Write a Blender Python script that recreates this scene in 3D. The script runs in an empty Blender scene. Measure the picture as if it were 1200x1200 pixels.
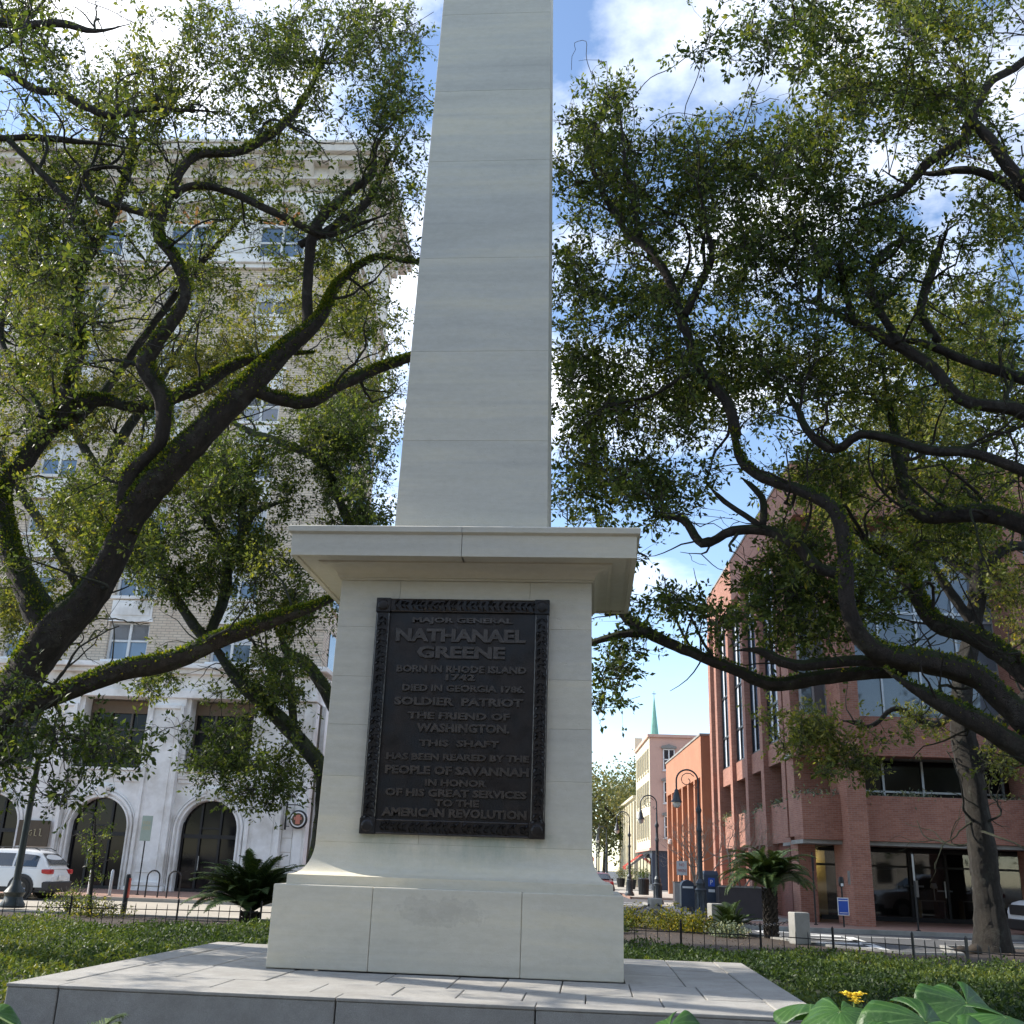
import bpy, bmesh, math, random
import numpy as np
from mathutils import Vector, Matrix
R_ = math.radians
S = bpy.context.scene
COL = S.collection
# ---------------------------------------------------------------- camera
CAMP = np.array([1.58912, -13.91911, 1.63208])
CF = np.array([-0.07895177, 0.94164751, 0.32721032])
CR = np.array([0.99685631, 0.07238888, 0.0322079])
CU = np.array([-0.0066421, -0.32872454, 0.94440249])
FPX = 1199.1
cd = bpy.data.cameras.new('camera'); cam = bpy.data.objects.new('camera', cd); COL.objects.link(cam)
cd.sensor_width = 36; cd.lens = 36 * FPX / 1200; cd.clip_start = .05; cd.clip_end = 3000
mw = Matrix.Identity(4)
for i in range(3):
    mw[i][0] = CR[i]; mw[i][1] = CU[i]; mw[i][2] = -CF[i]; mw[i][3] = CAMP[i]
cam.matrix_world = mw
S.camera = cam
# ---------------------------------------------------------------- world and sun
SUN_EL, SUN_AZ = 37.0, 165.0        # azimuth of the sun, degrees counter-clockwise from +X (sun stands to the left)
SKY_STRENGTH = 0.14
EXPOSURE = 1.05
W = bpy.data.worlds.new('World'); S.world = W; W.use_nodes = True
nt = W.node_tree; nt.nodes.clear()
N = nt.nodes.new; L = nt.links.new
out = N('ShaderNodeOutputWorld'); bg = N('ShaderNodeBackground'); bg.inputs[1].default_value = SKY_STRENGTH
sky = N('ShaderNodeTexSky'); sky.sky_type = 'NISHITA'; sky.sun_disc = False
sky.sun_elevation = R_(SUN_EL); sky.sun_rotation = R_(90 - SUN_AZ)
sky.air_density = .9; sky.dust_density = .15; sky.ozone_density = 1.1
tc = N('ShaderNodeTexCoord'); sep = N('ShaderNodeSeparateXYZ'); L(tc.outputs['Generated'], sep.inputs[0])
zc = N('ShaderNodeMath'); zc.operation = 'MAXIMUM'; L(sep.outputs[2], zc.inputs[0]); zc.inputs[1].default_value = 0
za = N('ShaderNodeMath'); za.operation = 'ADD'; L(zc.outputs[0], za.inputs[0]); za.inputs[1].default_value = .12
dx = N('ShaderNodeMath'); dx.operation = 'DIVIDE'; L(sep.outputs[0], dx.inputs[0]); L(za.outputs[0], dx.inputs[1])
dy = N('ShaderNodeMath'); dy.operation = 'DIVIDE'; L(sep.outputs[1], dy.inputs[0]); L(za.outputs[0], dy.inputs[1])
cmb = N('ShaderNodeCombineXYZ'); L(dx.outputs[0], cmb.inputs[0]); L(dy.outputs[0], cmb.inputs[1]); cmb.inputs[2].default_value = 3.7
n1 = N('ShaderNodeTexNoise'); n1.inputs['Scale'].default_value = 2.3; n1.inputs['Detail'].default_value = 9; n1.inputs['Roughness'].default_value = .56
L(cmb.outputs[0], n1.inputs['Vector'])
cr = N('ShaderNodeValToRGB'); cr.color_ramp.elements[0].position = .475; cr.color_ramp.elements[1].position = .70
L(n1.outputs[0], cr.inputs[0])
hz = N('ShaderNodeMapRange'); L(sep.outputs[2], hz.inputs[0])
hz.inputs[1].default_value = .2; hz.inputs[2].default_value = .46; hz.inputs[3].default_value = .02; hz.inputs[4].default_value = 1
cm = N('ShaderNodeMath'); cm.operation = 'MULTIPLY'; L(cr.outputs[0], cm.inputs[0]); L(hz.outputs[0], cm.inputs[1])
n2 = N('ShaderNodeTexNoise'); n2.inputs['Scale'].default_value = 3.0; n2.inputs['Detail'].default_value = 6; L(cmb.outputs[0], n2.inputs['Vector'])
cr2 = N('ShaderNodeValToRGB'); cr2.color_ramp.elements[0].position = .3; cr2.color_ramp.elements[0].color = (6.2, 6.7, 7.6, 1)
cr2.color_ramp.elements[1].position = .6; cr2.color_ramp.elements[1].color = (9.8, 9.7, 9.6, 1); L(n2.outputs[0], cr2.inputs[0])
mx = N('ShaderNodeMix'); mx.data_type = 'RGBA'; L(cm.outputs[0], mx.inputs[0]); L(sky.outputs[0], mx.inputs[6]); L(cr2.outputs[0], mx.inputs[7])
L(mx.outputs[2], bg.inputs[0]); L(bg.outputs[0], out.inputs[0])
sl = bpy.data.lights.new('sun', 'SUN'); sl.energy = 3.7; sl.angle = R_(.55); sl.color = (1, .93, .82)
so = bpy.data.objects.new('sun', sl); COL.objects.link(so)
sd = Vector((math.cos(R_(SUN_AZ)) * math.cos(R_(SUN_EL)), math.sin(R_(SUN_AZ)) * math.cos(R_(SUN_EL)), math.sin(R_(SUN_EL))))
so.rotation_euler = sd.to_track_quat('Z', 'Y').to_euler(); so.location = (-30, 0, 40)
S.view_settings.view_transform = 'Standard'; S.view_settings.look = 'None'
S.view_settings.exposure = EXPOSURE; S.view_settings.gamma = 1; S.view_settings.use_curve_mapping = False
S.render.engine = 'CYCLES'
S.cycles.max_bounces = 6; S.cycles.transparent_max_bounces = 8
# ---------------------------------------------------------------- coordinates
TH = R_(2.5)                       # the city grid is turned 2.5 degrees against the monument
cT, sT = math.cos(TH), math.sin(TH)
def cty(u, v, z=0.): return (u * cT - v * sT, u * sT + v * cT, z)
def at(x, y, Y):                   # a point seen at x, y (1200 px picture) that stands at depth Y
    d = CF + CR * ((x - 600) / FPX) - CU * ((y - 600) / FPX)
    return CAMP + d * ((Y - CAMP[1]) / d[1])
# ---------------------------------------------------------------- materials
MATS = {}
def newmat(name):
    m = bpy.data.materials.new(name); m.use_nodes = True; t = m.node_tree; t.nodes.clear()
    o = t.nodes.new('ShaderNodeOutputMaterial'); b = t.nodes.new('ShaderNodeBsdfPrincipled'); t.links.new(b.outputs[0], o.inputs[0])
    MATS[name] = m
    return m, t, b, o
def setp(b, **k):
    for a, v in k.items(): b.inputs[a.replace('_', ' ')].default_value = v
def sc(c, f): return (min(1, c[0] * f), min(1, c[1] * f), min(1, c[2] * f), 1)
def noise(t, vec, scale, detail=5, rough=.6, stretch=None):
    n = t.nodes.new('ShaderNodeTexNoise'); n.inputs['Scale'].default_value = scale; n.inputs['Detail'].default_value = detail
    n.inputs['Roughness'].default_value = rough
    if stretch:
        mp = t.nodes.new('ShaderNodeMapping'); mp.inputs['Scale'].default_value = stretch; t.links.new(vec, mp.inputs[0]); vec = mp.outputs[0]
    t.links.new(vec, n.inputs['Vector']); return n.outputs[0]
def ramp(t, fac, stops):
    r = t.nodes.new('ShaderNodeValToRGB'); e = r.color_ramp.elements
    while len(e) < len(stops): e.new(.5)
    for q, (p, c) in zip(e, stops): q.position = p; q.color = c if len(c) == 4 else (*c, 1)
    t.links.new(fac, r.inputs[0]); return r.outputs[0]
def mixc(t, fac, a, b, mode='MIX'):
    m = t.nodes.new('ShaderNodeMix'); m.data_type = 'RGBA'; m.blend_type = mode
    for s_, i in ((fac, 0), (a, 6), (b, 7)):
        if isinstance(s_, (int, float, tuple)): m.inputs[i].default_value = s_
        else: t.links.new(s_, m.inputs[i])
    return m.outputs[2]
def bump(t, b, h, strength, dist=.01):
    bp = t.nodes.new('ShaderNodeBump'); bp.inputs['Strength'].default_value = strength; bp.inputs['Distance'].default_value = dist
    t.links.new(h, bp.inputs['Height']); t.links.new(bp.outputs[0], b.inputs['Normal'])
def objvec(t):
    return t.nodes.new('ShaderNodeNewGeometry').outputs['Position']
def pm(name, base, rough=.7, var=.18, scale=3., bs=0., bscale=60., metal=0., stretch=None, spec=.5, tint=None):
    if name in MATS: return MATS[name]
    m, t, b, o = newmat(name); p = objvec(t)
    n = noise(t, p, scale, 6, .65, stretch)
    c = ramp(t, n, [(.3, sc(base, 1 - var)), (.7, sc(base, 1 + var))])
    if tint: c = mixc(t, ramp(t, noise(t, p, scale * .31, 4), [(.45, (0, 0, 0)), (.7, (1, 1, 1))]), c, (*tint, 1))
    t.links.new(c, b.inputs['Base Color']); setp(b, Roughness=rough, Metallic=metal); b.inputs['Specular IOR Level'].default_value = spec
    if bs: bump(t, b, noise(t, p, bscale, 5), bs)
    return m
def stone_mat(name, base, streak=.10, pit=.0, rain=.12):
    m, t, b, o = newmat(name); p = objvec(t)
    n = noise(t, p, 1.0, 6, .6, (.35, .35, 3.2)); c = ramp(t, n, [(.32, sc(base, 1 - streak)), (.5, sc(base, 1)), (.68, sc((base[0] * 1.03, base[1], base[2] * .93), 1 + streak))])
    nb_ = noise(t, p, 1.0, 5, .75, (.03, .03, 2.3)); c = mixc(t, .5, c, ramp(t, nb_, [(.3, (.36, .365, .385)), (.45, (.49, .49, .49)), (.55, (.51, .505, .49)), (.7, (.62, .60, .53))]), 'OVERLAY')
    n2 = noise(t, p, 9, 8, .7, (1, 1, 2.2)); c = mixc(t, .55, c, ramp(t, n2, [(.25, (.42, .42, .40)), (.75, (.58, .58, .59))]), 'OVERLAY')
    n3 = noise(t, p, 2.3, 7, .7); c = mixc(t, ramp(t, n3, [(.58, (0, 0, 0)), (.8, (rain * 3,) * 3)]), c, sc(base, .62))
    n5 = noise(t, p, 16, 8, .75, (2.2, 2.2, .5)); c = mixc(t, ramp(t, n5, [(.62, (0, 0, 0)), (.72, (.22,) * 3)]), c, sc(base, .5))
    oi = t.nodes.new('ShaderNodeObjectInfo'); c = mixc(t, 1., c, ramp(t, oi.outputs['Random'], [(0, (.90, .91, .93)), (1, (1.0, .99, .965))]), 'MULTIPLY')
    sp = t.nodes.new('ShaderNodeSeparateXYZ'); t.links.new(p, sp.inputs[0])        # green run-off below the bronze plaque
    zm = ramp(t, sp.outputs[2], [(0, (0, 0, 0)), (.2, (0, 0, 0))]); mr = t.nodes.new('ShaderNodeMapRange'); t.links.new(sp.outputs[2], mr.inputs[0]); mr.inputs[1].default_value = 1.5; mr.inputs[2].default_value = 1.97
    lt = t.nodes.new('ShaderNodeMath'); lt.operation = 'LESS_THAN'; t.links.new(sp.outputs[2], lt.inputs[0]); lt.inputs[1].default_value = 1.99
    ax = t.nodes.new('ShaderNodeMath'); ax.operation = 'ABSOLUTE'; t.links.new(sp.outputs[0], ax.inputs[0]); mx_ = t.nodes.new('ShaderNodeMapRange'); t.links.new(ax.outputs[0], mx_.inputs[0]); mx_.inputs[1].default_value = 1.25; mx_.inputs[2].default_value = .95
    q1 = t.nodes.new('ShaderNodeMath'); q1.operation = 'MULTIPLY'; t.links.new(mr.outputs[0], q1.inputs[0]); t.links.new(lt.outputs[0], q1.inputs[1])
    q2 = t.nodes.new('ShaderNodeMath'); q2.operation = 'MULTIPLY'; t.links.new(q1.outputs[0], q2.inputs[0]); t.links.new(mx_.outputs[0], q2.inputs[1])
    q3 = t.nodes.new('ShaderNodeMath'); q3.operation = 'MULTIPLY'; t.links.new(q2.outputs[0], q3.inputs[0]); t.links.new(ramp(t, noise(t, p, 3.5, 6, .7, (1, 1, .3)), [(.35, (0, 0, 0)), (.7, (.9,) * 3)]), q3.inputs[1])
    c = mixc(t, q3.outputs[0], c, (.20, .27, .22, 1))
    t.links.new(c, b.inputs['Base Color']); setp(b, Roughness=.72)
    h = noise(t, p, 70, 6, .7)
    v = t.nodes.new('ShaderNodeTexNoise'); v.inputs['Scale'].default_value = 22; v.inputs['Detail'].default_value = 3; t.links.new(p, v.inputs['Vector'])
    pits = ramp(t, v.outputs[0], [(.27, (0, 0, 0)), (.33, (1, 1, 1))])
    ad = t.nodes.new('ShaderNodeMath'); ad.operation = 'ADD'; t.links.new(h, ad.inputs[0]); t.links.new(pits, ad.inputs[1])
    bump(t, b, ad.outputs[0], .35, .006)
    return m
M_STONE = stone_mat('marble', (.58, .552, .475))
def stain_stone():
    m = M_STONE.copy(); m.name = 'stained_marble'; t = m.node_tree; b = [n for n in t.nodes if n.type == 'BSDF_PRINCIPLED'][0]; src = b.inputs['Base Color'].links[0].from_socket; p = objvec(t)
    sp = t.nodes.new('ShaderNodeSeparateXYZ'); t.links.new(p, sp.inputs[0])
    def f(op, a, v):
        q = t.nodes.new('ShaderNodeMath'); q.operation = op; t.links.new(a, q.inputs[0])
        if isinstance(v, (int, float)): q.inputs[1].default_value = v
        else: t.links.new(v, q.inputs[1])
        return q.outputs[0]
    dx_ = f('MULTIPLY', f('ADD', sp.outputs[0], .05), 1.55); dz_ = f('MULTIPLY', f('SUBTRACT', sp.outputs[2], 1.13), 4.6); r2 = f('ADD', f('MULTIPLY', dx_, dx_), f('MULTIPLY', dz_, dz_))
    n = noise(t, p, 5.5, 9, .72); n2 = noise(t, p, 17, 8, .8)
    v = f('SUBTRACT', f('ADD', f('MULTIPLY', n, 2.1), f('MULTIPLY', n2, .7)), f('ADD', r2, .85))
    band = ramp(t, v, [(.0, (0, 0, 0)), (.12, (.16,) * 3), (.3, (.10,) * 3), (.55, (.22,) * 3)])
    t.links.new(mixc(t, band, src, (.13, .115, .10, 1)), b.inputs['Base Color']); return m
M_STAIN = stain_stone()
def granite_mat(name, base, cell=260., dark=.4):
    m, t, b, o = newmat(name); p = objvec(t)
    v = t.nodes.new('ShaderNodeTexVoronoi'); v.inputs['Scale'].default_value = cell; t.links.new(p, v.inputs['Vector'])
    c = ramp(t, v.outputs['Distance'], [(.1, sc(base, dark)), (.45, sc(base, 1)), (.8, sc(base, 1.35))])
    n = noise(t, p, 2.2, 7, .7); c = mixc(t, ramp(t, n, [(.35, (0, 0, 0)), (.68, (.6,) * 3)]), c, sc((base[0] * 1.0, base[1] * .96, base[2] * .90), .62))
    n = noise(t, p, 12, 8, .75); c = mixc(t, ramp(t, n, [(.5, (0, 0, 0)), (.72, (.45,) * 3)]), c, sc(base, .55))
    t.links.new(c, b.inputs['Base Color']); setp(b, Roughness=.8); bump(t, b, noise(t, p, 90, 6, .8), .6, .008)
    return m
M_GRAN = granite_mat('granite_grey', (.33, .325, .31))
M_SLAB = granite_mat('granite_slab', (.345, .333, .31), 300, .75)
def brick_mat(name, c1, c2, mortar, bw=.21, bh=.067, off=.5, var=.5, bs=.6, rough=.85, mort=.012):
    m, t, b, o = newmat(name)
    uv = t.nodes.new('ShaderNodeUVMap'); uv.uv_map = 'UVMap'; p = uv.outputs[0]
    br = t.nodes.new('ShaderNodeTexBrick'); br.offset = off; t.links.new(p, br.inputs['Vector'])
    br.inputs['Scale'].default_value = 1; br.inputs['Brick Width'].default_value = bw; br.inputs['Row Height'].default_value = bh
    br.inputs['Mortar Size'].default_value = mort * .5; br.inputs['Mortar Smooth'].default_value = .2; br.inputs['Bias'].default_value = 0
    br.inputs['Color1'].default_value = (*c1, 1); br.inputs['Color2'].default_value = (*c2, 1); br.inputs['Mortar'].default_value = (*mortar, 1)
    g = objvec(t)
    c = mixc(t, var, br.outputs[0], ramp(t, noise(t, g, 1.1, 7, .7), [(.3, (.36, .35, .35)), (.7, (.62, .62, .6))]), 'OVERLAY')
    c = mixc(t, .35, c, ramp(t, noise(t, g, 8, 6, .7), [(.3, (.4, .4, .4)), (.7, (.6, .6, .6))]), 'OVERLAY')
    t.links.new(c, b.inputs['Base Color']); setp(b, Roughness=rough)
    iv = t.nodes.new('ShaderNodeMath'); iv.operation = 'SUBTRACT'; iv.inputs[0].default_value = 1; t.links.new(br.outputs['Fac'], iv.inputs[1])
    bump(t, b, iv.outputs[0], bs, .012)
    return m
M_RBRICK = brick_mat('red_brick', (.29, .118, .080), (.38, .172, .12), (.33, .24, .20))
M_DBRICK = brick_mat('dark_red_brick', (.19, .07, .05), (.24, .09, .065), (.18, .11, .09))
M_TBRICK = brick_mat('buff_brick', (.62, .52, .41), (.70, .60, .48), (.40, .34, .28), .40, .13, .5, .4, .8, .85, .03)
M_PAVE = brick_mat('paving_brick', (.26, .14, .10), (.34, .20, .15), (.22, .17, .14), .2, .1, .5, .4, .3)
M_LIME = pm('limestone_white', (.86, .85, .83), .7, .08, 2.2, .25, 40, tint=(.56, .53, .48))
M_LIMED = pm('limestone_trim', (.68, .64, .58), .7, .12, 4, .2, 40)
M_TERRA = pm('orange_stucco', (.40, .18, .10), .8, .07, 1.4, .1, 80, tint=(.36, .155, .085))
M_PINK = pm('pink_stucco', (.62, .40, .32), .8, .05, 1., .1, 60)
M_CREAM = pm('cream_and_sunlit_stucco', (.68, .62, .46), .8, .06, 1.)  # cream stucco; also stands for sunlight on the pink building's street side
M_NAVY = pm('navy_paint', (.035, .05, .08), .5, .1)
M_WHITE = pm('white_paint', (.75, .75, .74), .45, .04)
M_BLACK = pm('black_iron', (.018, .018, .02), .42, .2, 8, metal=.3)
M_GREENBLACK = pm('dark_green_iron', (.02, .028, .028), .45, .2, 8, metal=.2)
M_LAMPGREY = pm('grey_blue_iron', (.045, .055, .066), .45, .25, 6, .1, 50, metal=.2)
M_STEEL = pm('galvanised_steel', (.42, .43, .44), .4, .1, 12, metal=.8)
M_ASPH = granite_mat('asphalt', (.085, .087, .09), 180, .6)
M_CONC = pm('concrete_pale', (.40, .37, .32), .85, .14, .7, .3, 120, tint=(.33, .30, .26))
M_CONCG = pm('concrete_grey', (.30, .29, .27), .85, .18, 3, .4, 90, tint=(.2, .2, .18))
M_LANE = pm('lane_concrete_warm', (.38, .34, .28), .85, .12, .5, .2, 90)
M_ROADW = pm('road_white_paint', (.62, .62, .60), .7, .16, 5)
M_ROADY = pm('road_yellow_paint', (.6, .48, .2), .7, .2, 5)
M_SOIL = pm('mulch_soil', (.042, .029, .021), .95, .45, 14, 1., 35)
M_BRONZE = pm('dark_bronze', (.024, .020, .019), .36, .5, 7, .25, 70, metal=.5, tint=(.018, .022, .027))
M_BRONZEL = pm('worn_bronze', (.072, .064, .060), .30, .35, 9, .2, 60, metal=.6)
M_TEAL = pm('copper_green', (.20, .42, .34), .7, .12, 1)
M_PLANTER = pm('dark_planter', (.055, .047, .05), .7, .15, 3, .15, 60)
M_AWR = pm('red_awning', (.55, .10, .07), .8, .1); M_AWB = pm('black_awning', (.02, .02, .022), .8, .2)
M_BLUE = pm('blue_sign', (.02, .08, .42), .4, .05); M_SIGNW = pm('sign_white', (.72, .72, .72), .4, .05)
M_SIGNG = pm('pale_green_sign', (.30, .38, .34), .45, .1); M_RED = pm('red_enamel', (.45, .05, .03), .4, .1)
M_BROWNSIGN = pm('brown_sign', (.075, .052, .03), .5, .15); M_GOLD = pm('gold_letter', (.45, .40, .25), .4, .1)
M_ORFAN = pm('orange_fan_tile', (.55, .22, .05), .6, .15, 6); M_DIAM = pm('dark_red_tile', (.25, .05, .04), .6, .15, 6); M_GTILE = pm('grey_green_tile', (.16, .2, .17), .6, .15, 6)
M_CONCT = pm('planter_tan', (.3, .24, .18), .8, .15)
def glass(name, base, rough=.06, spec=1., ior=1.6):
    m, t, b, o = newmat(name); p = objvec(t)
    c = ramp(t, noise(t, p, .35, 3), [(.35, sc(base, .6)), (.65, sc(base, 1.4))])
    t.links.new(c, b.inputs['Base Color']); setp(b, Roughness=rough); b.inputs['Specular IOR Level'].default_value = spec
    b.inputs['IOR'].default_value = ior
    bump(t, b, noise(t, p, .9, 2), .04, .03)
    return m
M_GLASS = glass('window_glass', (.035, .045, .055)); M_GLASSB = glass('blue_window_glass', (.10, .15, .22), .05); M_GLASSD = glass('dark_glass', (.010, .010, .012), .08, .5, 1.33)
M_CURT = pm('pale_blind', (.62, .64, .68), .6, .06, 2)
def seethru(name, tr=.7):
    m, t, b, o = newmat(name); t.nodes.remove(b)
    a = t.nodes.new('ShaderNodeBsdfTransparent'); a.inputs[0].default_value = (.80, .83, .86, 1); g = t.nodes.new('ShaderNodeBsdfGlossy'); g.inputs['Roughness'].default_value = .03
    f = t.nodes.new('ShaderNodeFresnel'); f.inputs[0].default_value = 1.6; x = t.nodes.new('ShaderNodeMixShader')
    mr = t.nodes.new('ShaderNodeMath'); mr.operation = 'MULTIPLY_ADD'; mr.inputs[1].default_value = 1.; mr.inputs[2].default_value = .0; t.links.new(f.outputs[0], mr.inputs[0])
    t.links.new(mr.outputs[0], x.inputs[0]); t.links.new(a.outputs[0], x.inputs[1]); t.links.new(g.outputs[0], x.inputs[2]); t.links.new(x.outputs[0], o.inputs[0])
    return m
M_SEE = seethru('clear_glass')
def emis(name, col, s):
    m, t, b, o = newmat(name); setp(b, Base_Color=(*col, 1)); b.inputs['Emission Color'].default_value = (*col, 1); b.inputs['Emission Strength'].default_value = s
    return m
def leaf_mat(name, dark, mid, light, trans=.35, rough=.45):
    m, t, b, o = newmat(name)
    a = t.nodes.new('ShaderNodeAttribute'); a.attribute_name = 'tint'
    c = ramp(t, a.outputs['Fac'], [(0., dark), (.45, mid), (.8, light), (1., (light[0] * 1.25, light[1] * 1.02, light[2] * .7))])
    t.links.new(c, b.inputs['Base Color']); setp(b, Roughness=max(rough, .5)); b.inputs['Specular IOR Level'].default_value = .22
    tr = t.nodes.new('ShaderNodeBsdfTranslucent'); c2 = mixc(t, 1., c, (1.5, 1.45, .6, 1), 'MULTIPLY'); t.links.new(c2, tr.inputs[0])
    x = t.nodes.new('ShaderNodeMixShader'); x.inputs[0].default_value = trans
    t.links.new(b.outputs[0], x.inputs[1]); t.links.new(tr.outputs[0], x.inputs[2]); t.links.new(x.outputs[0], o.inputs[0])
    return m
M_OAK = leaf_mat('oak_leaves', (.022, .038, .012), (.070, .105, .028), (.20, .225, .055), .42)
M_OAKL = leaf_mat('oak_leaves_light', (.035, .05, .016), (.105, .13, .038), (.24, .235, .06), .42)
M_FERN = leaf_mat('resurrection_fern', (.035, .06, .01), (.09, .15, .02), (.22, .25, .035), .35, .6)
M_HEDGE = leaf_mat('jasmine_leaves', (.024, .046, .016), (.060, .098, .028), (.135, .175, .045), .3)
M_FAR = leaf_mat('far_leaves', (.05, .075, .035), (.10, .12, .055), (.19, .18, .08), .3)
M_SAGO = leaf_mat('sago_leaves', (.014, .032, .012), (.035, .068, .022), (.08, .12, .035), .12, .35)
M_SHRUB = leaf_mat('shrub_leaves', (.04, .06, .012), (.12, .14, .02), (.26, .24, .035), .3)
def bark_mat(name, base, moss, amt, thr=.15):
    m, t, b, o = newmat(name); p = objvec(t)
    n = noise(t, p, 6, 8, .7, (1, 1, .35)); c = ramp(t, n, [(.3, sc(base, .45)), (.55, sc(base, 1)), (.8, sc(base, 1.8))])
    lich = ramp(t, noise(t, p, 3.1, 6, .7), [(.54, (0, 0, 0)), (.68, (.7,) * 3)]); c = mixc(t, lich, c, sc((base[0] * 1.3, base[1] * 1.6, base[2] * 1.6), 1.5))
    g = t.nodes.new('ShaderNodeNewGeometry'); sp = t.nodes.new('ShaderNodeSeparateXYZ'); t.links.new(g.outputs['Normal'], sp.inputs[0])
    nn = noise(t, p, 2.1, 7, .7); ad = t.nodes.new('ShaderNodeMath'); ad.operation = 'MULTIPLY_ADD'; t.links.new(nn, ad.inputs[0]); ad.inputs[1].default_value = 1.4; t.links.new(sp.outputs[2], ad.inputs[2])
    mk = ramp(t, ad.outputs[0], [(.55 + thr, (0, 0, 0)), (.95 + thr, (amt,) * 3)]); c = mixc(t, mk, c, (*moss, 1))
    t.links.new(c, b.inputs['Base Color']); setp(b, Roughness=.92)
    w = t.nodes.new('ShaderNodeTexVoronoi'); w.feature = 'DISTANCE_TO_EDGE'; mp = t.nodes.new('ShaderNodeMapping'); mp.inputs['Scale'].default_value = (10, 10, 2.6)
    wv = t.nodes.new('ShaderNodeVectorMath'); wv.operation = 'ADD'; nz = t.nodes.new('ShaderNodeTexNoise'); nz.inputs['Scale'].default_value = 3; t.links.new(p, nz.inputs['Vector'])
    t.links.new(p, wv.inputs[0]); t.links.new(nz.outputs[1], wv.inputs[1]); t.links.new(wv.outputs[0], mp.inputs[0]); t.links.new(mp.outputs[0], w.inputs['Vector'])
    hh = t.nodes.new('ShaderNodeMath'); hh.operation = 'ADD'; t.links.new(ramp(t, w.outputs[0], [(0, (0, 0, 0)), (.22, (1, 1, 1))]), hh.inputs[0]); t.links.new(noise(t, p, 35, 7, .8), hh.inputs[1])
    bump(t, b, hh.outputs[0], 1., .10)
    return m
M_BARK = bark_mat('oak_bark', (.088, .068, .054), (.05, .075, .014), .85, .3)
M_BARKG = bark_mat('lichen_bark', (.105, .105, .085), (.11, .14, .035), .8, .1)
M_BARKG2 = bark_mat('grey_branch_bark', (.085, .082, .068), (.08, .11, .03), .5, .25)
M_BARKD = bark_mat('grey_oak_bark', (.066, .056, .045), (.1, .1, .04), .3, .5)
M_TWIG = pm('twig_bark', (.040, .036, .030), .9, .35, 6)
M_TWIGL = pm('bare_twig_bark', (.34, .27, .21), .9, .2, 6)
# ---------------------------------------------------------------- objects
def tag(o, label=None, cat=None, group=None, kind=None):
    if label: o['label'] = label
    if cat: o['category'] = cat
    if group: o['group'] = group
    if kind: o['kind'] = kind
    return o
def thing(name, label, cat, loc=(0, 0, 0), rz=0., group=None):
    o = bpy.data.objects.new(name, None); o.empty_display_size = .2; COL.objects.link(o)
    o.location = loc; o.rotation_euler = (0, 0, rz)
    return tag(o, label, cat, group)
def link(name, me, parent=None, loc=None, rot=None, scale=None):
    o = bpy.data.objects.new(name, me); COL.objects.link(o)
    if parent is not None: o.parent = parent
    if loc is not None: o.location = loc
    if rot is not None: o.rotation_euler = rot
    if scale is not None: o.scale = scale
    return o
def copy_tree(o, parent=None):
    c = o.copy(); COL.objects.link(c)
    if parent is not None: c.parent = parent
    for ch in list(o.children): copy_tree(ch, c)
    return c
def boxuv(me):
    n = len(me.loops)
    if not n: return
    uvl = me.uv_layers.new(name='UVMap')
    co = np.empty(len(me.vertices) * 3); me.vertices.foreach_get('co', co); co = co.reshape(-1, 3)
    nr = np.empty(len(me.polygons) * 3); me.polygons.foreach_get('normal', nr); nr = np.abs(nr.reshape(-1, 3))
    lt = np.empty(len(me.polygons), int); me.polygons.foreach_get('loop_total', lt)
    vi = np.empty(n, int); me.loops.foreach_get('vertex_index', vi)
    ax = np.repeat(np.argmax(nr, 1), lt); P = co[vi]
    u = np.where(ax == 0, P[:, 1], P[:, 0]); v = np.where(ax == 2, P[:, 1], P[:, 2])
    uvl.data.foreach_set('uv', np.stack([u, v], 1).ravel())
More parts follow.
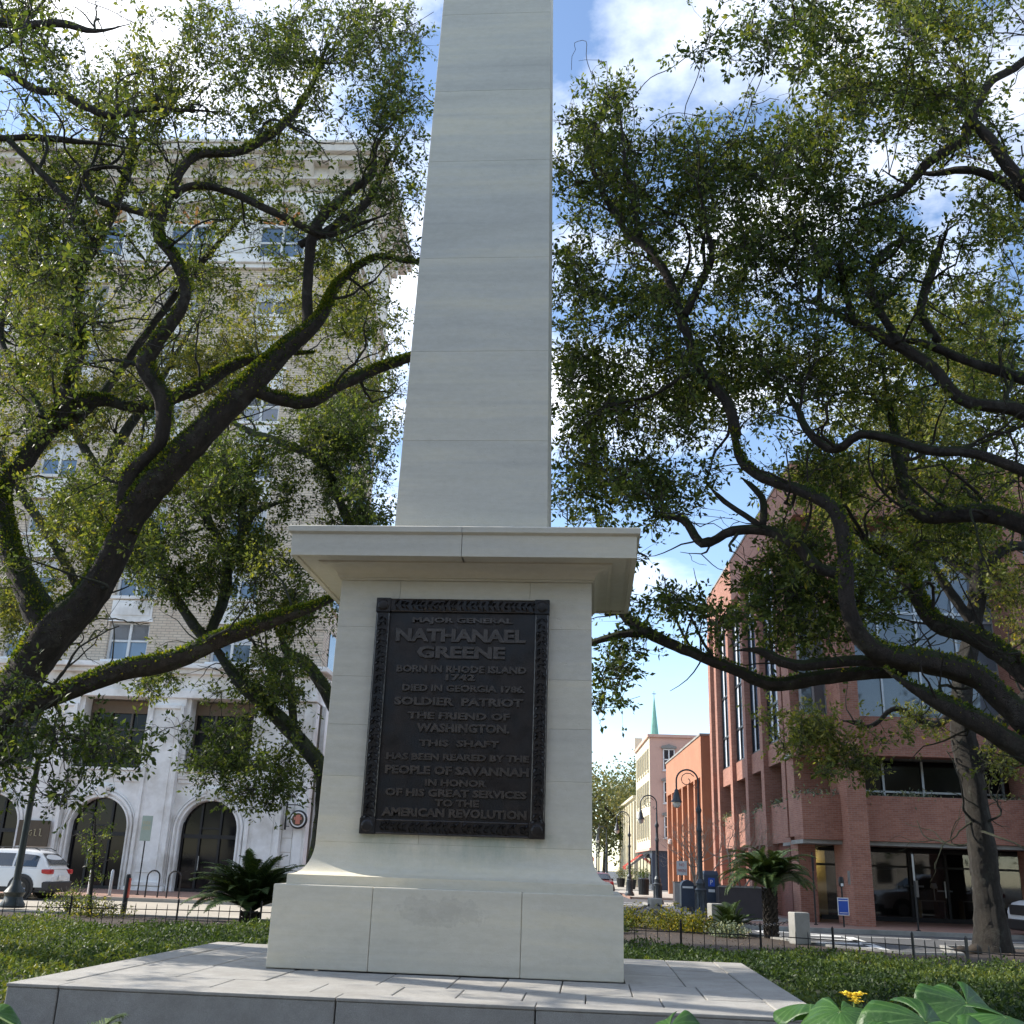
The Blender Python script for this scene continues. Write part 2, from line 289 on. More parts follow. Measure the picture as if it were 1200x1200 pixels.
class MB:
    def __init__(s): s.v = []; s.f = []; s.m = []
    def add(s, vs, fs, mi=0):
        b = len(s.v); s.v += [tuple(map(float, q)) for q in vs]; s.f += [tuple(i + b for i in f) for f in fs]; s.m += [mi] * len(fs); return s
    def box(s, x0, x1, y0, y1, z0, z1, mi=0):
        return s.add([(x0, y0, z0), (x1, y0, z0), (x1, y1, z0), (x0, y1, z0), (x0, y0, z1), (x1, y0, z1), (x1, y1, z1), (x0, y1, z1)],
                     [(0, 3, 2, 1), (4, 5, 6, 7), (0, 1, 5, 4), (1, 2, 6, 5), (2, 3, 7, 6), (3, 0, 4, 7)], mi)
    def frustum(s, a, z0, b, z1, mi=0):      # a, b = (x0,x1,y0,y1)
        return s.add([(a[0], a[2], z0), (a[1], a[2], z0), (a[1], a[3], z0), (a[0], a[3], z0), (b[0], b[2], z1), (b[1], b[2], z1), (b[1], b[3], z1), (b[0], b[3], z1)],
                     [(0, 3, 2, 1), (4, 5, 6, 7), (0, 1, 5, 4), (1, 2, 6, 5), (2, 3, 7, 6), (3, 0, 4, 7)], mi)
    def lathe(s, prof, n=16, c=(0, 0, 0), mi=0, axis='z', a0=0.):
        vs = []; fs = []
        for r, z in prof:
            for k in range(n):
                a = a0 + 2 * math.pi * k / n; x, y = r * math.cos(a), r * math.sin(a)
                q = (x, y, z) if axis == 'z' else ((z, x, y) if axis == 'x' else (x, z, y))
                vs.append((q[0] + c[0], q[1] + c[1], q[2] + c[2]))
        m = len(prof)
        for i in range(m - 1):
            for k in range(n):
                a, b = i * n + k, i * n + (k + 1) % n; f = (a, b, b + n, a + n)
                fs.append(f if axis != 'y' else f[::-1])
        fs.append(tuple(range(n))[::-1]); fs.append(tuple(range((m - 1) * n, m * n)))
        return s.add(vs, fs, mi)
    def tube(s, pts, rad, n=6, mi=0, cap=True):
        vs, fs = tube_geo(np.array(pts, float), rad, n, cap); return s.add(vs, fs, mi)
    def prism(s, poly, y0, y1, mi=0):        # polygon in x,z pushed along y
        n = len(poly); vs = [(x, y0, z) for x, z in poly] + [(x, y1, z) for x, z in poly]
        return s.add(vs, [tuple(range(n)), tuple(range(2 * n - 1, n - 1, -1))] + [(i, i + n, (i + 1) % n + n, (i + 1) % n) for i in range(n)], mi)
    def build(s, name, mat, parent=None, loc=None, rot=None, bevel=0., smooth=False, seg=2):
        me = bpy.data.meshes.new(name); me.from_pydata(s.v, [], s.f)
        for m in (mat if isinstance(mat, (list, tuple)) else [mat]): me.materials.append(m)
        if any(s.m): me.polygons.foreach_set('material_index', s.m)
        boxuv(me)
        if smooth: me.shade_smooth(); 
        me.update(); o = link(name, me, parent, loc, rot)
        if smooth:
            try: me.set_sharp_from_angle(angle=R_(40))
            except Exception: pass
        if bevel:
            bv = o.modifiers.new('b', 'BEVEL'); bv.width = bevel; bv.segments = seg; bv.limit_method = 'ANGLE'
        return o
def tube_geo(P, rad, n=6, cap=True):
    m = len(P); rad = np.full(m, rad, float) if np.isscalar(rad) else np.asarray(rad, float)
    T = np.gradient(P, axis=0); T /= np.linalg.norm(T, axis=1)[:, None] + 1e-9
    up = np.array([0, 0, 1.]) if abs(T[0][2]) < .9 else np.array([1., 0, 0])
    vs = []
    for i in range(m):
        a = np.cross(T[i], up); a /= np.linalg.norm(a) + 1e-9; b = np.cross(T[i], a); up = -b if np.dot(-b, up) > 0 else b
        for k in range(n):
            t = 2 * math.pi * k / n; vs.append(P[i] + (a * math.cos(t) + np.cross(T[i], a) * math.sin(t)) * rad[i])
    fs = [(i * n + k, i * n + (k + 1) % n, (i + 1) * n + (k + 1) % n, (i + 1) * n + k) for i in range(m - 1) for k in range(n)]
    if cap: fs += [tuple(range(n))[::-1], tuple(range((m - 1) * n, m * n))]
    return vs, fs
def np_mesh(name, V, F, mat, tint=None, smooth=False):
    """V (n,3), F (m,k) arrays"""
    me = bpy.data.meshes.new(name); F = np.asarray(F); m, k = F.shape
    me.vertices.add(len(V)); me.vertices.foreach_set('co', np.asarray(V, np.float32).ravel())
    me.loops.add(m * k); me.loops.foreach_set('vertex_index', F.ravel().astype(np.int32))
    me.polygons.add(m); me.polygons.foreach_set('loop_start', np.arange(0, m * k, k, dtype=np.int32))
    try: me.polygons.foreach_set('loop_total', np.full(m, k, dtype=np.int32))
    except Exception: pass
    me.materials.append(mat)
    if tint is not None:
        at_ = me.attributes.new('tint', 'FLOAT', 'FACE'); at_.data.foreach_set('value', np.asarray(tint, np.float32))
    me.update(calc_edges=True)
    if smooth: me.shade_smooth()
    return me
def leaves(P, rng, size, aspect=.5, tint=None, outward=None, droop=.3, var=.35):
    """one folded leaf (two triangles as a bent quad pair) at each point"""
    n = len(P); d = rng.normal(size=(n, 3)); d /= np.linalg.norm(d, axis=1)[:, None]
    if outward is not None: d = d * .8 + outward; 
    d[:, 2] -= droop; d /= np.linalg.norm(d, axis=1)[:, None] + 1e-9
    w = np.cross(d, rng.normal(size=(n, 3))); w /= np.linalg.norm(w, axis=1)[:, None] + 1e-9; nn = np.cross(d, w)
    s = (size * (1 + var * rng.uniform(-1, 1, n)))[:, None]
    a = P; b = P + d * s * .5 + w * s * aspect * .5 + nn * s * .08; c = P + d * s; e = P + d * s * .5 - w * s * aspect * .5 + nn * s * .08
    V = np.stack([a, b, c, e], 1).reshape(-1, 3); i = np.arange(n)[:, None] * 4
    F = np.concatenate([i + np.array([[0, 1, 2]]), i + np.array([[0, 2, 3]])], 1).reshape(-1, 3)
    if tint is None: tint = rng.uniform(0, 1, n)
    return V, F, np.repeat(np.clip(tint + rng.normal(0, .13, n), 0, 1), 2)
# ================================================================ MONUMENT
YC = -0.69; ZP = 0.5
mon = thing('obelisk_monument', 'tall pale marble obelisk on a moulded pedestal with a bronze plaque', 'monument', (0, YC, ZP))
def mbx(name, x0, x1, y0, y1, z0, z1, bev=.006, mat=None):     # block given in world coordinates
    g = .0014
    return MB().box(x0 + g, x1 - g, y0 - YC + g, y1 - YC - g, z0 - ZP + g * .4, z1 - ZP - g * .4).build(name, mat or M_STONE, mon, bevel=bev)
# plinth: three blocks in front, two on each side, core behind
PY0, PY1 = -1.95, .57
for a, b, r in ((-1.95, -.82, 0), (-.82, .84, 0), (.84, 1.95, 0)):
    mbx('plinth_block', a, b, PY0, YC, ZP, 1.368, .012, M_STAIN)
for a, b in ((-1.95, -.3), (-.3, 1.95)): mbx('plinth_block', a, b, YC, PY1, ZP, 1.368, .012)
# base moulding and flare (one course, lofted)
def loft(name, rows, mat, parent, smooth=True, dy=0., bev=0.):
    m = MB(); n = len(rows)
    vs = []
    for (hx, hy, z) in rows: vs += [(-hx, -hy + dy, z), (hx, -hy + dy, z), (hx, hy + dy, z), (-hx, hy + dy, z)]
    fs = [(i * 4 + k, i * 4 + (k + 1) % 4, (i + 1) * 4 + (k + 1) % 4, (i + 1) * 4 + k) for i in range(n - 1) for k in range(4)]
    fs += [(3, 2, 1, 0), tuple((n - 1) * 4 + k for k in range(4))]
    o = m.add(vs, fs).build(name, mat, parent, smooth=smooth, bevel=bev)
    return o
HD = .57                          # depth is half of width + this many metres less: y half = x half - .69
hy = lambda hx: hx - .69
rows = [(1.838, hy(1.838), .868), (1.838, hy(1.838), .972)]
for k in range(0, 15):
    t = k / 14; a = t * math.pi / 2
    hx = 1.82 - .215 * math.sin(a) ; z = .978 + .36 * (1 - math.cos(a))
    rows.append((hx, hy(hx), z))
loft('base_moulding', rows, M_STONE, mon)
# die courses
zs = [1.838, 2.585, 3.19, 3.775, 4.395, 4.99]
def hx_at(z): return 1.605 - .028 * (z - 1.838) / 3.15
for i in range(5):
    z0, z1 = zs[i], zs[i + 1]; h0, h1 = hx_at(z0) - .0, hx_at(z1)
    sp = [-9, -.82, .815, 9] if i == 4 else [-9, -.4 + .3 * (i % 2), 9]
    for a, b in zip(sp[:-1], sp[1:]):
        g = .0014; m = MB()
        x0a, x1a = max(a, -h0) + (g if a > -9 else 0), min(b, h0) - (g if b < 9 else 0); x0b, x1b = max(a, -h1) + (g if a > -9 else 0), min(b, h1) - (g if b < 9 else 0)
        m.frustum((x0a, x1a, -hy(h0), hy(h0)), z0 - ZP + .0006, (x0b, x1b, -hy(h1), hy(h1)), z1 - ZP - .0006).build('die_block', M_STONE, mon, bevel=.0035)
# cornice: bed moulding, soffit with drip, fascia, top fillet
hs = hx_at(4.99)
rows = [(hs + .0, hy(hs), 4.492), (hs + .02, hy(hs) + .02, 4.494), (hs + .02, hy(hs) + .02, 4.52)]
for k in range(9):
    a = k / 8 * math.pi / 2; h = hs + .04 + .17 * (1 - math.cos(a)); rows.append((h, hy(h), 4.525 + .12 * math.sin(a)))
rows += [(hs + .22, hy(hs) + .22, 4.655), (hs + .25, hy(hs) + .25, 4.658), (hs + .25, hy(hs) + .25, 4.69)]
loft('bed_moulding', rows, M_STONE, mon)
rows = [(2.05, hy(2.05), 4.7), (2.05, hy(2.05), 4.664), (2.111, hy(2.111), 4.66), (2.118, hy(2.118), 4.93), (2.16, hy(2.16), 4.955), (2.165, hy(2.165), 5.02), (2.15, hy(2.15), 5.034), (1.3, hy(1.3), 5.05)]
def half(rows, name, s):
    vs = []; n = len(rows); 
    for (hx, h, z) in rows: vs += [(s[0] if s[0] > -9 else -hx, -h, z), (s[1] if s[1] < 9 else hx, -h, z), (s[1] if s[1] < 9 else hx, h, z), (s[0] if s[0] > -9 else -hx, h, z)]
    fs = [(i * 4 + k, i * 4 + (k + 1) % 4, (i + 1) * 4 + (k + 1) % 4, (i + 1) * 4 + k) for i in range(n - 1) for k in range(4)]
    fs += [(3, 2, 1, 0), tuple((n - 1) * 4 + k for k in range(4))]
    MB().add(vs, fs).build(name, M_STONE, mon, bevel=.004)
half(rows, 'cornice_block', (-9, -.003)); half(rows, 'cornice_block', (.003, 9))
MB().box(-2.0, 2.0, -hy(2.0), hy(2.0), 4.68, 4.72).build('soffit_slab', M_STONE, mon)
# obelisk
zo = [5.05, 7.02, 8.38, 9.9, 11.6, 12.92, 14.45, 15.9]
def oh(z): return 1.005 - .0155 * (z - 5.5)
for i in range(7):
    z0, z1 = zo[i] if i else 5.545, zo[i + 1]; a, b = oh(z0), oh(z1)
    MB().frustum((-a, a, -a + .35, a - .35), z0 - ZP + .0008, (-b, b, -b + .35, b - .35), z1 - ZP - .0008).build('obelisk_block', M_STONE, mon, bevel=.003)
a = oh(15.9)
MB().frustum((-a, a, -a + .35, a - .35), 15.4, (-.02, .02, -.02, .02), 16.6).build('obelisk_tip', M_STONE, mon)
# plaque
py = -1.605 - .006          # face of the die (world Y) a touch proud
pl = MB().box(-.92, .92, -.035, .028, 2.1 - 1.94, 4.57 - 1.94).build('plaque', M_BRONZE, mon, loc=(0, -.915 - .0, 1.94 - ZP))
fx0, fx1, fz = -1.083, 1.06, 2.80
def fr(x0, x1, z0, z1, m=None):
    o = MB().box(x0, x1, -.062, .028, z0, z1).build('frame_bar', M_BRONZE, pl, bevel=.006); return o
fr(fx0 + .13, fx1 - .13, 0.0, .165); fr(fx0 + .13, fx1 - .13, fz - .165, fz); fr(fx0, fx0 + .165, .13, fz - .13); fr(fx1 - .165, fx1, .13, fz - .13)
for x in (fx0 - .005, fx1 - .175):
    for z in (-.004, fz - .176):
        o = MB().box(x, x + .18, -.082, .029, z, z + .18).lathe([(.07, -.085), (.055, -.097), (.02, -.10)], 12, (x + .09, 0, z + .09), axis='y').build('corner_boss', M_BRONZE, pl, bevel=.006)
# acanthus leaf ornament along the frame
rnd = random.Random(4)
def orn(p0, p1, n, nm):
    m = MB(); d = (p1[0] - p0[0], p1[1] - p0[1]); Ln = math.hypot(*d); d = (d[0] / Ln, d[1] / Ln); q = (-d[1], d[0])
    for k in range(n):
        t = (k + .5) / n * Ln
        for s in (-1, 1):
            w = .05 * rnd.uniform(.7, 1.25); l = Ln / n * rnd.uniform(.8, 1.15); t = (k + .5 + rnd.uniform(-.22, .22)) / n * Ln
            A = (p0[0] + d[0] * t, p0[1] + d[1] * t); B = (A[0] + d[0] * l * .5 + q[0] * s * w * .5, A[1] + d[1] * l * .5 + q[1] * s * w * .5)
            Cc = (A[0] + d[0] * l * 1.0 + q[0] * s * w * 1.15, A[1] + d[1] * l + q[1] * s * w * 1.15); D = (A[0] + d[0] * l * .25 + q[0] * s * w * 1.1, A[1] + d[1] * l * .25 + q[1] * s * w * 1.1)
            m.add([(A[0], -.061, A[1]), (B[0], -.090 - .01 * rnd.random(), B[1]), (Cc[0], -.068, Cc[1]), (D[0], -.061, D[1])], [(0, 1, 3), (1, 2, 3), (0, 3, 1), (1, 3, 2)])
    for s in (-1, 1):
        m.tube([(p0[0] + q[0] * s * .073, -.064, p0[1] + q[1] * s * .073), (p1[0] + q[0] * s * .073, -.064, p1[1] + q[1] * s * .073)], .007, 5)
    tag(m.build(nm, M_BRONZEL, pl), kind='stuff')
orn((fx0 + .09, fz - .19), (fx0 + .09, .19), 34, 'leaf_ornament'); orn((fx1 - .085, fz - .19), (fx1 - .085, .19), 34, 'leaf_ornament')
orn((fx0 + .19, .085), (fx1 - .19, .085), 26, 'leaf_ornament'); orn((fx0 + .19, fz - .085), (fx1 - .19, fz - .085), 26, 'leaf_ornament')
def text_mesh(s, size=1., ext=.02, off=.0, bev=0., space=1.):
    cu = bpy.data.curves.new('t', 'FONT'); cu.body = s; cu.size = size; cu.extrude = ext; cu.offset = off; cu.resolution_u = 2; cu.align_x = 'CENTER'; cu.space_character = space
    cu.bevel_depth = bev; cu.bevel_resolution = 0
    o = bpy.data.objects.new('t', cu); COL.objects.link(o); dg = bpy.context.evaluated_depsgraph_get(); dg.update()
    me = bpy.data.meshes.new_from_object(o.evaluated_get(dg)); bpy.data.objects.remove(o); bpy.data.curves.remove(cu)
    return me
def place_text(s, xc, w, z, h, y, mat, parent, name='lettering', ext=.02, off=.0, space=1., axis='front', bev=0.):
    me = text_mesh(s, 1., ext / max(h, .01) * .7, off, bev, space); co = np.empty(len(me.vertices) * 3); me.vertices.foreach_get('co', co); co = co.reshape(-1, 3)
    lo, hi = co.min(0), co.max(0); k = (hi - lo); c2 = np.empty_like(co)
    X = (co[:, 0] - (lo[0] + hi[0]) / 2) / k[0] * w; Z = (co[:, 1] - lo[1]) / k[1] * h; D = (co[:, 2] - lo[2]) / max(k[2], 1e-6) * ext
    if axis == 'front': c2[:] = np.stack([X + xc, y - D, Z + z], 1)
    else: c2[:] = np.stack([y - D, xc - X, Z + z], 1)
    me.vertices.foreach_set('co', c2.ravel()); me.materials.clear(); me.materials.append(mat); me.update()
    return link(name, me, parent)
TX = [('MAJOR GENERAL', -0.004, 1.244, 4.422, 0.086), ('NATHANAEL', -0.018, 1.602, 4.203, 0.165), ('GREENE', -0.003, 1.083, 3.998, 0.155),
('BORN IN RHODE ISLAND', 0.01, 1.586, 3.825, 0.089), ('1742', 0.004, 0.361, 3.731, 0.078), ('DIED IN GEORGIA 1786.', 0.046, 1.488, 3.594, 0.088),
('SOLDIER  PATRIOT', -0.006, 1.557, 3.427, 0.1), ('THE FRIEND OF', 0.004, 1.231, 3.265, 0.086), ('WASHINGTON.', 0.061, 1.114, 3.113, 0.105),
('THIS  SHAFT', 0.026, 0.959, 2.947, 0.079), ('HAS BEEN REARED BY THE', 0.014, 1.694, 2.786, 0.079), ('PEOPLE OF SAVANNAH', 0.013, 1.698, 2.622, 0.1),
('IN HONOR', 0.01, 0.725, 2.492, 0.08), ('OF HIS GREAT SERVICES', 0.013, 1.66, 2.371, 0.088), ('TO THE', 0.035, 0.518, 2.264, 0.082), ('AMERICAN REVOLUTION', 0.004, 1.69, 2.142, 0.1)]
for s_, xc, w_, z_, h_ in TX:
    lo = place_text(s_, xc, min(w_, 1.70), z_ - 1.94, h_, -.034, M_BRONZEL, pl, ext=.024, off=.034, bev=.010); me = lo.data
    # one object per letter
    nv = len(me.vertices); lab = list(range(nv))
    def find(a):
        while lab[a] != a: lab[a] = lab[lab[a]]; a = lab[a]
        return a
    for e in me.edges:
        a, b = find(e.vertices[0]), find(e.vertices[1])
        if a != b: lab[a] = b
    grp = {}
    for v in range(nv): grp.setdefault(find(v), []).append(v)
    iv = sorted([min(me.vertices[v].co.x for v in g), max(me.vertices[v].co.x for v in g), g] for g in grp.values())
    mg = []
    for a, b, g in iv:
        if mg and a < mg[-1][1] - (mg[-1][1] - mg[-1][0]) * .35: mg[-1][1] = max(mg[-1][1], b); mg[-1][2] = mg[-1][2] + g
        else: mg.append([a, b, list(g)])
    for a, b, g in mg:
        ix = {v: i for i, v in enumerate(g)}; m = MB(); m.add([tuple(me.vertices[v].co) for v in g], [tuple(ix[v] for v in f.vertices) for f in me.polygons if f.vertices[0] in ix]); m.build('letter', M_BRONZEL, pl)
    bpy.data.objects.remove(lo)
# ================================================================ PLATFORM
plat = thing('stone_platform', 'low stepped stone platform of grey slabs carrying the obelisk', 'platform', (0, 0, 0))
QX, QF, QB = 3.64, -4.1945, 1.35
rnd = random.Random(11)
def kb(x0, x1, y0, y1, z1=ZP, z0=-.1): MB().box(x0 + .006, x1 - .006, y0 + .004, y1 - .004, z0, z1).build('kerb_stone', [M_GRAN], plat, bevel=.014)
def sl_(x0, x1, y0, y1):
    dz = rnd.uniform(-.004, .003); MB().box(x0 + .006, x1 - .006, y0 + .006, y1 - .006, .1, ZP - .006 + dz).build('paving_slab', M_SLAB, plat, bevel=.008)
fx = [-QX, -3.15, -.63, 1.12, QX]
for a, b in zip(fx[:-1], fx[1:]): kb(a, b, QF, QF + .06 if False else QF + .30, ZP - .03)
for a, b in zip(fx[:-1], fx[1:]): MB().box(a + .004, b - .004, QF - .004, QF + .32, ZP - .03, ZP - .001).build('kerb_cap', M_SLAB, plat, bevel=.006)
sy = [QF + .325, -2.6, -.9, QB]
for a, b in zip(sy[:-1], sy[1:]):
    for x0, x1 in ((-QX, -3.25), (3.25, QX)): MB().box(x0 + .003, x1 - .003, a + .003, b - .003, -.1, ZP).build('kerb_stone', [M_SLAB], plat, bevel=.012)
xx = [-3.25, -2.2, -1.25, -.32, .33, 1.0, 1.62, 2.3, 3.25]
xj = [(-3.25, -1.9, -.95, -.2, .38, .98, 1.55, 2.25, 3.25), (-3.25, -2.5, -1.6, -.5, .2, .72, 1.3, 2.0, 2.7, 3.25)]
ys = [QF + .325, -3.1, -1.95]
for r in range(2):
    for a, b in zip(xj[r][:-1], xj[r][1:]): sl_(a, b, ys[r], ys[r + 1])
for x0, x1 in ((-3.25, -2.55), (-2.55, -1.96), (1.96, 2.6), (2.6, 3.25)):
    y = -1.95
    while y < QB:
        y2 = min(QB, y + rnd.uniform(.6, 1.3)); 
        if QB - y2 < .3: y2 = QB
        sl_(x0, x1, y, y2); y = y2
for a, b in ((-1.96, -.6), (-.6, .7), (.7, 1.96)): sl_(a, b, .58, QB)
MB().box(-3.4, 3.4, -3.9, 1.3, -.2, .35).build('rubble_core', M_CONCG, plat)
# ================================================================ TREES
def cat_rom(P, step=.12):
    P = np.asarray(P, float); out = []
    Q = np.vstack([2 * P[0] - P[1], P, 2 * P[-1] - P[-2]])
    for i in range(1, len(Q) - 2):
        n = max(2, int(np.linalg.norm(Q[i + 1][:3] - Q[i][:3]) / step))
        for t in np.arange(n) / n:
            out.append(.5 * ((2 * Q[i]) + (-Q[i - 1] + Q[i + 1]) * t + (2 * Q[i - 1] - 5 * Q[i] + 4 * Q[i + 1] - Q[i + 2]) * t * t + (-Q[i - 1] + 3 * Q[i] - 3 * Q[i + 1] + Q[i + 2]) * t ** 3))
    out.append(Q[-2]); return np.array(out)
def bark_tube(P, r, rng, n=12, rough=.10):
    vs, fs = tube_geo(P, r, n, True); vs = np.array(vs); m = len(P)
    ph = rng.uniform(0, 6.28, 6); k = np.tile(np.arange(n), m); i = np.repeat(np.arange(m), n)
    a = 2 * np.pi * k / n
    d = .55 * np.sin(2 * a + i * .12 + ph[0]) + .4 * np.sin(3 * a - i * .19 + ph[1]) + .45 * np.sin(i * .34 + ph[2]) + .4 * np.sin(i * .13 + ph[5]) + .4 * np.sin(5 * a + i * .07 + ph[3]) + .3 * np.sin(9 * a - i * .05 + ph[4]) + rng.normal(0, .26, n * m)
    C = np.repeat(P, n, 0); vs = C + (vs - C) * (1 + rough * d)[:, None]
    return vs, fs
THICK = .42
def limb_pts(spec, rng, jit=.05):
    """spec: list of (px, py, Y, diameter in pixels) -> smoothed (x,y,z,r)"""
    pts = []
    for (x, y, Y, dpx) in spec:
        if dpx > 9: dpx = 9 + (dpx - 9) * THICK
        p = at(x, y, Y); dist = np.dot(p - CAMP, CF); pts.append([*p, dpx / 2 / FPX * dist])
    P = cat_rom(pts); n = len(P)
    for c in range(3):
        w = rng.normal(0, 1, n + 16); w = np.convolve(w, np.ones(17) / 4.2, 'valid'); P[:, c] += w[:n] * jit * .35 * np.minimum(1, P[:, 3] / .08 + .3)
    k = np.arange(n)[::-1] / max(1, n * .22); P[:, 3] *= np.minimum(1, k) ** .7 * .999; P[:, 3] = np.maximum(P[:, 3], .006)
    return P
def sample_blobs(blobs, rng):
    out = []; tn = []
    for bl in blobs:
        cx, cy, rx, ry, Y0, Y1, n = bl[:7]; tb = bl[7] if len(bl) > 7 else .5
        v = rng.normal(size=(n, 3)); v /= np.linalg.norm(v, axis=1)[:, None]; v *= np.abs(rng.normal(.55, .38, n))[:, None]
        for q in v:
            X_, Y_ = cx + q[0] * rx, cy + q[1] * ry
            if 748 < X_ < 905 and 612 < Y_ < 700 - max(0, X_ - 830) * .9 or 735 < X_ < 850 and 770 < Y_ < 900: continue      # open sky beside the brick block
            out.append(at(X_, Y_, (Y0 + Y1) / 2 + q[2] * (Y1 - Y0) / 2)); tn.append(tb)
    return np.array(out), np.array(tn)
def sample_world(blobs, rng):
    out = []; tn = []
    for (x, y, z, rx, ry, rz, n) in blobs:
        v = rng.normal(size=(n, 3)); v /= np.linalg.norm(v, axis=1)[:, None]; v *= rng.uniform(0, 1, n)[:, None] ** .4
        out += list(np.array([x, y, z]) + v * np.array([rx, ry, rz])); tn += [.5] * n
    return np.array(out), np.array(tn)
def grow_tree(root, limbs, A, TB, rng, nleaf, leaf, leafmat, bf=.35, twigmat=None, tip=.005, spread=.22, expo=2.15, dropbare=.06, subs=3, sides=4, maxr=.07):
    twigmat = twigmat or M_TWIG
    Lp = np.vstack([p[::2, :3] for p in limbs])
    dist = np.full(len(A), 1e9); par = np.zeros(len(A), int); 
    for s in range(0, len(Lp), 400):
        D = np.linalg.norm(A[:, None] - Lp[None, s:s + 400], axis=2); j = D.argmin(1); d = D[np.arange(len(A)), j]; w = d < dist; dist[w] = d[w]; par[w] = j[w] + s
    pos = list(Lp); parent = [-1] * len(Lp); pl = [0.] * len(Lp); left = np.ones(len(A), bool); par_i = par.copy(); idx_of = {}
    order = []
    for _ in range(len(A)):
        c = np.where(left, dist, 1e9); i = int(c.argmin()); left[i] = False
        pos.append(A[i]); parent.append(int(par_i[i])); plen = pl[par_i[i]] + np.linalg.norm(A[i] - pos[par_i[i]]); pl.append(plen); me_ = len(pos) - 1; order.append((me_, TB[i]))
        nd = np.linalg.norm(A - A[i], axis=1) + bf * plen; w = left & (nd < dist); dist[w] = nd[w]; par_i[w] = me_
    n0 = len(Lp); n = len(pos); pos = np.array(pos); acc = np.full(n, 0.); kids = np.zeros(n, int)
    for i in range(n - 1, n0 - 1, -1):
        if acc[i] == 0: acc[i] = tip ** expo
        acc[i] = max(acc[i], tip ** expo)
        p = parent[i]
        if p >= n0: acc[p] += acc[i]
        kids[p] += 1
    R = np.minimum(acc ** (1 / expo), maxr); V = []; F = []; nb = 0; LP = []; LT = []; LO = []
    dirs = np.zeros((n, 3))
    tint0 = {}
    for me_, tb in order:
        i = me_; p = parent[i]; a, b = pos[p], pos[i]; Lg = np.linalg.norm(b - a)
        if Lg < 1e-4: continue
        d0 = dirs[p] if p >= n0 else (b - a) / Lg; h = a + (b - a) * .5 + (d0 - (b - a) / Lg) * Lg * .22 + rng.normal(0, .07, 3) * Lg
        k = max(3, min(7, int(Lg / .16) + 1)); t = np.linspace(0, 1, k + 1)[:, None]
        P = (1 - t) ** 2 * a + 2 * t * (1 - t) * h + t * t * b
        P[1:-1] += rng.normal(0, .045 * Lg ** .5, (k - 1, 3))
        dd = b - h; dirs[i] = dd / (np.linalg.norm(dd) + 1e-9)
        r1 = R[i]; r0 = min(R[p] if p >= n0 else r1 * 1.5, r1 * 1.6); 
        vs, fs = tube_geo(P, np.linspace(max(r0, r1), r1, k + 1), sides if r1 < .02 else 6, False)
        V += list(vs); F += [[q + nb for q in f] for f in fs]; nb = len(V)
        tint0[i] = .7 * tint0.get(p, rng.uniform(.0, 1)) + .3 * rng.uniform(0, 1)
        if r1 < .03:
            LP.append((P, i, tb, 1. if kids[i] == 0 else .6))
    tw = np_mesh('twigs', np.array(V), np.array(F), twigmat, smooth=True); tag(link('twigs', tw, root), kind='stuff')
    w = np.array([q[3] for q in LP]); per = nleaf * w / w.sum(); PP = []; TT = []; OO = []; SA = []; SB = []
    fq = rng.uniform(.8, 1.6, (3, 3)); fp = rng.uniform(0, 6.28, 3)
    mod = []
    for (P, i, tb, _) in LP:
        c = P[-1]; v = sum(math.sin(float(np.dot(fq[q], c)) * 1.5 + fp[q]) for q in range(3)) / 3; mod.append(max(.2, 1 + .5 * v) * rng.gamma(4, 1 / 4))
    mod = np.array(mod); per = per * mod / mod.mean()
    for (P, i, tb, _), m in zip(LP, per):
        if rng.random() < dropbare: continue
        m = rng.poisson(m)
        if m == 0: continue
        nt_ = max(1, int(round(m / 7.))); t = rng.uniform(.2, 1.04, nt_); seg = np.minimum((t * (len(P) - 1)).astype(int), len(P) - 2); fr_ = t * (len(P) - 1) - seg
        q = P[seg] + (P[seg + 1] - P[seg]) * fr_[:, None]; o = rng.normal(0, 1, (nt_, 3)) * spread * .55; c = q + o
        SA.append(q); SB.append(c); k_ = rng.integers(5, 10, nt_); cc = np.repeat(c, k_, 0); oo = rng.normal(0, 1, cc.shape); oo /= np.linalg.norm(oo, axis=1)[:, None]; ax_ = np.repeat(o / (np.linalg.norm(o, axis=1)[:, None] + 1e-9), k_, 0)
        PP.append(cc + oo * leaf * .35 - ax_ * (rng.random(len(cc)) ** 1.5 * leaf * 1.6)[:, None]); OO.append(oo * 1.1 + ax_ * .7)
        TT.append(np.full(len(cc), tb * .5 + .5 * tint0[i]) + np.repeat(rng.normal(0, .1, nt_), k_))
    if nleaf:
        PP = np.vstack(PP); TT = np.concatenate(TT); OO = np.vstack(OO); SA = np.vstack(SA); SB = np.vstack(SB)
        d = SB - SA; d /= np.linalg.norm(d, axis=1)[:, None] + 1e-9; u = np.cross(d, rng.normal(size=d.shape)); u /= np.linalg.norm(u, axis=1)[:, None] + 1e-9; w_ = np.cross(d, u); md = (SA + SB) / 2 + u * np.linalg.norm(SB - SA, axis=1)[:, None] * .12; rr = tip * .7
        ring = [np.cos(a_) * u + np.sin(a_) * w_ for a_ in (0, 2.09, 4.19)]; Vs = np.stack([SA + r_ * rr for r_ in ring] + [md + r_ * rr * .8 for r_ in ring] + [SB], 1).reshape(-1, 3); ii = np.arange(len(SA))[:, None] * 7
        f3 = np.array([[0, 1, 4], [0, 4, 3], [1, 2, 5], [1, 5, 4], [2, 0, 3], [2, 3, 5], [3, 4, 6], [4, 5, 6], [5, 3, 6]]).ravel()
        tag(link('leaf_stems', np_mesh('leaf_stems', Vs, (ii + f3[None]).reshape(-1, 3), twigmat), root), kind='stuff')
        V, F, T = leaves(PP, rng, leaf, .46, TT, OO, .12, .5)
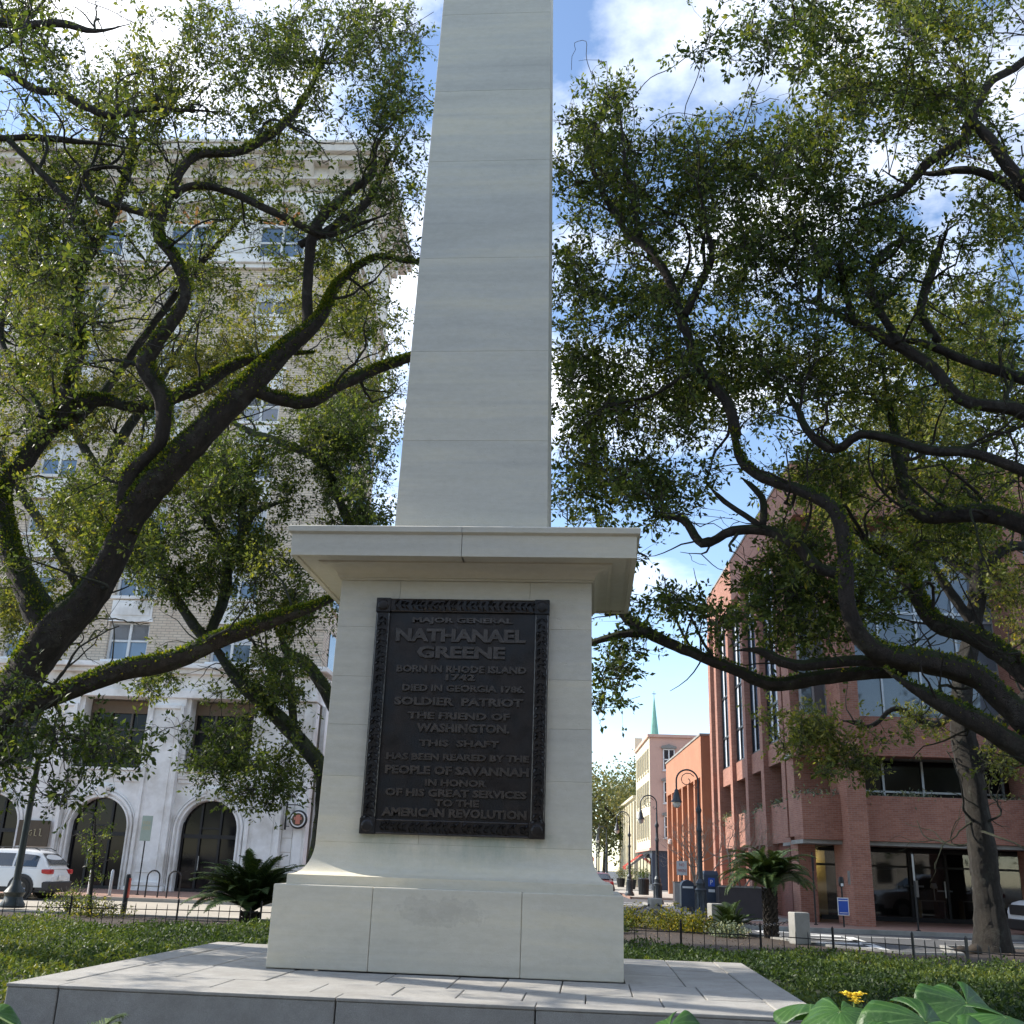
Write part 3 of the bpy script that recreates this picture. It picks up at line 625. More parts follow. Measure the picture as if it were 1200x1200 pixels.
        tag(link('crown', np_mesh('crown', V, F, leafmat, T), root), kind='stuff')
    return PP if nleaf else None
def make_tree(name, label, cat, specs, blobs, seed, nleaf, leaf=.075, leafmat=None, bark=None, fern=0, wblobs=(), group=None, fern_sel=None, base=None, twigmat=None, bf=.35, spread=.22, dropbare=.06, tip=.006, sides=12, flare=True, boughs=0, bmat=None, bscale=1., crooks=0, dmin=.26):
    rng = np.random.default_rng(seed); bark = bark or M_BARK
    limbs = [limb_pts(s, rng) for s in specs]
    b0 = limbs[0][0, :3]; root = thing(name, label, cat, (0, 0, 0), 0, group)
    ctr = Vector((b0[0], b0[1], 0)); root.location = ctr
    for k, P in enumerate(limbs):
        r = P[:, 3].copy()
        vs, fs = bark_tube(P[:, :3], r, rng, (20 if r.max() > .14 else 12) if r.max() > .06 else 7)
        vs = vs - np.array(ctr)
        me = bpy.data.meshes.new('limb'); me.from_pydata([tuple(v) for v in vs], [], fs); me.materials.append(bark); me.shade_smooth(); me.update()
        link('trunk' if k == 0 else 'limb', me, root)
    A, TB = (sample_blobs(blobs, rng) if blobs else (np.zeros((0, 3)), np.zeros(0)))
    if wblobs:
        A2, T2 = sample_world(wblobs, rng); A = np.vstack([A, A2]); TB = np.concatenate([TB, T2])
    if len(A) > 50 and dmin:
        A_, T_ = A, TB; pr = rng.permutation(len(A)); keep = []; grid = {}
        for i in pr:
            c = tuple((A_[i] / dmin).astype(int)); ok = True
            for dx_ in (-1, 0, 1):
                for dy_ in (-1, 0, 1):
                    for dz_ in (-1, 0, 1):
                        for j in grid.get((c[0] + dx_, c[1] + dy_, c[2] + dz_), ()):
                            if np.abs(A_[i] - A_[j]).sum() < dmin * 1.2: ok = False; break
                        if not ok: break
                    if not ok: break
                if not ok: break
            if ok: keep.append(i); grid.setdefault(c, []).append(i)
        A, TB = A_[keep], T_[keep]; print(name, seed, 'attractors', len(A_), '->', len(A))
    A = A - np.array(ctr); A = A[A[:, 2] > .3] if len(A) else A
    Ls = [np.column_stack([p[:, :3] - np.array(ctr), p[:, 3]]) for p in limbs]
    use = [p for p in Ls]
    if crooks:
        Vb = []; Fb = []; nbv = 0; stack = []; lim = [p for p in Ls if p[:, 3].max() > .02]
        wts = np.array([np.linalg.norm(np.diff(p[:, :3], axis=0), axis=1).sum() for p in lim]); wts /= wts.sum()
        for _ in range(crooks):
            P = lim[rng.choice(len(lim), p=wts)]; j = int(len(P) * rng.uniform(.2, .98)); j = min(max(j, 1), len(P) - 2); r = P[j, 3]
            if P[j, 2] < 2.2: continue
            T = P[j + 1, :3] - P[j - 1, :3]; T /= np.linalg.norm(T) + 1e-9; d = T * .6 + rng.normal(0, .75, 3); d[2] += .25; d /= np.linalg.norm(d)
            stack.append((P[j, :3], d, min(r * .7, rng.uniform(.014, .036) * bscale), 0))
        while stack:
            q, d, r, lev = stack.pop(); Lg = rng.uniform(38, 62) * r + .35; m = max(4, int(Lg / .15)); pts = [q]; curl = rng.normal(0, .05, 3)
            for i in range(m):
                kick = rng.normal(0, .20, 3) + curl
                if rng.random() < .14: kick += rng.normal(0, .6, 3)
                d = d + kick + np.array([0, 0, .045]); d /= np.linalg.norm(d); q = q + d * .15; pts.append(q)
                if lev < 2 and rng.random() < .13:
                    dd = d + rng.normal(0, .8, 3); stack.append((q, dd / np.linalg.norm(dd), max(.006, r * (1 - .6 * i / m) * rng.uniform(.5, .75)), lev + 1))
            t = np.linspace(0, 1, m + 1); rr = np.maximum(.004, r * (1 - .75 * t)); C = np.column_stack([np.array(pts), rr])
            C = C[C[:, 2] > 1.5]
            if len(C) < 4: continue
            vs, fs = tube_geo(C[:, :3], C[:, 3], 6 if r > .015 else 4, False); Vb += [tuple(v) for v in vs]; Fb += [tuple(i + nbv for i in f) for f in fs]; nbv = len(Vb); use.append(C)
        me = bpy.data.meshes.new('crooked_branches'); me.from_pydata(Vb, [], Fb); me.materials.append(bmat or bark); me.shade_smooth(); me.update(); tag(link('crooked_branches', me, root), kind='stuff')
    if boughs and len(A):
        pool = np.vstack([p for p in use]); Vb = []; Fb = []; nbv = 0
        tg = A[rng.permutation(len(A))[:boughs]]
        dd = np.array([np.linalg.norm(pool[:, :3] - q, axis=1).min() for q in tg]); tg = tg[np.argsort(dd)]
        for q in tg:
            D = np.linalg.norm(pool[:, :3] - q, axis=1); ok = pool[:, 3] > .012; D = np.where(ok, D, 99); j = int(D.argmin()); a = pool[j, :3]; Lg = D[j]
            if Lg < .35 or Lg > 3.6: continue
            d = (q - a) / Lg; e = q + d * .25 * Lg; m = max(4, int(Lg / .26)); t = np.linspace(0, 1, m)[:, None]; P = a + (e - a) * t
            w = rng.normal(0, 1, (m, 3)); w = np.cumsum(w, 0); w -= w[0] + (w[-1] - w[0]) * t; P = P + w * .095 * min(1.5, Lg) ** .5 + np.sin(t * math.pi) * rng.normal(0, .13, 3) * Lg
            P += np.array([0, 0, 1.]) * (np.sin(t * math.pi) * rng.uniform(-.1, .16) * Lg)
            r0 = min(pool[j, 3] * .8, (.020 + .016 * Lg) * bscale); r = r0 * (1 - .72 * t[:, 0] ** .8)
            C = cat_rom(np.column_stack([P, r]), .12); C[:, 3] = np.maximum(C[:, 3], .005)
            vs, fs = bark_tube(C[:, :3], C[:, 3], rng, 7, .12); Vb += [tuple(v) for v in vs]; Fb += [tuple(i + nbv for i in f) for f in fs]; nbv = len(Vb)
            pool = np.vstack([pool, C]); use.append(C)
        if Fb:
            me = bpy.data.meshes.new('branches'); me.from_pydata(Vb, [], Fb); me.materials.append(bmat or bark); me.shade_smooth(); me.update(); tag(link('branches', me, root), kind='stuff')
    grow_tree(root, use, A, TB[:len(A)], rng, nleaf, leaf, leafmat or M_OAK, bf=bf, twigmat=twigmat, spread=spread, dropbare=dropbare, tip=tip)
    if fern:
        PP = []; OO = []
        for k in (fern_sel if fern_sel is not None else range(len(Ls))):
            P = Ls[k]
            r = P[:, 3]; Lg = np.linalg.norm(np.diff(P[:, :3], axis=0), axis=1).sum(); m = int(fern * Lg * min(2.2, r.mean() / .12))
            i = rng.integers(0, len(P) - 1, m); f_ = rng.random(m)[:, None]; q = P[i, :3] * (1 - f_) + P[i + 1, :3] * f_; T = P[i + 1, :3] - P[i, :3]; T /= np.linalg.norm(T, axis=1)[:, None] + 1e-9
            side = np.cross(T, [0, 0, 1.]); side /= np.linalg.norm(side, axis=1)[:, None] + 1e-6; up = np.cross(side, T)
            a = rng.normal(0, .85, m); nn = up * np.cos(a)[:, None] + side * np.sin(a)[:, None]
            patch = np.sin(i * .31 + k * 2.1) + rng.normal(0, .5, m) > -.75
            q = q + nn * (r[i] * .93)[:, None]; PP.append(q[patch]); OO.append(nn[patch])
        PP = np.vstack(PP); OO = np.vstack(OO)
        V, F, T = leaves(PP, rng, .058, .5, None, OO * 1.1, -.1)
        tag(link('fern_cover', np_mesh('fern_cover', V, F, M_FERN, T), root), kind='stuff')
    return root
THICK = .44
# ---- near oak on the left: trunk leans in from beyond the left edge
OA = [[(-150, 1150, 1.6, 130), (-90, 1000, 1.6, 112), (-20, 880, 1.6, 108), (25, 800, 1.6, 98), (62, 742, 1.5, 100), (110, 690, 1.5, 70), (155, 600, 1.4, 66), (190, 555, 1.3, 66), (240, 505, 1.3, 62), (290, 455, 1.4, 52), (330, 415, 1.6, 40), (375, 375, 1.8, 26), (395, 335, 2, 20), (440, 303, 2.2, 16), (480, 308, 2.4, 13), (505, 300, 2.6, 9)],
 [(62, 742, 1.5, 70), (30, 690, 1.6, 52), (8, 640, 1.8, 44), (0, 580, 2.0, 44), (25, 545, 2.2, 44), (60, 500, 2.4, 36), (85, 475, 2.6, 34), (120, 470, 2.8, 20), (165, 478, 3, 16), (230, 455, 3.2, 22), (270, 430, 3.4, 22), (320, 415, 3.4, 16), (370, 412, 3.4, 9)],
 [(70, 500, 2.4, 30), (82, 440, 2.4, 22), (92, 400, 2.5, 20), (85, 360, 2.6, 18), (95, 310, 2.6, 18), (120, 270, 2.7, 16), (140, 230, 2.8, 12), (155, 180, 3, 9), (150, 120, 3.2, 5)],
 [(145, 625, 1.4, 40), (150, 560, 1.3, 34), (185, 520, 1.2, 30), (188, 470, 1.1, 34), (170, 430, 1.0, 34), (185, 400, .9, 26), (218, 350, .8, 16), (205, 305, .7, 15), (185, 275, .7, 15), (195, 240, .7, 14), (210, 200, .8, 13), (230, 180, .9, 11), (275, 178, 1.1, 10), (310, 162, 1.3, 9), (345, 130, 1.5, 8), (368, 95, 1.7, 5), (385, 50, 1.9, 3)],
 [(205, 228, .75, 11), (225, 215, .8, 10), (265, 222, .9, 9), (310, 243, 1.0, 9), (350, 262, 1.2, 8), (380, 275, 1.5, 7), (420, 262, 1.8, 5), (470, 245, 2, 4)],
 [(-160, 1020, .4, 60), (-90, 930, .3, 52), (-20, 870, .2, 50), (20, 836, .1, 48), (80, 812, 0, 40), (140, 790, 0, 36), (200, 778, .1, 36), (260, 752, .3, 32), (320, 728, .6, 26), (375, 708, 1., 20), (420, 690, 1.6, 14)],
 [(290, 455, 1.4, 26), (330, 468, 1.6, 24), (365, 470, 1.8, 22), (400, 448, 2.2, 18), (440, 432, 2.6, 15), (485, 418, 3, 12), (540, 402, 3.4, 8)],
 [(360, 385, 1.8, 18), (362, 320, 1.8, 14), (372, 265, 1.8, 14), (410, 225, 1.9, 13), (435, 205, 2, 10), (440, 170, 2, 7), (475, 130, 2, 5)],
 [(360, 330, 1.9, 10), (300, 330, 1.6, 4), (350, 285, 1.8, 8), (395, 262, 1.8, 10)][2:] + [(430, 235, 2, 10), (455, 190, 2.2, 6), (480, 150, 2.4, 4)],
 [(-95, 995, 1.5, 120), (-160, 850, 1.1, 96), (-190, 700, .8, 84), (-195, 550, .4, 72), (-175, 400, 0, 58), (-140, 250, -.5, 44), (-100, 130, -.8, 34), (-60, 60, -1.0, 26), (0, 22, -.8, 18), (30, 20, -.7, 15), (55, -5, -.6, 14), (80, -40, -.6, 8)],
 [(-62, 62, -1., 18), (-20, 28, -.8, 14), (30, 28, -.7, 11), (70, 27, -.6, 9), (110, 35, -.5, 6), (150, 27, -.4, 4)],
 [(-125, 205, -.6, 30), (-90, 120, -.2, 22), (-50, 80, .1, 14), (0, 82, .3, 11), (40, 105, .4, 10), (70, 108, .5, 9), (100, 125, .6, 9), (130, 135, .7, 9), (170, 127, .9, 8), (230, 130, 1.1, 6), (275, 132, 1.3, 4)],
 [(-150, 290, -.4, 30), (-105, 200, -.2, 20), (-50, 165, .0, 12), (0, 162, .1, 8), (50, 160, .2, 8), (90, 165, .3, 7), (130, 170, .4, 6), (170, 178, .6, 4)],
 [(10, 163, .1, 7), (45, 200, .1, 8), (80, 240, .2, 8), (105, 275, .3, 7), (115, 300, .5, 5)],
 [(180, 255, .7, 8), (150, 245, .7, 9), (110, 232, .8, 8), (100, 205, .9, 8), (120, 195, 1., 6), (165, 197, 1.2, 4)],
 [(60, 440, 2.6, 10), (45, 520, 2.5, 10), (58, 502, 2.4, 14), (40, 470, 2.6, 12), (20, 440, 2.7, 8), (0, 390, 2.9, 7), (15, 330, 3., 5)][2:],
 [(150, 1180, 0, 0)][:0] or [(88, 492, 2.6, 18), (122, 458, 3.2, 16), (150, 420, 3.6, 14), (175, 385, 3.8, 13), (205, 345, 4, 9), (255, 285, 4.2, 6), (300, 240, 4.4, 4)]]
BA = [(40, 250, 90, 60, -1, 3, 150, .45), (60, 300, 75, 55, 0, 3, 120, .4), (150, 120, 110, 60, 0, 4, 150, .6), (190, 90, 60, 50, 0, 3, 60, .75), (90, 200, 100, 60, 0, 3, 100, .5), (330, 60, 130, 70, 0, 4, 160, .45), (430, 30, 90, 50, 0, 4, 100, .4),
 (455, 130, 60, 90, 0, 4, 110, .4), (300, 150, 110, 60, 0, 4, 90, .5), (260, 240, 120, 60, 0, 5, 80, .65), (230, 330, 120, 60, 1, 6, 80, .7), (380, 280, 110, 90, 1, 6, 110, .6), (455, 240, 50, 70, 0, 4, 70, .35), (20, 30, 70, 60, -2, 2, 50, .4), (60, 70, 50, 50, -2, 1, 25, .45),
 (90, 865, 100, 30, -1.5, 1.5, 75, .2), (10, 860, 50, 60, -1.5, 1, 70, .15), (70, 930, 60, 26, -1.5, 1, 24, .25), (135, 880, 45, 16, -1, 1, 36, .3), (45, 400, 70, 50, 1, 5, 70, .6), (430, 380, 60, 60, 2, 6, 60, .6), (130, 600, 60, 60, 1, 5, 45, .7), (240, 20, 60, 40, 0, 3, 40, .5)]
make_tree('live_oak', 'nearest big live oak, fern-covered forking limbs leaning in from the left edge', 'tree', OA, BA, 5, 98000, .08, M_OAK, M_BARK, fern=820,
 fern_sel=[0, 1, 2, 3, 5, 6], boughs=220, crooks=120, bmat=M_BARKG2, wblobs=[(-9, 1, 8, 4, 4, 3, 130), (-7, -3, 10, 4, 4, 2.5, 110)], dropbare=.08, spread=.34)
THICK = .34
# ---- right oak: several limbs sweep in from beyond the right edge
OC = [[(1420, 1190, .6, 190), (1370, 1020, .6, 160), (1300, 930, .6, 140), (1210, 850, .6, 76), (1150, 795, .6, 66), (1090, 776, .5, 62), (1040, 770, .4, 54), (1005, 745, .3, 48), (990, 700, .2, 38), (988, 640, .2, 34), (975, 595, .2, 32), (940, 572, .3, 28), (895, 555, .5, 26), (868, 535, .7, 24), (860, 495, .9, 20), (845, 465, 1.1, 16), (820, 450, 1.3, 8)],
 [(1060, 785, .9, 30), (1010, 790, .9, 32), (960, 795, 1.0, 34), (905, 803, 1.1, 28), (860, 785, 1.2, 24), (810, 765, 1.4, 22), (765, 745, 1.5, 22), (735, 725, 1.7, 20), (715, 708, 2, 13), (680, 700, 2.4, 8)],
 [(760, 742, 1.6, 12), (735, 740, 1.7, 11), (705, 748, 1.8, 8), (670, 760, 2, 5)],
 [(1350, 985, .7, 90), (1310, 950, .8, 90), (1230, 900, .7, 70), (1150, 850, .5, 56), (1100, 822, .4, 48), (1060, 800, .3, 40), (1035, 780, .3, 30)],
 [(1345, 970, .8, 90), (1300, 900, 1.5, 76), (1210, 800, 1.8, 60), (1140, 745, 2, 44), (1095, 730, 2.2, 40), (1070, 690, 2.5, 38), (1050, 655, 2.8, 36), (1020, 640, 3, 26), (1000, 615, 3.2, 12)],
 [(1385, 790, .7, 100), (1340, 710, 1.1, 76), (1260, 650, 1.2, 60), (1200, 615, 1.1, 46), (1150, 602, 1.1, 40), (1090, 605, 1.2, 34), (1065, 585, 1.3, 30), (1055, 545, 1.5, 26), (1050, 510, 1.7, 18), (1040, 470, 2, 12), (1030, 420, 2.3, 8)],
 [(1392, 690, .5, 80), (1340, 615, .1, 50), (1200, 553, 0, 22), (1140, 530, .1, 20), (1090, 527, .3, 18), (1050, 515, .5, 16), (1010, 510, .7, 14), (980, 528, .8, 14), (950, 510, 1., 12), (930, 470, 1.2, 8), (900, 430, 1.5, 5)],
 [(1392, 640, .6, 80), (1340, 560, .7, 60), (1260, 510, .6, 40), (1190, 480, .4, 26), (1130, 468, .3, 24), (1095, 430, .3, 22), (1050, 402, .4, 22), (1000, 375, .5, 18), (960, 355, .7, 12), (925, 352, .9, 7)],
 [(1262, 512, .6, 34), (1225, 455, .7, 26), (1190, 440, .8, 20), (1130, 420, .9, 15), (1080, 400, 1., 12), (1030, 400, 1.2, 8)],
 [(1345, 365, -.3, 50), (1290, 290, -.5, 40), (1200, 212, -.4, 26), (1160, 160, -.3, 22), (1138, 142, -.2, 18), (1130, 165, -.2, 16), (1090, 190, -.1, 14), (1060, 225, 0, 12), (1020, 240, .2, 10), (980, 255, .4, 7)],
 [(1138, 145, -.2, 12), (1160, 100, -.2, 11), (1190, 80, -.2, 10), (1230, 50, -.2, 8)],
 [(1330, 350, -.2, 30), (1260, 270, 0, 22), (1210, 235, .1, 20), (1170, 210, .2, 14), (1130, 200, .3, 11), (1090, 205, .5, 9), (1060, 195, .7, 5)],
 [(1050, 402, .4, 12), (1020, 340, .6, 9), (1030, 300, .7, 7), (1070, 270, .9, 5)], [(1000, 375, .5, 8), (985, 320, .6, 7), (990, 280, .7, 4)], [(960, 355, .6, 8), (960, 300, .7, 5), (940, 260, .8, 4)],
 [(1100, 400, 1.2, 14), (1080, 365, 1.4, 13), (1095, 310, 1.6, 11), (1110, 270, 1.8, 7)],
 [(1000, 680, .5, 26), (955, 665, .6, 24), (935, 640, .7, 22), (900, 622, .9, 18), (860, 622, 1.1, 16), (825, 636, 1.3, 13), (800, 610, 1.6, 10), (760, 605, 1.9, 6)],
 [(895, 618, 1, 10), (895, 585, 1.2, 9), (870, 560, 1.5, 6)], [(890, 618, 1, 8), (850, 590, 1.2, 7), (830, 570, 1.4, 4)],
 [(1045, 780, .5, 26), (1000, 776, .6, 20), (930, 778, .7, 18), (885, 760, .8, 14), (860, 762, 1, 6)]]
BC = [(930, 190, 110, 90, -1, 4, 300, .35), (1000, 300, 120, 110, -1, 3, 280, .3), (880, 300, 80, 110, 0, 5, 260, .4), (1080, 120, 110, 70, -2, 3, 200, .55), (930, 30, 110, 55, -3, 1, 130, .3), (1090, 20, 120, 50, -3, 2, 150, .7), (1170, 250, 60, 80, -1, 4, 110, .5),
 (900, 430, 110, 70, 0, 5, 240, .4), (1020, 440, 110, 80, 1, 6, 180, .55), (1130, 380, 90, 80, 1, 6, 130, .65), (760, 560, 90, 60, 0, 5, 190, .3), (690, 560, 50, 70, 1, 4, 110, .25), (800, 470, 90, 60, 1, 6, 170, .4),
 (735, 645, 40, 20, 0, 3, 24, .3), (792, 708, 45, 15, 0, 3, 75, .2), (852, 728, 40, 18, 0, 3, 60, .25), (725, 775, 32, 38, 1, 3, 80, .25), (700, 830, 10, 22, 1.5, 2.5, 10, .25), (925, 690, 70, 50, .5, 4, 170, .25), (915, 640, 40, 36, .5, 4, 36, .5), (1000, 700, 60, 50, .5, 4, 140, .35),
 (960, 560, 80, 50, 1, 6, 110, .5), (1100, 560, 100, 50, 1, 6, 120, .6), (1180, 480, 60, 60, 1, 6, 90, .6), (1060, 650, 70, 40, 2, 6, 90, .5), (1110, 620, 80, 50, 2, 6, 90, .5), (935, 640, 40, 34, 1, 4, 70, .35), (940, 740, 60, 40, 1, 4, 70, .3), (720, 470, 60, 70, 1, 5, 90, .35), (1000, 110, 80, 50, -2, 2, 90, .6)]
OC += [[(1340, 975, .6, 150), (1368, 880, .6, 130), (1385, 790, .7, 118), (1395, 690, .5, 100), (1392, 580, .2, 84), (1375, 470, 0, 66), (1345, 365, -.3, 48), (1330, 280, -.3, 30), (1340, 180, -.2, 16), (1320, 80, 0, 8)]]
OC += [[(862, 510, .9, 22), (850, 470, .9, 20), (820, 432, 1., 18), (803, 385, 1.1, 16), (790, 340, 1.2, 13), (760, 290, 1.3, 11), (735, 270, 1.4, 9), (700, 210, 1.5, 6), (680, 140, 1.6, 3)], [(803, 370, 1.1, 9), (820, 330, 1.1, 8), (832, 305, 1.1, 7), (825, 260, 1.2, 5), (815, 200, 1.4, 3)], [(750, 278, 1.3, 7), (735, 200, 1.3, 5), (725, 120, 1.3, 3)]]
BC += [(700, 170, 45, 80, 0, 4, 150, .35), (735, 240, 70, 90, 0, 4, 200, .3), (815, 200, 50, 80, 0, 4, 150, .45), (680, 330, 36, 70, 0, 4, 90, .3), (760, 350, 80, 50, 0, 4, 130, .4), (690, 420, 50, 70, 0, 4, 130, .35), (790, 420, 70, 60, 0, 4, 130, .45), (720, 110, 30, 28, .5, 3, 22, .4), (860, 200, 30, 60, 0, 4, 60, .45), (690, 500, 45, 60, 0, 4, 100, .3), (655, 200, 12, 60, 1, 3, 16, .4)]
make_tree('live_oak', 'big dark live oak whose long black limbs sweep in from the right edge', 'tree', OC, BC, 8, 160000, .088, M_OAK, M_BARK, fern=170, fern_sel=[0, 1, 3, 4, 4, 4, 5],
 boughs=240, crooks=130, wblobs=[(10, -1, 9, 4, 4, 3, 120)], spread=.32)
# ---- oak behind the pedestal on the left
OB = [[(368, 1078, 12, 62), (372, 1010, 12, 48), (380, 950, 12, 44), (378, 905, 12, 42), (352, 868, 12, 42), (318, 830, 11.8, 36), (285, 800, 11.5, 34), (255, 765, 11.2, 24), (240, 745, 11, 20)],
 [(380, 910, 12, 36), (400, 860, 12.4, 30), (385, 815, 12.6, 28), (362, 780, 12.8, 22), (335, 760, 13, 14), (330, 720, 13.2, 8)],
 [(252, 760, 11.2, 18), (220, 720, 11, 14), (195, 680, 11, 13), (185, 640, 11, 11), (180, 615, 11.2, 8), (150, 590, 11.5, 5)],
 [(245, 745, 11.2, 16), (262, 700, 11.4, 18), (268, 660, 11.6, 15), (285, 625, 11.8, 13), (300, 600, 12, 9), (345, 585, 12.4, 5)], [(268, 655, 11.6, 12), (248, 620, 11.8, 11), (240, 590, 12, 8), (262, 550, 12.4, 6), (250, 500, 12.8, 4)],
 [(285, 625, 11.8, 10), (285, 580, 12, 8), (300, 540, 12.4, 6), (320, 500, 12.8, 4)], [(360, 780, 12.8, 12), (340, 745, 12.6, 5), (345, 860, 12.2, 10), (342, 810, 12.4, 9)][2:] + [(330, 775, 12.8, 6), (290, 760, 13, 4)],
 [(410, 620, 13, 16), (395, 580, 13, 15), (375, 540, 13.2, 15), (330, 520, 13.4, 11), (290, 505, 13.6, 8), (250, 480, 13.8, 5)], [(420, 900, 13, 24), (430, 760, 13, 20), (425, 680, 13, 18), (410, 615, 13, 16)]]
OB = OB[:7] + [OB[8], OB[7]]
BB = [(250, 560, 130, 70, 9, 15, 330, .5), (400, 520, 70, 80, 10, 15, 240, .3), (290, 650, 90, 50, 9, 15, 150, .55), (170, 640, 60, 50, 9, 13, 100, .4), (220, 680, 60, 40, 9, 13, 80, .45), (330, 720, 60, 40, 10, 14, 80, .4), (265, 880, 42, 50, 9, 12, 75, .25), (320, 800, 60, 50, 10, 13, 75, .35),
 (330, 910, 35, 45, 10, 13, 60, .35), (290, 930, 25, 25, 9, 12, 25, .4), (190, 790, 50, 30, 9, 12, 30, .4), (430, 610, 40, 50, 11, 15, 80, .35), (100, 590, 70, 70, 9, 14, 80, .6)]
make_tree('live_oak', 'live oak with green mossy trunk rising right behind the pedestal, left side', 'tree', OB, BB, 21, 95000, .10, M_OAK, M_BARKG, fern=60, fern_sel=[0, 1, 2, 3], boughs=120, crooks=60, bscale=1.2, bmat=M_BARKG2, spread=.40, dropbare=.06)
# ---- paler oak filling the background on the left
OFl = [[(-130, 1078, 16, 30), (-110, 1000, 16, 26), (-40, 850, 16, 24), (100, 700, 16, 22), (120, 560, 16, 18), (190, 440, 16, 13), (240, 360, 16, 8)], [(100, 700, 16, 16), (40, 600, 16, 13), (-20, 500, 16, 8)], [(120, 560, 16, 12), (60, 450, 16, 9), (30, 330, 16, 6)]]
BFl = [(90, 470, 120, 90, 13, 19, 240, .75), (250, 420, 150, 80, 13, 19, 240, .75), (420, 470, 70, 70, 13, 18, 110, .7), (100, 620, 110, 60, 13, 18, 130, .75), (20, 720, 60, 50, 13, 18, 70, .5), (60, 350, 90, 60, 13, 18, 80, .7), (400, 360, 80, 60, 13, 18, 80, .75), (-60, 550, 80, 150, 13, 18, 90, .6)]
make_tree('live_oak', 'yellow-green live oak in front of the white arcade building, far left', 'tree', OFl, BFl, 31, 90000, .11, M_OAKL, M_BARKG, spread=.5, dropbare=.1, boughs=90, crooks=50, bscale=1.3, bmat=M_BARKG2)
# ---- single thick trunk on the right, by the picket fence
OD = [[(1166, 1124, 13.9, 112), (1162, 1085, 13.9, 88), (1155, 1040, 13.9, 78), (1148, 980, 13.9, 72), (1140, 920, 13.9, 66), (1130, 860, 13.9, 62), (1128, 800, 13.9, 46), (1140, 740, 14, 40), (1148, 680, 14, 36), (1145, 640, 14, 32), (1160, 590, 14, 24), (1190, 560, 14, 16), (1240, 520, 14, 10)],
 [(1142, 905, 13.8, 26), (1162, 872, 13.5, 24), (1180, 840, 13.2, 24), (1230, 790, 13, 20), (1290, 740, 13, 12)], [(1148, 680, 14, 22), (1100, 640, 14.4, 20), (1075, 600, 14.8, 18), (1065, 560, 15, 14), (1060, 500, 15.4, 10), (1085, 430, 16, 6)],
 [(1140, 730, 14, 18), (1115, 695, 13.8, 16), (1090, 660, 13.6, 14), (1078, 620, 13.6, 12), (1080, 540, 13.8, 9), (1085, 460, 14, 6)], [(1148, 645, 14, 18), (1130, 600, 14.2, 14), (1140, 560, 14.4, 10), (1165, 500, 14.8, 6)],
 [(1150, 670, 14, 16), (1185, 640, 14.2, 14), (1230, 650, 14.4, 10)], [(1130, 820, 13.6, 12), (1095, 850, 13.2, 9), (1050, 830, 13, 6), (1020, 850, 13, 5), (985, 842, 13, 4)]]
BD = [(1080, 500, 120, 70, 11, 18, 200, .6), (1150, 430, 80, 80, 11, 18, 130, .65), (1130, 640, 90, 50, 11, 17, 60, .6), (960, 860, 55, 32, 11, 14, 48, .6), (1000, 895, 50, 26, 11, 14, 40, .35), (1175, 890, 30, 30, 11, 13, 24, .35), (1180, 700, 40, 40, 12, 16, 40, .7), (1070, 850, 50, 24, 11, 14, 16, .5), (980, 590, 60, 50, 13, 18, 60, .7), (1040, 370, 70, 60, 13, 18, 60, .7), (900, 840, 15, 25, 12, 14, 12, .6)]
make_tree('live_oak', 'single thick grey-brown oak trunk standing behind the picket fence at right', 'tree', OD, BD, 41, 48000, .11, M_OAKL, M_BARKD, spread=.42, boughs=90, crooks=50, bscale=1.3, bmat=M_BARKG2)
# ================================================================ GROUND (city frame)
def sheet(name, pts, z, mat, kind='structure', thick=0.):
    n = len(pts); v = [cty(u, w, z) for u, w in pts]
    if thick:
        v += [cty(u, w, z - thick) for u, w in pts]; f = [tuple(range(n)), tuple(range(2 * n - 1, n - 1, -1))] + [(i, i + n, (i + 1) % n + n, (i + 1) % n) for i in range(n)]
    else: f = [tuple(range(n))]
    a = sum(pts[i][0] * pts[(i + 1) % n][1] - pts[(i + 1) % n][0] * pts[i][1] for i in range(n))
    if a < 0: f = [q[::-1] for q in f]
    o = MB().add(v, f).build(name, mat); return tag(o, kind=kind)
sheet('ground', [(-900, -400), (900, -400), (900, 1500), (-900, 1500)], -.03, M_ASPH)
sheet('road', [(-120, 9), (120, 9), (120, 420), (-120, 420)], .0, M_ASPH)
sheet('street_lane', [(-60, 15.2), (-2.5, 15.2), (-2.5, 25.0), (-60, 25.0)], .004, M_LANE)
SQ = [(-60, 15.0), (1.5, 15.0), (2.9, 22.0), (3.6, 23.6), (5.2, 23.3), (6.0, 20.0), (7.0, 15.6), (7.9, 12.9), (9.3, 11.2), (10.6, 11.6), (11.2, 14.4), (14, 15.0), (60, 15.0), (60, -60), (-60, -60)]
sheet('square_soil', SQ, .05, M_SOIL, thick=.2)
def offset_strip(pts, w, z0, z1, mat, name):
    m = MB(); P = [np.array(q) for q in pts]
    nr = []
    for i in range(len(P)):
        d = (P[min(i + 1, len(P) - 1)] - P[max(i - 1, 0)]); d = d / np.linalg.norm(d); nr.append(np.array([-d[1], d[0]]))
    for i in range(len(P) - 1):
        a, b, c, d = P[i], P[i + 1], P[i + 1] + nr[i + 1] * w, P[i] + nr[i] * w
        v = [cty(*q, z0) for q in (a, b, c, d)] + [cty(*q, z1) for q in (a, b, c, d)]
        m.add(v, [(0, 1, 2, 3), (7, 6, 5, 4), (0, 4, 5, 1), (1, 5, 6, 2), (2, 6, 7, 3), (3, 7, 4, 0)])
    return tag(m.build(name, mat), kind='structure')
offset_strip(SQ[:13][::1], .16, -.05, .10, M_CONCG, 'square_kerb')
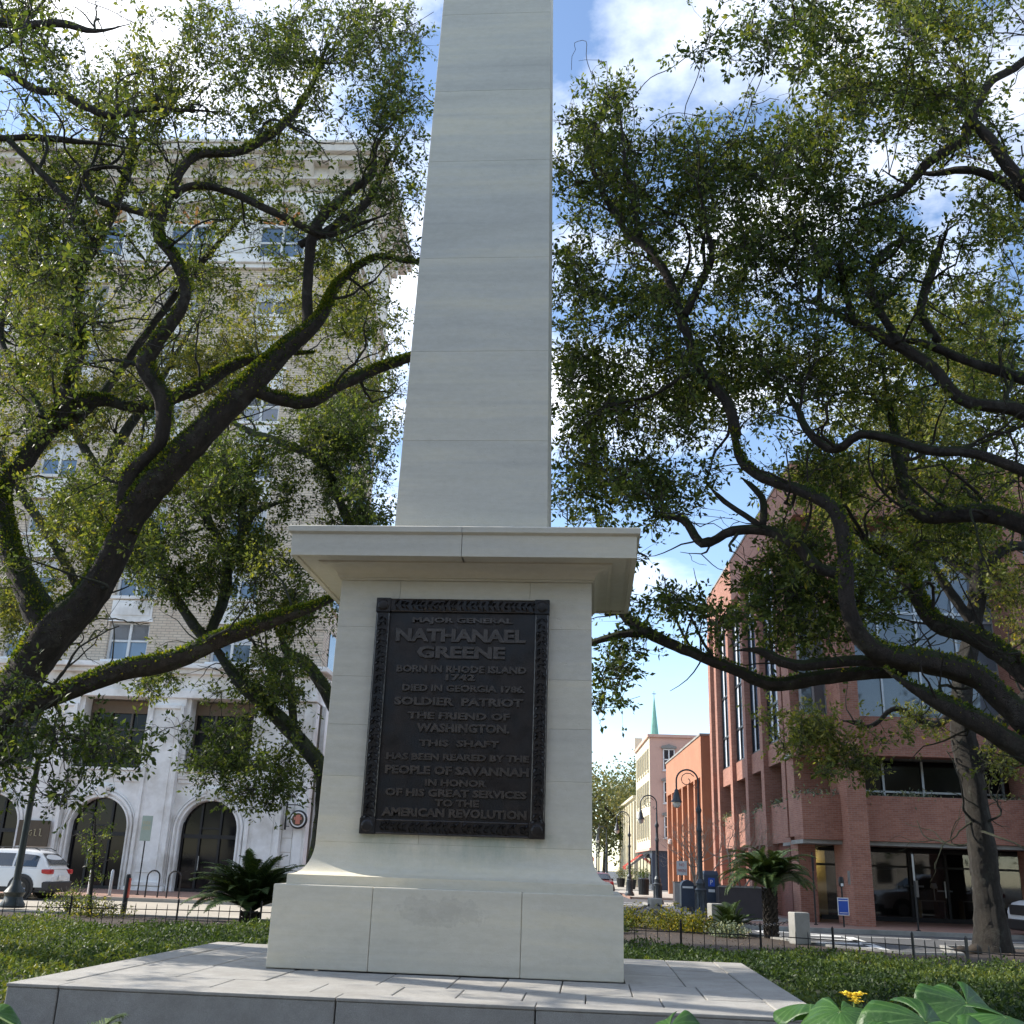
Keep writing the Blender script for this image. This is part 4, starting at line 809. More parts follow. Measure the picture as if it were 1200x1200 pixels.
# pavements
def walk(name, pts, mat=M_CONC, z=.12): return sheet(name, pts, z, mat, thick=.3)
walk('pavement_left', [(-60, 25.3), (-3, 25.3), (-3, 60), (-60, 60)], M_PAVE)
offset_strip([(-60, 25.3), (-3, 25.3), (-3, 60)], -.18, -.05, .125, M_CONC, 'kerb_left')
walk('pavement_right', [(7.6, 22.0), (8.6, 21.0), (60, 18.9 + 1.0), (60, 60), (11, 60), (11, 43.5), (6.9, 43.5), (6.4, 42.7), (6.3, 24.2), (6.6, 22.9)], M_CONCT if False else M_PAVE)
walk('pavement_street', [(6.45, 24.3), (10.1, 24.6), (10.1, 43.3), (6.55, 43.3)], M_CONC, .1245)
offset_strip([(60, 19.9), (8.6, 21.0), (7.6, 21.5), (6.6, 22.9), (6.3, 24.2), (6.3, 42.7), (6.9, 43.5), (11, 43.5)][::-1], -.16, -.05, .126, M_CONCG, 'kerb_right')
walk('pavement_far', [(6.4, 53), (30, 53), (30, 74), (6.4, 74)], M_CONC); walk('pavement_far', [(6.4, 77), (40, 77), (40, 140), (6.4, 140)], M_CONC)
offset_strip([(6.45, 53), (6.45, 74)], .14, -.05, .125, M_PAVE, 'kerb_far')
def paint(pts, mat=None, z=.010): sheet('road_marking', pts, z, mat or M_ROADW)
def line(a, b, w):
    a = np.array(a); b = np.array(b); d = (b - a) / np.linalg.norm(b - a); n = np.array([-d[1], d[0]]) * w / 2; paint([tuple(a + n), tuple(b + n), tuple(b - n), tuple(a - n)])
line((7.7, 20.4), (9.9, 18.9), .30); line((9.9, 18.6), (9.0, 10.6), .32); line((10.2, 18.75), (12.4, 18.85), .14); line((12.6, 18.8), (30, 18.1), .14)
for a, b in (((8.3, 18.9), (9.7, 18.55)), ((8.3, 17.0), (9.75, 16.9)), ((8.2, 15.4), (9.6, 15.3)), ((7.9, 13.7), (9.3, 13.7)), ((8.2, 11.9), (9.1, 11.9))): line(a, b, .55)
line((7.6, 20.2), (7.8, 13.5), .2)
line((0, 40.2), (6.0, 41.2), .5); line((0, 43.5), (6.1, 44.2), .4)
for k in range(10): line((1.2, 47 + k * 7), (1.2, 50 + k * 7), .12)
# ================================================================ LEFT BUILDING
LBu, LBv = -9.67, 33.5
lb = thing('arcade_building', 'tall pale building with white arched ground floor and brick storeys behind the left oaks', 'building', cty(LBu, LBv, .12), TH)
Z0 = -.12
NB = 4; PIT = 5.0; C0 = -14.02 - LBu       # local x of the right bay centre (-4.35)
BX = [C0 - PIT * k for k in range(NB)]
XL = BX[-1] - 2.5
D1 = 9.5
# right corner wall, rusticated in courses
for k in range(14):
    z0 = Z0 + .1 + k * .6
    MB().box(C0 + 2.5 + .84, -.55, -.02, .6, z0 + .012, z0 + .588).build('ashlar_course', M_LIME, lb, bevel=.012)
MB().box(C0 + 2.5, -.02, .03, .6, Z0, 8.4).build('backing_wall', M_LIMED, lb)
MB().box(C0 + 2.6, .06, -.1, .6, Z0 - .05, Z0 + .12).build('base_course', M_LIME, lb, bevel=.01)
MB().box(-.5, .04, -.14, .6, Z0 + .1, 8.35).box(-.42, -.06, -.18, -.14, .6, 7.9).build('corner_pilaster', M_LIME, lb, bevel=.012)
def arch_panel(cx, hw, r, zs, x0, x1, z0, z1, y0, y1, n=20):
    """wall panel x0..x1, z0..z1 with an arched opening (half width r, springing zs)"""
    m = MB(); pts = [(cx + r * math.cos(math.pi * k / n), zs + r * math.sin(math.pi * k / n)) for k in range(n + 1)]
    m.box(x0, cx - r, y0, y1, z0, zs); m.box(cx + r, x1, y0, y1, z0, zs)
    outer = []
    for (x, z) in pts:
        dx_, dz_ = x - cx, z - zs; t = min((x1 - cx) / abs(dx_) if abs(dx_) > 1e-6 else 1e9, (z1 - zs) / dz_ if dz_ > 1e-6 else 1e9); outer.append((cx + dx_ * t, zs + dz_ * t))
    # corner vertices so that the outline stays a rectangle
    def quad(a, b, c, d):
        m.add([(a[0], y0, a[1]), (b[0], y0, b[1]), (c[0], y0, c[1]), (d[0], y0, d[1])], [(0, 3, 2, 1)])
    for k in range(n):
        a, b, c, d = pts[k], pts[k + 1], outer[k + 1], outer[k]
        quad(a, b, c, d)
        if abs(c[0] - d[0]) > 1e-4 and abs(c[1] - d[1]) > 1e-4:
            cn = (x1 if d[0] > cx else x0, z1); m.add([(d[0], y0, d[1]), (c[0], y0, c[1]), (cn[0], y0, cn[1])], [(0, 2, 1) if False else (0, 1, 2), ])
        m.add([(a[0], y0, a[1]), (b[0], y0, b[1]), (b[0], y1, b[1]), (a[0], y1, a[1])], [(0, 1, 2, 3)])
    return m
win2 = None
for bi, cx in enumerate(BX):
    r = 1.28; zs = 3.94 - r + Z0 * 0 - .06
    arch_panel(cx, 0, r, zs, cx - 1.68, cx + 1.68, Z0, 4.75, .0, .55).build('arch_wall', M_LIME, lb)
    # archivolt mouldings
    for rr, w, yy in ((r + .06, .05, -.03), (r + .24, .07, -.06), (r + .36, .04, -.03)):
        m = MB(); m.tube([(cx - rr, yy, Z0)] + [(cx - rr * math.cos(math.pi * k / 24), yy, zs + rr * math.sin(math.pi * k / 24)) for k in range(25)] + [(cx + rr, yy, Z0)], w, 5); m.build('archivolt', M_LIME, lb)
    # keystone cartouche
    m = MB(); m.frustum((cx - .13, cx + .13, -.2, 0), zs + r - .02, (cx - .22, cx + .22, -.26, 0), zs + r + .5)
    for s in (-1, 1): m.lathe([(.02, -.12), (.10, -.08), (.12, 0), (.06, .06), (.0, .08)], 8, (cx + s * .24, -.12, zs + r + .42), axis='y'); m.lathe([(.0, -.12), (.08, -.06), (.07, 0.05)], 8, (cx + s * .2, -.1, zs + r + .1), axis='y')
    m.build('keystone', M_LIME, lb)
    # door glazing
    g = MB(); n = 20; vs = [(cx + r * math.cos(math.pi * k / n), .38, zs + r * math.sin(math.pi * k / n)) for k in range(n + 1)] + [(cx - r, .38, Z0), (cx + r, .38, Z0)]
    door = g.add(vs, [tuple(range(n + 3))[::-1]]).build('glazed_door', M_GLASSD, lb)
    f = MB()
    for x in (cx - r + .05, cx - .45, cx + .45, cx + r - .05): f.box(x - .05, x + .05, .28, .36, Z0, zs + math.sqrt(max(0, r * r - (x - cx) ** 2)) - .02)
    f.box(cx - r, cx + r, .27, .37, 2.25, 2.42); f.box(cx - r, cx + r, .27, .37, Z0, Z0 + .25); f.box(cx - .45, cx + .45, .29, .37, zs + .05, zs + .12)
    f.build('door_frame', M_BLACK, door); MB().tube([(cx - .35, .2, .9), (cx - .35, .2, 1.5)], .02, 6).build('handle', M_STEEL, door)
    # sill band with carved ornament
    m = MB().box(cx - 1.68, cx + 1.68, -.12, .55, 4.78, 5.08).box(cx - 1.7, cx + 1.7, -.22, .5, 5.09, 5.2).box(cx - 1.66, cx + 1.66, -.06, .5, 4.6, 4.775); m.build('sill_band', M_LIME, lb, bevel=.012)
    m = MB()
    for k in range(22): m.lathe([(.0, -.03), (.05, -.02), (.055, .01)], 7, (cx - 1.6 + k * .152, -.12, 4.93), axis='y'); m.box(cx - 1.6 + k * .152 + .05, cx - 1.6 + k * .152 + .1, -.15, -.12, 4.86, 5.0)
    tag(m.build('carved_ornament', M_LIME, lb), kind='stuff')
    # first-floor window
    x0, x1 = cx - 1.66, cx + 1.66
    for s in (-1, 1): MB().box(min(cx + s * 1.5, cx + s * 1.68), max(cx + s * 1.5, cx + s * 1.68), -.05, .9, 5.205, 8.4).build('window_jamb', M_LIME, lb)
    MB().box(cx - 1.66, cx + 1.66, .8, 1.6, 4.8, 5.2).build('window_floor', M_LIMED, lb)
    wv = MB().box(cx - 1.5, cx + 1.5, .84, .88, 5.2, 8.38).build('large_window', M_GLASSD, lb)
    f = MB()
    for x in (cx - 1.46, cx - .5, cx + .5, cx + 1.46): f.box(x - .045, x + .045, .72, .84, 5.2, 8.38)
    for z in (5.25, 7.0, 8.33): f.box(cx - 1.5, cx + 1.5, .73, .84, z - .045, z + .045)
    f.build('window_frame', pm('bronze_frame', (.10, .085, .07), .5, .1), wv)
    MB().box(cx - 1.45, cx + 1.45, .70, .74, 7.75, 8.3).build('roller_blind', pm('brown_blind', (.16, .12, .085), .8, .1), wv)
    rl = MB().box(cx - 1.48, cx + 1.48, .02, .06, 6.05, 6.12).box(cx - 1.48, cx + 1.48, .02, .06, 5.3, 5.35).build('balcony_rail', M_BLACK, wv)
    m = MB()
    for k in range(25): x = cx - 1.44 + k * .12; m.box(x - .012, x + .012, .03, .05, 5.22, 6.05)
    tag(m.build('balusters', M_BLACK, wv), kind='stuff')
# pilasters between bays
for k in range(NB + 1):
    cx = C0 + 2.5 - PIT * k; w = .82
    m = MB().box(cx - w, cx + w, -.22, .6, Z0, 8.4)
    m.box(cx - w - .05, cx + w + .05, -.30, .5, Z0 - .02, Z0 + .28)
    m.build('pilaster', M_LIME, lb, bevel=.012)
    for a, b in ((cx - w + .03, cx - w + .2), (cx + w - .2, cx + w - .03)): MB().box(a, b, -.32, -.222, Z0 + .32, 8.05).build('pilaster_moulding', M_LIME, lb, bevel=.02)
    for z in (Z0 + .32, 7.9): MB().box(cx - w + .2, cx + w - .2, -.32, -.222, z, z + .17).build('pilaster_moulding', M_LIME, lb, bevel=.02)
    MB().box(cx - .45, cx + .45, -.25, -.222, .75, 7.6).build('pilaster_panel', M_LIME, lb, bevel=.01)
# entablature
MB().box(XL - .9, .06, -.32, 1.6, 8.4, 8.75).build('architrave', M_LIME, lb, bevel=.02)
MB().box(XL - .9, .0, -.22, 1.5, 8.752, 9.5).build('frieze', M_LIME, lb)
MB().box(XL - .9, .25, -.5, 1.5, 9.502, 9.72).box(XL - .9, .5, -.75, 1.5, 9.722, 9.95).build('string_cornice', M_LIME, lb, bevel=.03)
MB().box(XL - .9, 0., 1.6, D1, Z0, 9.9).build('core_wall', M_LIMED, lb)
# side wall of the base with pilasters
for y in (1.2, 4.6, 7.6): MB().box(.0, .22, y, y + 1.3, Z0, 8.4).build('side_pilaster', M_LIME, lb, bevel=.015)
for y in (2.6, 6.4): MB().box(.0, .03, y, y + 2.2, .6, 7.8).build('side_window', M_GLASSD, lb)
# brick storeys
ZT = [12.0 + 3.1 * k for k in range(7)]
WW = .98
wallx = [XL - .9] + sum([[c - WW, c + WW] for c in BX[::-1]], []) + [0.0]
zb = 9.95
for k, zt in enumerate(ZT):
    z0, z1 = zt - 1.85, zt
    MB().box(XL - .9, 0, 0, .5, zb, z0).build('brick_wall', M_TBRICK, lb)
    for a, b in zip(wallx[::2], wallx[1::2]): MB().box(a, b, 0, .5, z0, z1).build('brick_wall', M_TBRICK, lb)
    zb = z1
MB().box(XL - .9, 0, 0, .5, zb, 31.5).build('brick_wall', M_TBRICK, lb)
MB().box(XL - .9, -.02, .5, D1, 9.95, 36.8).build('core_wall', M_TBRICK, lb)
# brick quoins at the corner and pier strips
for k in range(36): MB().box(-.62, .04, -.04, .0, 10.0 + k * .6 + .02, 10.0 + k * .6 + .56).build('quoin_course', M_TBRICK, lb)
cx = BX[0]; z = ZT[0]
wp = MB().box(-WW, WW, .30, .33, -1.85, 0).build('sash_window', M_GLASSB, lb, loc=(cx, 0, z))
f = MB()
for x in (-WW + .05, -.0, WW - .05): f.box(x - .06, x + .06, .2, .3, -1.85, 0)
for zz in (-1.8, -.9, -.05): f.box(-WW, WW, .22, .3, zz - .04, zz + .04)
f.build('sash_frame', M_WHITE, wp)
MB().box(-WW - .15, WW + .15, -.12, .35, -2.0, -1.852).build('sill', M_LIME, wp, bevel=.01)
MB().box(-WW - .02, WW + .02, -.045, -.001, -2.9, -2.05).box(-WW + .1, WW - .1, -.075, -.045, -2.8, -2.15).build('spandrel_panel', M_LIME, wp, bevel=.01)
MB().box(-WW - .1, WW + .1, -.05, .3, .002, .2).build('lintel', M_LIME, wp)
first = True
rb_ = random.Random(3)
for k, z in enumerate(ZT):
    for cx in BX:
        o = wp if first else copy_tree(wp, lb); first = False
        o.location = (cx, 0, z)
        if rb_.random() < .45:
            h = rb_.uniform(.4, 1.2); MB().box(-WW + .1, WW - .1, .27, .295, -h, -.08).build('blind', M_CURT, o)
# side windows
for k, z in enumerate(ZT):
    for y in (2.2, 5.0, 7.8):
        o = MB().box(.0, .02, -.7, .7, -1.85, 0).build('side_sash', M_GLASSB, lb, loc=(-.0, y, z)); MB().box(.0, .12, -.85, .85, -2., -1.86).build('sill', M_LIME, o)
# top storey
MB().box(XL - .9, .12, -.22, D1, 31.5, 31.75).box(XL - .9, .3, -.38, D1, 31.752, 32.1).build('white_band', M_LIME, lb, bevel=.02)
for bi, cx in enumerate(BX):
    r = 1.3; zs = 34.45
    arch_panel(cx, 0, r, zs, cx - 2.5, cx + 2.5, 32.1, 36.5, 0, .45).build('top_wall', M_LIME, lb)
    w = MB().box(cx - r, cx + r, .35, .38, 32.1, zs).build('arched_window', M_GLASSB, lb)
    f = MB()
    for x in (cx - r + .05, cx, cx + r - .05): f.box(x - .06, x + .06, .25, .35, 32.1, zs)
    f.box(cx - r, cx + r, .22, .35, zs - .1, zs + .08).box(cx - r, cx + r, .25, .35, 33.3, 33.4); f.build('sash_frame', M_WHITE, w)
    n = 20; MB().add([(cx + r * math.cos(math.pi * k / n), .3, zs + r * math.sin(math.pi * k / n)) for k in range(n + 1)], [tuple(range(n + 1))[::-1]]).build('fan_ground', M_LIMED, w)
    for k in range(9):
        a0, a1 = math.pi * (k + .24) / 9, math.pi * (k + .76) / 9; p = [(cx + rr * math.cos(a), zs + rr * math.sin(a)) for rr, a in ((.5, a0), (1.12, a0 + .02), (1.2, (a0 + a1) / 2), (1.12, a1 - .02), (.5, a1))]
        MB().prism(p, .2, .29).build('fan_petal', M_ORFAN if k % 2 == 0 else M_GOLD, w)
    MB().add([(cx + .36 * math.cos(math.pi * k / 12), .22, zs + .36 * math.sin(math.pi * k / 12)) for k in range(13)], [tuple(range(13))[::-1]]).build('fan_hub', M_ORFAN, w)
    m = MB()
    for rr in (1.38, 1.58): m.tube([(cx - rr, -.04, 32.1)] + [(cx - rr * math.cos(math.pi * k / 20), -.04, zs + rr * math.sin(math.pi * k / 20)) for k in range(21)] + [(cx + rr, -.04, 32.1)], .07, 5)
    m.build('arch_moulding', M_LIME, lb)
    X = cx + 2.5 if bi else cx + 2.35
    MB().prism([(X - .35, 35.4), (X, 35.05), (X + .35, 35.4), (X, 35.75)], -.09, -.003).build('diamond_tile', M_DIAM, lb)
    for s in (-1, 1): MB().box(X + s * .6 - .11, X + s * .6 + .11, -.08, -.003, 35.3, 35.9).build('green_tile', M_GTILE, lb)
    MB().box(X - .78, X + .78, -.06, .0, 32.3, 34.7).box(X - .55, X + .55, -.1, -.06, 32.5, 34.5).build('wall_panel', M_LIME, lb, bevel=.015)
MB().box(XL - .9, BX[-1] - 2.5, 0, .45, 32.1, 36.5).box(BX[0] + 2.5, 0, 0, .45, 32.1, 36.5).build('top_wall', M_LIME, lb)
MB().box(-.01, .05, .45, D1, 32.1, 36.5).build('top_wall', M_LIMED, lb)
# crowning cornice with brackets
MB().box(XL - .9, .15, -.15, D1, 36.5, 36.95).build('cornice_base', M_LIMED, lb)
MB().box(XL - .9, 1.0, -1.2, D1 + .8, 37.7, 38.1).box(XL - .9, 1.25, -1.5, D1 + 1.1, 38.102, 38.55).box(XL - .9, 1.35, -1.6, D1 + 1.2, 38.552, 38.75).build('crown_cornice', M_LIMED, lb, bevel=.04)
MB().box(XL - .9, .5, -.6, D1, 36.95, 37.7).build('cornice_cove', M_LIMED, lb)
for k in range(15): x = -.3 - k * 1.35; MB().prism([(0, 0), (0, 0)], 0, 0) if False else MB().frustum((x - .2, x + .2, -.35, -.1), 36.75, (x - .24, x + .24, -1.15, -.1), 37.69).build('bracket', M_LIMED, lb)
for k in range(7): y = .4 + k * 1.35; MB().frustum((.1, .3, y - .2, y + .2), 36.75, (.1, .95, y - .24, y + .24), 37.69).build('bracket', M_LIMED, lb)
# wall board between the arches
bd = MB().box(-.72, .72, -.06, 0, -.55, .55).build('wall_sign', M_BROWNSIGN, loc=cty(-21.75, LBv - .33, 2.35), rot=(0, 0, TH), bevel=.01)
tag(bd, 'brown board with a few pale script letters on the white pier above the parked car', 'sign')
for k, (x, h) in enumerate(((-.36, .3), (-.12, .22), (.1, .28), (.34, .3))):
    m = MB(); z0 = -.1; t = [(x - .06, -.08, z0 + h * .9), (x - .01, -.08, z0 + h), (x - .02, -.08, z0), (x + .08, -.08, z0 - .01)] if k != 1 else [(x + .06, -.08, z0 + h), (x - .05, -.08, z0 + h * .8), (x - .06, -.08, z0 + .04), (x + .05, -.08, z0), (x + .06, -.08, z0 + h * .6)]
    m.tube(t, .022, 5).build('script_stroke', M_GOLD, bd)
# round hanging sign at the corner
hs_ = thing('hanging_sign', 'small round sign with orange centre hanging from a black bracket at the white corner', 'sign', cty(-9.93, LBv - .35, 3.3), TH)
MB().lathe([(.36, 0), (.4, .03), (.4, .17), (.36, .2)], 24, (0, -.1, 0), axis='y').build('sign_drum', M_BLACK, hs_, smooth=True)
MB().lathe([(.33, -.005), (.33, .01)], 24, (0, -.11, 0), axis='y').build('sign_ring', M_SIGNW, hs_); MB().lathe([(.27, -.005), (.27, .0)], 24, (0, -.12, 0), axis='y').build('sign_face', M_BROWNSIGN, hs_)
MB().box(-.1, .1, -.14, -.126, -.2, .2).box(-.17, -.11, -.14, -.126, -.02, .1).box(.11, .17, -.14, -.126, -.02, .1).build('emblem', pm('salmon_enamel', (.55, .2, .14), .5, .05), hs_)
MB().tube([(-.55, 0, .62), (-.1, 0, .62), (.15, 0, .55)], .025, 6).tube([(-.55, 0, -.3), (-.38, 0, -.3)], .02, 6).box(-.6, -.53, -.05, .05, -.45, .75).build('bracket', M_BLACK, hs_)
# ================================================================ RIGHT BRICK BUILDING
RU, RV = 10.2, 24.6
rb = thing('brick_office_building', 'modern red brick office block with tall window strips and planter balconies on the right', 'building', cty(RU, RV, .12), TH)
zz = lambda z: z - .12
LEN = 20.0; FR = 24.0; ROOF = 16.7
# street side: recessed wall, fins, planters, spandrels, tall windows
finY = [2.2, 6.1, 9.7, 13.6, 17.6]
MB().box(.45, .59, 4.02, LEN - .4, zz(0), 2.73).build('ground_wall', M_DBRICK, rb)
for y in finY: MB().box(0.0, 1.5, y, y + .62, zz(0) if y > 3 else 2.9, 14.5).build('brick_fin', M_RBRICK, rb)
MB().box(-.05, 1.5, LEN - .7, LEN, zz(0), 14.5).build('brick_fin', M_RBRICK, rb)
MB().box(-.02, .6, .70, 1.85, zz(0), 2.74).build('corner_pier', M_RBRICK, rb); MB().box(-.02, 1.5, .70, 1.85, 2.90, 14.5).build('corner_pier', M_RBRICK, rb)
MB().box(.6, .64, 1.86, 4.0, .05, 2.62).box(.56, .6, 1.86, 1.95, 0, 2.62).box(.56, .6, 2.9, 2.98, 0, 2.62).build('side_glazing', pm('dark_panel', (.03, .027, .025), .5, .2), rb)
MB().box(.2, 1.5, 1.86, 4.1, 2.62, 2.735).build('entry_soffit', M_CONCG, rb)
edges = [1.85] + sum([[y, y + .62] for y in finY], []) + [LEN - .7]
bays = list(zip(edges[::2], edges[1::2]))
for a, b in bays:
    a += .004; b -= .004
    MB().box(.22, .36, a, b, 2.74, 4.26).box(.36, 1.2, a, b, 2.74, 2.9).box(1.1, 1.2, a, b, 2.9, 4.1).build('planter_box', M_RBRICK, rb)
    MB().box(.37, 1.09, a, b, 3.9, 4.15).build('planter_soil', M_SOIL, rb)
    MB().box(.20, .6, a, b, 5.83, 6.7).build('spandrel', M_RBRICK, rb)
    MB().box(.6, 1.5, a, b, 5.83, 5.95).build('soffit', M_RBRICK, rb)
    w = MB().box(1.5, 1.55, a, b, 3.5, 5.82).build('recessed_window', M_GLASSD, rb)
    MB().box(1.42, 1.5, a, a + .08, 3.5, 5.8).box(1.42, 1.5, (a + b) / 2 - .04, (a + b) / 2 + .04, 3.5, 5.8).build('window_frame', M_BLACK, w)
    w = MB().box(.34, .40, a, b, 6.7, 14.5).build('tall_window', M_GLASSB, rb)
    f = MB()
    for y in (a + .05, (2 * a + b) / 3, (a + 2 * b) / 3, b - .05): f.box(.26, .34, y - .035, y + .035, 6.7, 14.5)
    for z in (6.75, 8.3, 10.4, 12.5): f.box(.27, .34, a, b, z - .05, z + .05)
    f.build('window_frame', M_BLACK, w)
    for k in range(3):
        y0 = a + (b - a) * (k + .12) / 3; MB().box(.325, .338, y0, y0 + (b - a) * .16, 6.8, 14.4).build('curtain_strip', M_CURT, w)
    MB().box(1.7, 3, a, b, 2.75, 14.5).build('inner_wall', M_DBRICK, rb) if False else None
MB().box(0, 1.2, .7, LEN, 14.5, 16.58).build('parapet', M_RBRICK, rb)
MB().box(-.04, 1.25, .66, LEN + .03, 16.582, 16.68).build('coping', M_CONCG, rb)
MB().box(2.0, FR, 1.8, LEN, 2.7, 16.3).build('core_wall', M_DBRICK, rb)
MB().box(1.2, FR, LEN - .4, LEN, zz(0), 16.5).build('rear_wall', M_RBRICK, rb)
for i, y in enumerate((1.86, 5.4, 9.0)): pass
# front
cols = [1.25, 7.75, 14.25, 20.75]
for x in cols: MB().box(x, x + .66, -1.5, .6, zz(0) , 14.5).build('brick_column', M_RBRICK, rb)
MB().box(cols[0] - .006, cols[0] + .0, -1.2, -.9, 1.3, 1.75).build('wall_plate', M_STEEL, rb)
fe = [-.12] + sum([[x, x + .66] for x in cols], []) + [FR]
for i, (a, b) in enumerate(zip(fe[::2], fe[1::2])):
    a += .004 if i else 0; b -= .004
    MB().box(a, b, -.65, -.45, 2.76, 4.30).box(a, b, -.45, .7, 2.76, 2.9).build('planter_box', M_RBRICK, rb)
    MB().box(a + (.2 if i == 0 else 0), b, -.44, .6, 3.85, 4.15).build('planter_soil', M_SOIL, rb)
    MB().box(a, b, -.55, 1.3, 2.62, 2.755).build('soffit_band', M_CONCG, rb)
    if i == 0: MB().box(-.12, .1, -.449, .69, 2.76, 4.30).build('planter_box', M_RBRICK, rb)
    x0 = a if i else 0.3
    w = MB().box(x0, b, 1.2, 1.24, 3.9, 5.7).build('strip_window', M_GLASSD, rb)
    f = MB(); n = max(2, int((b - x0) / 1.25))
    for k in range(n + 1): x = x0 + (b - x0) * k / n; f.box(x - .04, x + .04, 1.1, 1.2, 3.9, 5.7)
    f.box(x0, b, 1.12, 1.2, 4.55, 4.62); f.build('window_frame', M_STEEL, w)
    MB().box(a, b, -.6, .2, 5.7, 7.1).build('spandrel', M_RBRICK, rb); MB().box(a, b, .2, 1.8, 5.71, 5.85).build('soffit', M_CONCG, rb)
    w = MB().box(x0, b, .42, .46, 7.1, 14.5).build('tall_window', M_CURT, rb)
    g_ = MB().box(x0, b, .37, .375, 7.1, 14.5).build('pane', M_SEE, w)
    f = MB()
    for k in range(n + 1): x = x0 + (b - x0) * k / n; f.box(x - .04, x + .04, .3, .4, 7.1, 14.5)
    for z in (7.15, 9.0, 10.9, 11.2, 13.0): f.box(x0, b, .31, .4, z - .05, z + .05)
    f.build('window_frame', M_STEEL, w)
MB().box(-.0, FR, -1.5, .69, 14.502, 16.58).build('parapet', M_RBRICK, rb)
MB().box(-.04, FR, -1.54, .65, 16.582, 16.68).build('coping', M_CONCG, rb)
# shop glazing of the ground floor, with the room behind it
gy = 4.0
sf = MB().box(.64, FR, gy, gy + .02, .05, 2.62).build('shop_glazing', M_SEE, rb)
f = MB()
for x in (.7, 1.3, 2.35, 5.0, 5.15, 6.4, 7.6, 7.7, 9.3, 10.9, 12.5, 14.2, 16, 18, 20): f.box(x - .05, x + .05, gy - .08, gy, 0, 2.62)
f.box(.7, FR, gy - .07, gy, 1.95, 2.03).box(1.5, FR, gy - .07, gy, 0, .16).box(1.5, FR, gy - .07, gy, 2.5, 2.62)
f.build('shop_frame', M_BLACK, sf)
MB().box(5.15, 5.25, gy - .12, gy - .08, .9, 1.5).box(6.25, 6.3, gy - .12, gy - .08, .9, 1.5).build('handle', M_STEEL, sf)
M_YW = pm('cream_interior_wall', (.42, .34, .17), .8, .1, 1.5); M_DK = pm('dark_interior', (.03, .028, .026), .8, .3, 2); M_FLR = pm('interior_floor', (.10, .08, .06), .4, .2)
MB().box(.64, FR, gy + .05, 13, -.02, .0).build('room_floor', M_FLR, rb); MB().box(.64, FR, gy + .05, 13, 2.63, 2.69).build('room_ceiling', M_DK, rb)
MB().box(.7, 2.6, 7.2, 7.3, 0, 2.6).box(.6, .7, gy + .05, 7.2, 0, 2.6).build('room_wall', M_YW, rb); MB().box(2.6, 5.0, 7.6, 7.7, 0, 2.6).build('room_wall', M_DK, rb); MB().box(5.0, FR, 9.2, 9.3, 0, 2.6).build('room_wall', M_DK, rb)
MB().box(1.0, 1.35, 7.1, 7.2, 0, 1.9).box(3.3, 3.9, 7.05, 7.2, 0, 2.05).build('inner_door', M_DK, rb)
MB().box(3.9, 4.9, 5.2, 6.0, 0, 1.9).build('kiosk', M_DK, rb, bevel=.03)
M_WARM = emis('warm_lamp', (1, .78, .38), 14)
MB().lathe([(.02, 2.3), (.14, 2.25), (.16, 2.12), (.02, 2.06)], 12, (1.9, 6.9, 0)).build('wall_lamp', M_WARM, rb)
for x, y in ((6.6, 6.6), (8.6, 7.4), (10.5, 6.5)):
    MB().box(x - .5, x + .5, y - .3, y + .3, .72, .76).box(x - .48, x - .44, y - .28, y + .28, 0, .72).box(x + .44, x + .48, y - .28, y + .28, 0, .72).build('desk', M_CONCG, rb)
    MB().lathe([(.02, .76), (.02, 1.2), (.16, 1.25), (.10, 1.42), (.02, 1.42)], 10, (x + .2, y, 0)).build('desk_lamp', M_CURT, rb)
MB().box(6.1, 6.13, gy + .3, gy + .34, 1.2, 1.2 + .03).box(5.4, 6.2, 6.0, 6.05, 1.25, 1.32).box(6.8, 7.4, 6.2, 6.25, 1.1, 1.16).build('shelf', M_CURT, rb)
# planter shrubs
def foliage(name, parent, pts, size, mat, seed, aspect=.5, droop=.1, outward=None, tint=None):
    rng = np.random.default_rng(seed); V, F, T = leaves(np.array(pts), rng, size, aspect, tint, outward, droop)
    return tag(link(name, np_mesh(name, V, F, mat, T), parent), kind='stuff')
rng = np.random.default_rng(77); pts = []
for a, b in bays:
    for _ in range(6):
        c = np.array([rng.uniform(.3, .7), rng.uniform(a, b), 4.2]); pts += list(c + rng.normal(0, 1, (90, 3)) * [.16, .28, .13])
for a, b in zip(fe[::2], fe[1::2]):
    for _ in range(int((b - a) * 2.2)):
        c = np.array([rng.uniform(a, b), rng.uniform(-.4, -.1), 4.27]); pts += list(c + rng.normal(0, 1, (80, 3)) * [.30, .16, .12])
M_GREY = leaf_mat('silver_green_leaves', (.07, .10, .07), (.16, .2, .14), (.3, .34, .24), .2)
foliage('balcony_plants', rb, pts, .12, M_GREY, 78)
# ================================================================ ORANGE STUCCO BUILDING
ob = thing('orange_stucco_building', 'orange stucco building with deep vertical fins beside the red brick block', 'building', cty(10.2, 48.5, .12), TH)
H = 9.28; MB().box(0, 9, 0, 18.2, 6.9, H).build('parapet', M_TERRA, ob); MB().box(-.06, 9.05, -.06, 18.26, H + .002, H + .12).build('coping', M_CONCG, ob)
MB().box(1.1, 9, .9, 18.2, zz(0), 6.9).build('recessed_wall', M_TERRA, ob)
for k in range(7): y = k * 2.92; MB().box(0.0, 1.1, y, y + .55, zz(0), 6.9).build('fin', M_TERRA, ob)
for k in range(3): x = 1.6 + k * 2.4; MB().box(x, x + .5, 0, .9, zz(0), 6.9).build('fin', M_TERRA, ob)
for k in range(6): y = k * 2.92 + .56; MB().box(1.07, 1.098, y + .2, y + 2.1, .3, 2.6).build('shop_window', M_GLASSD, ob)
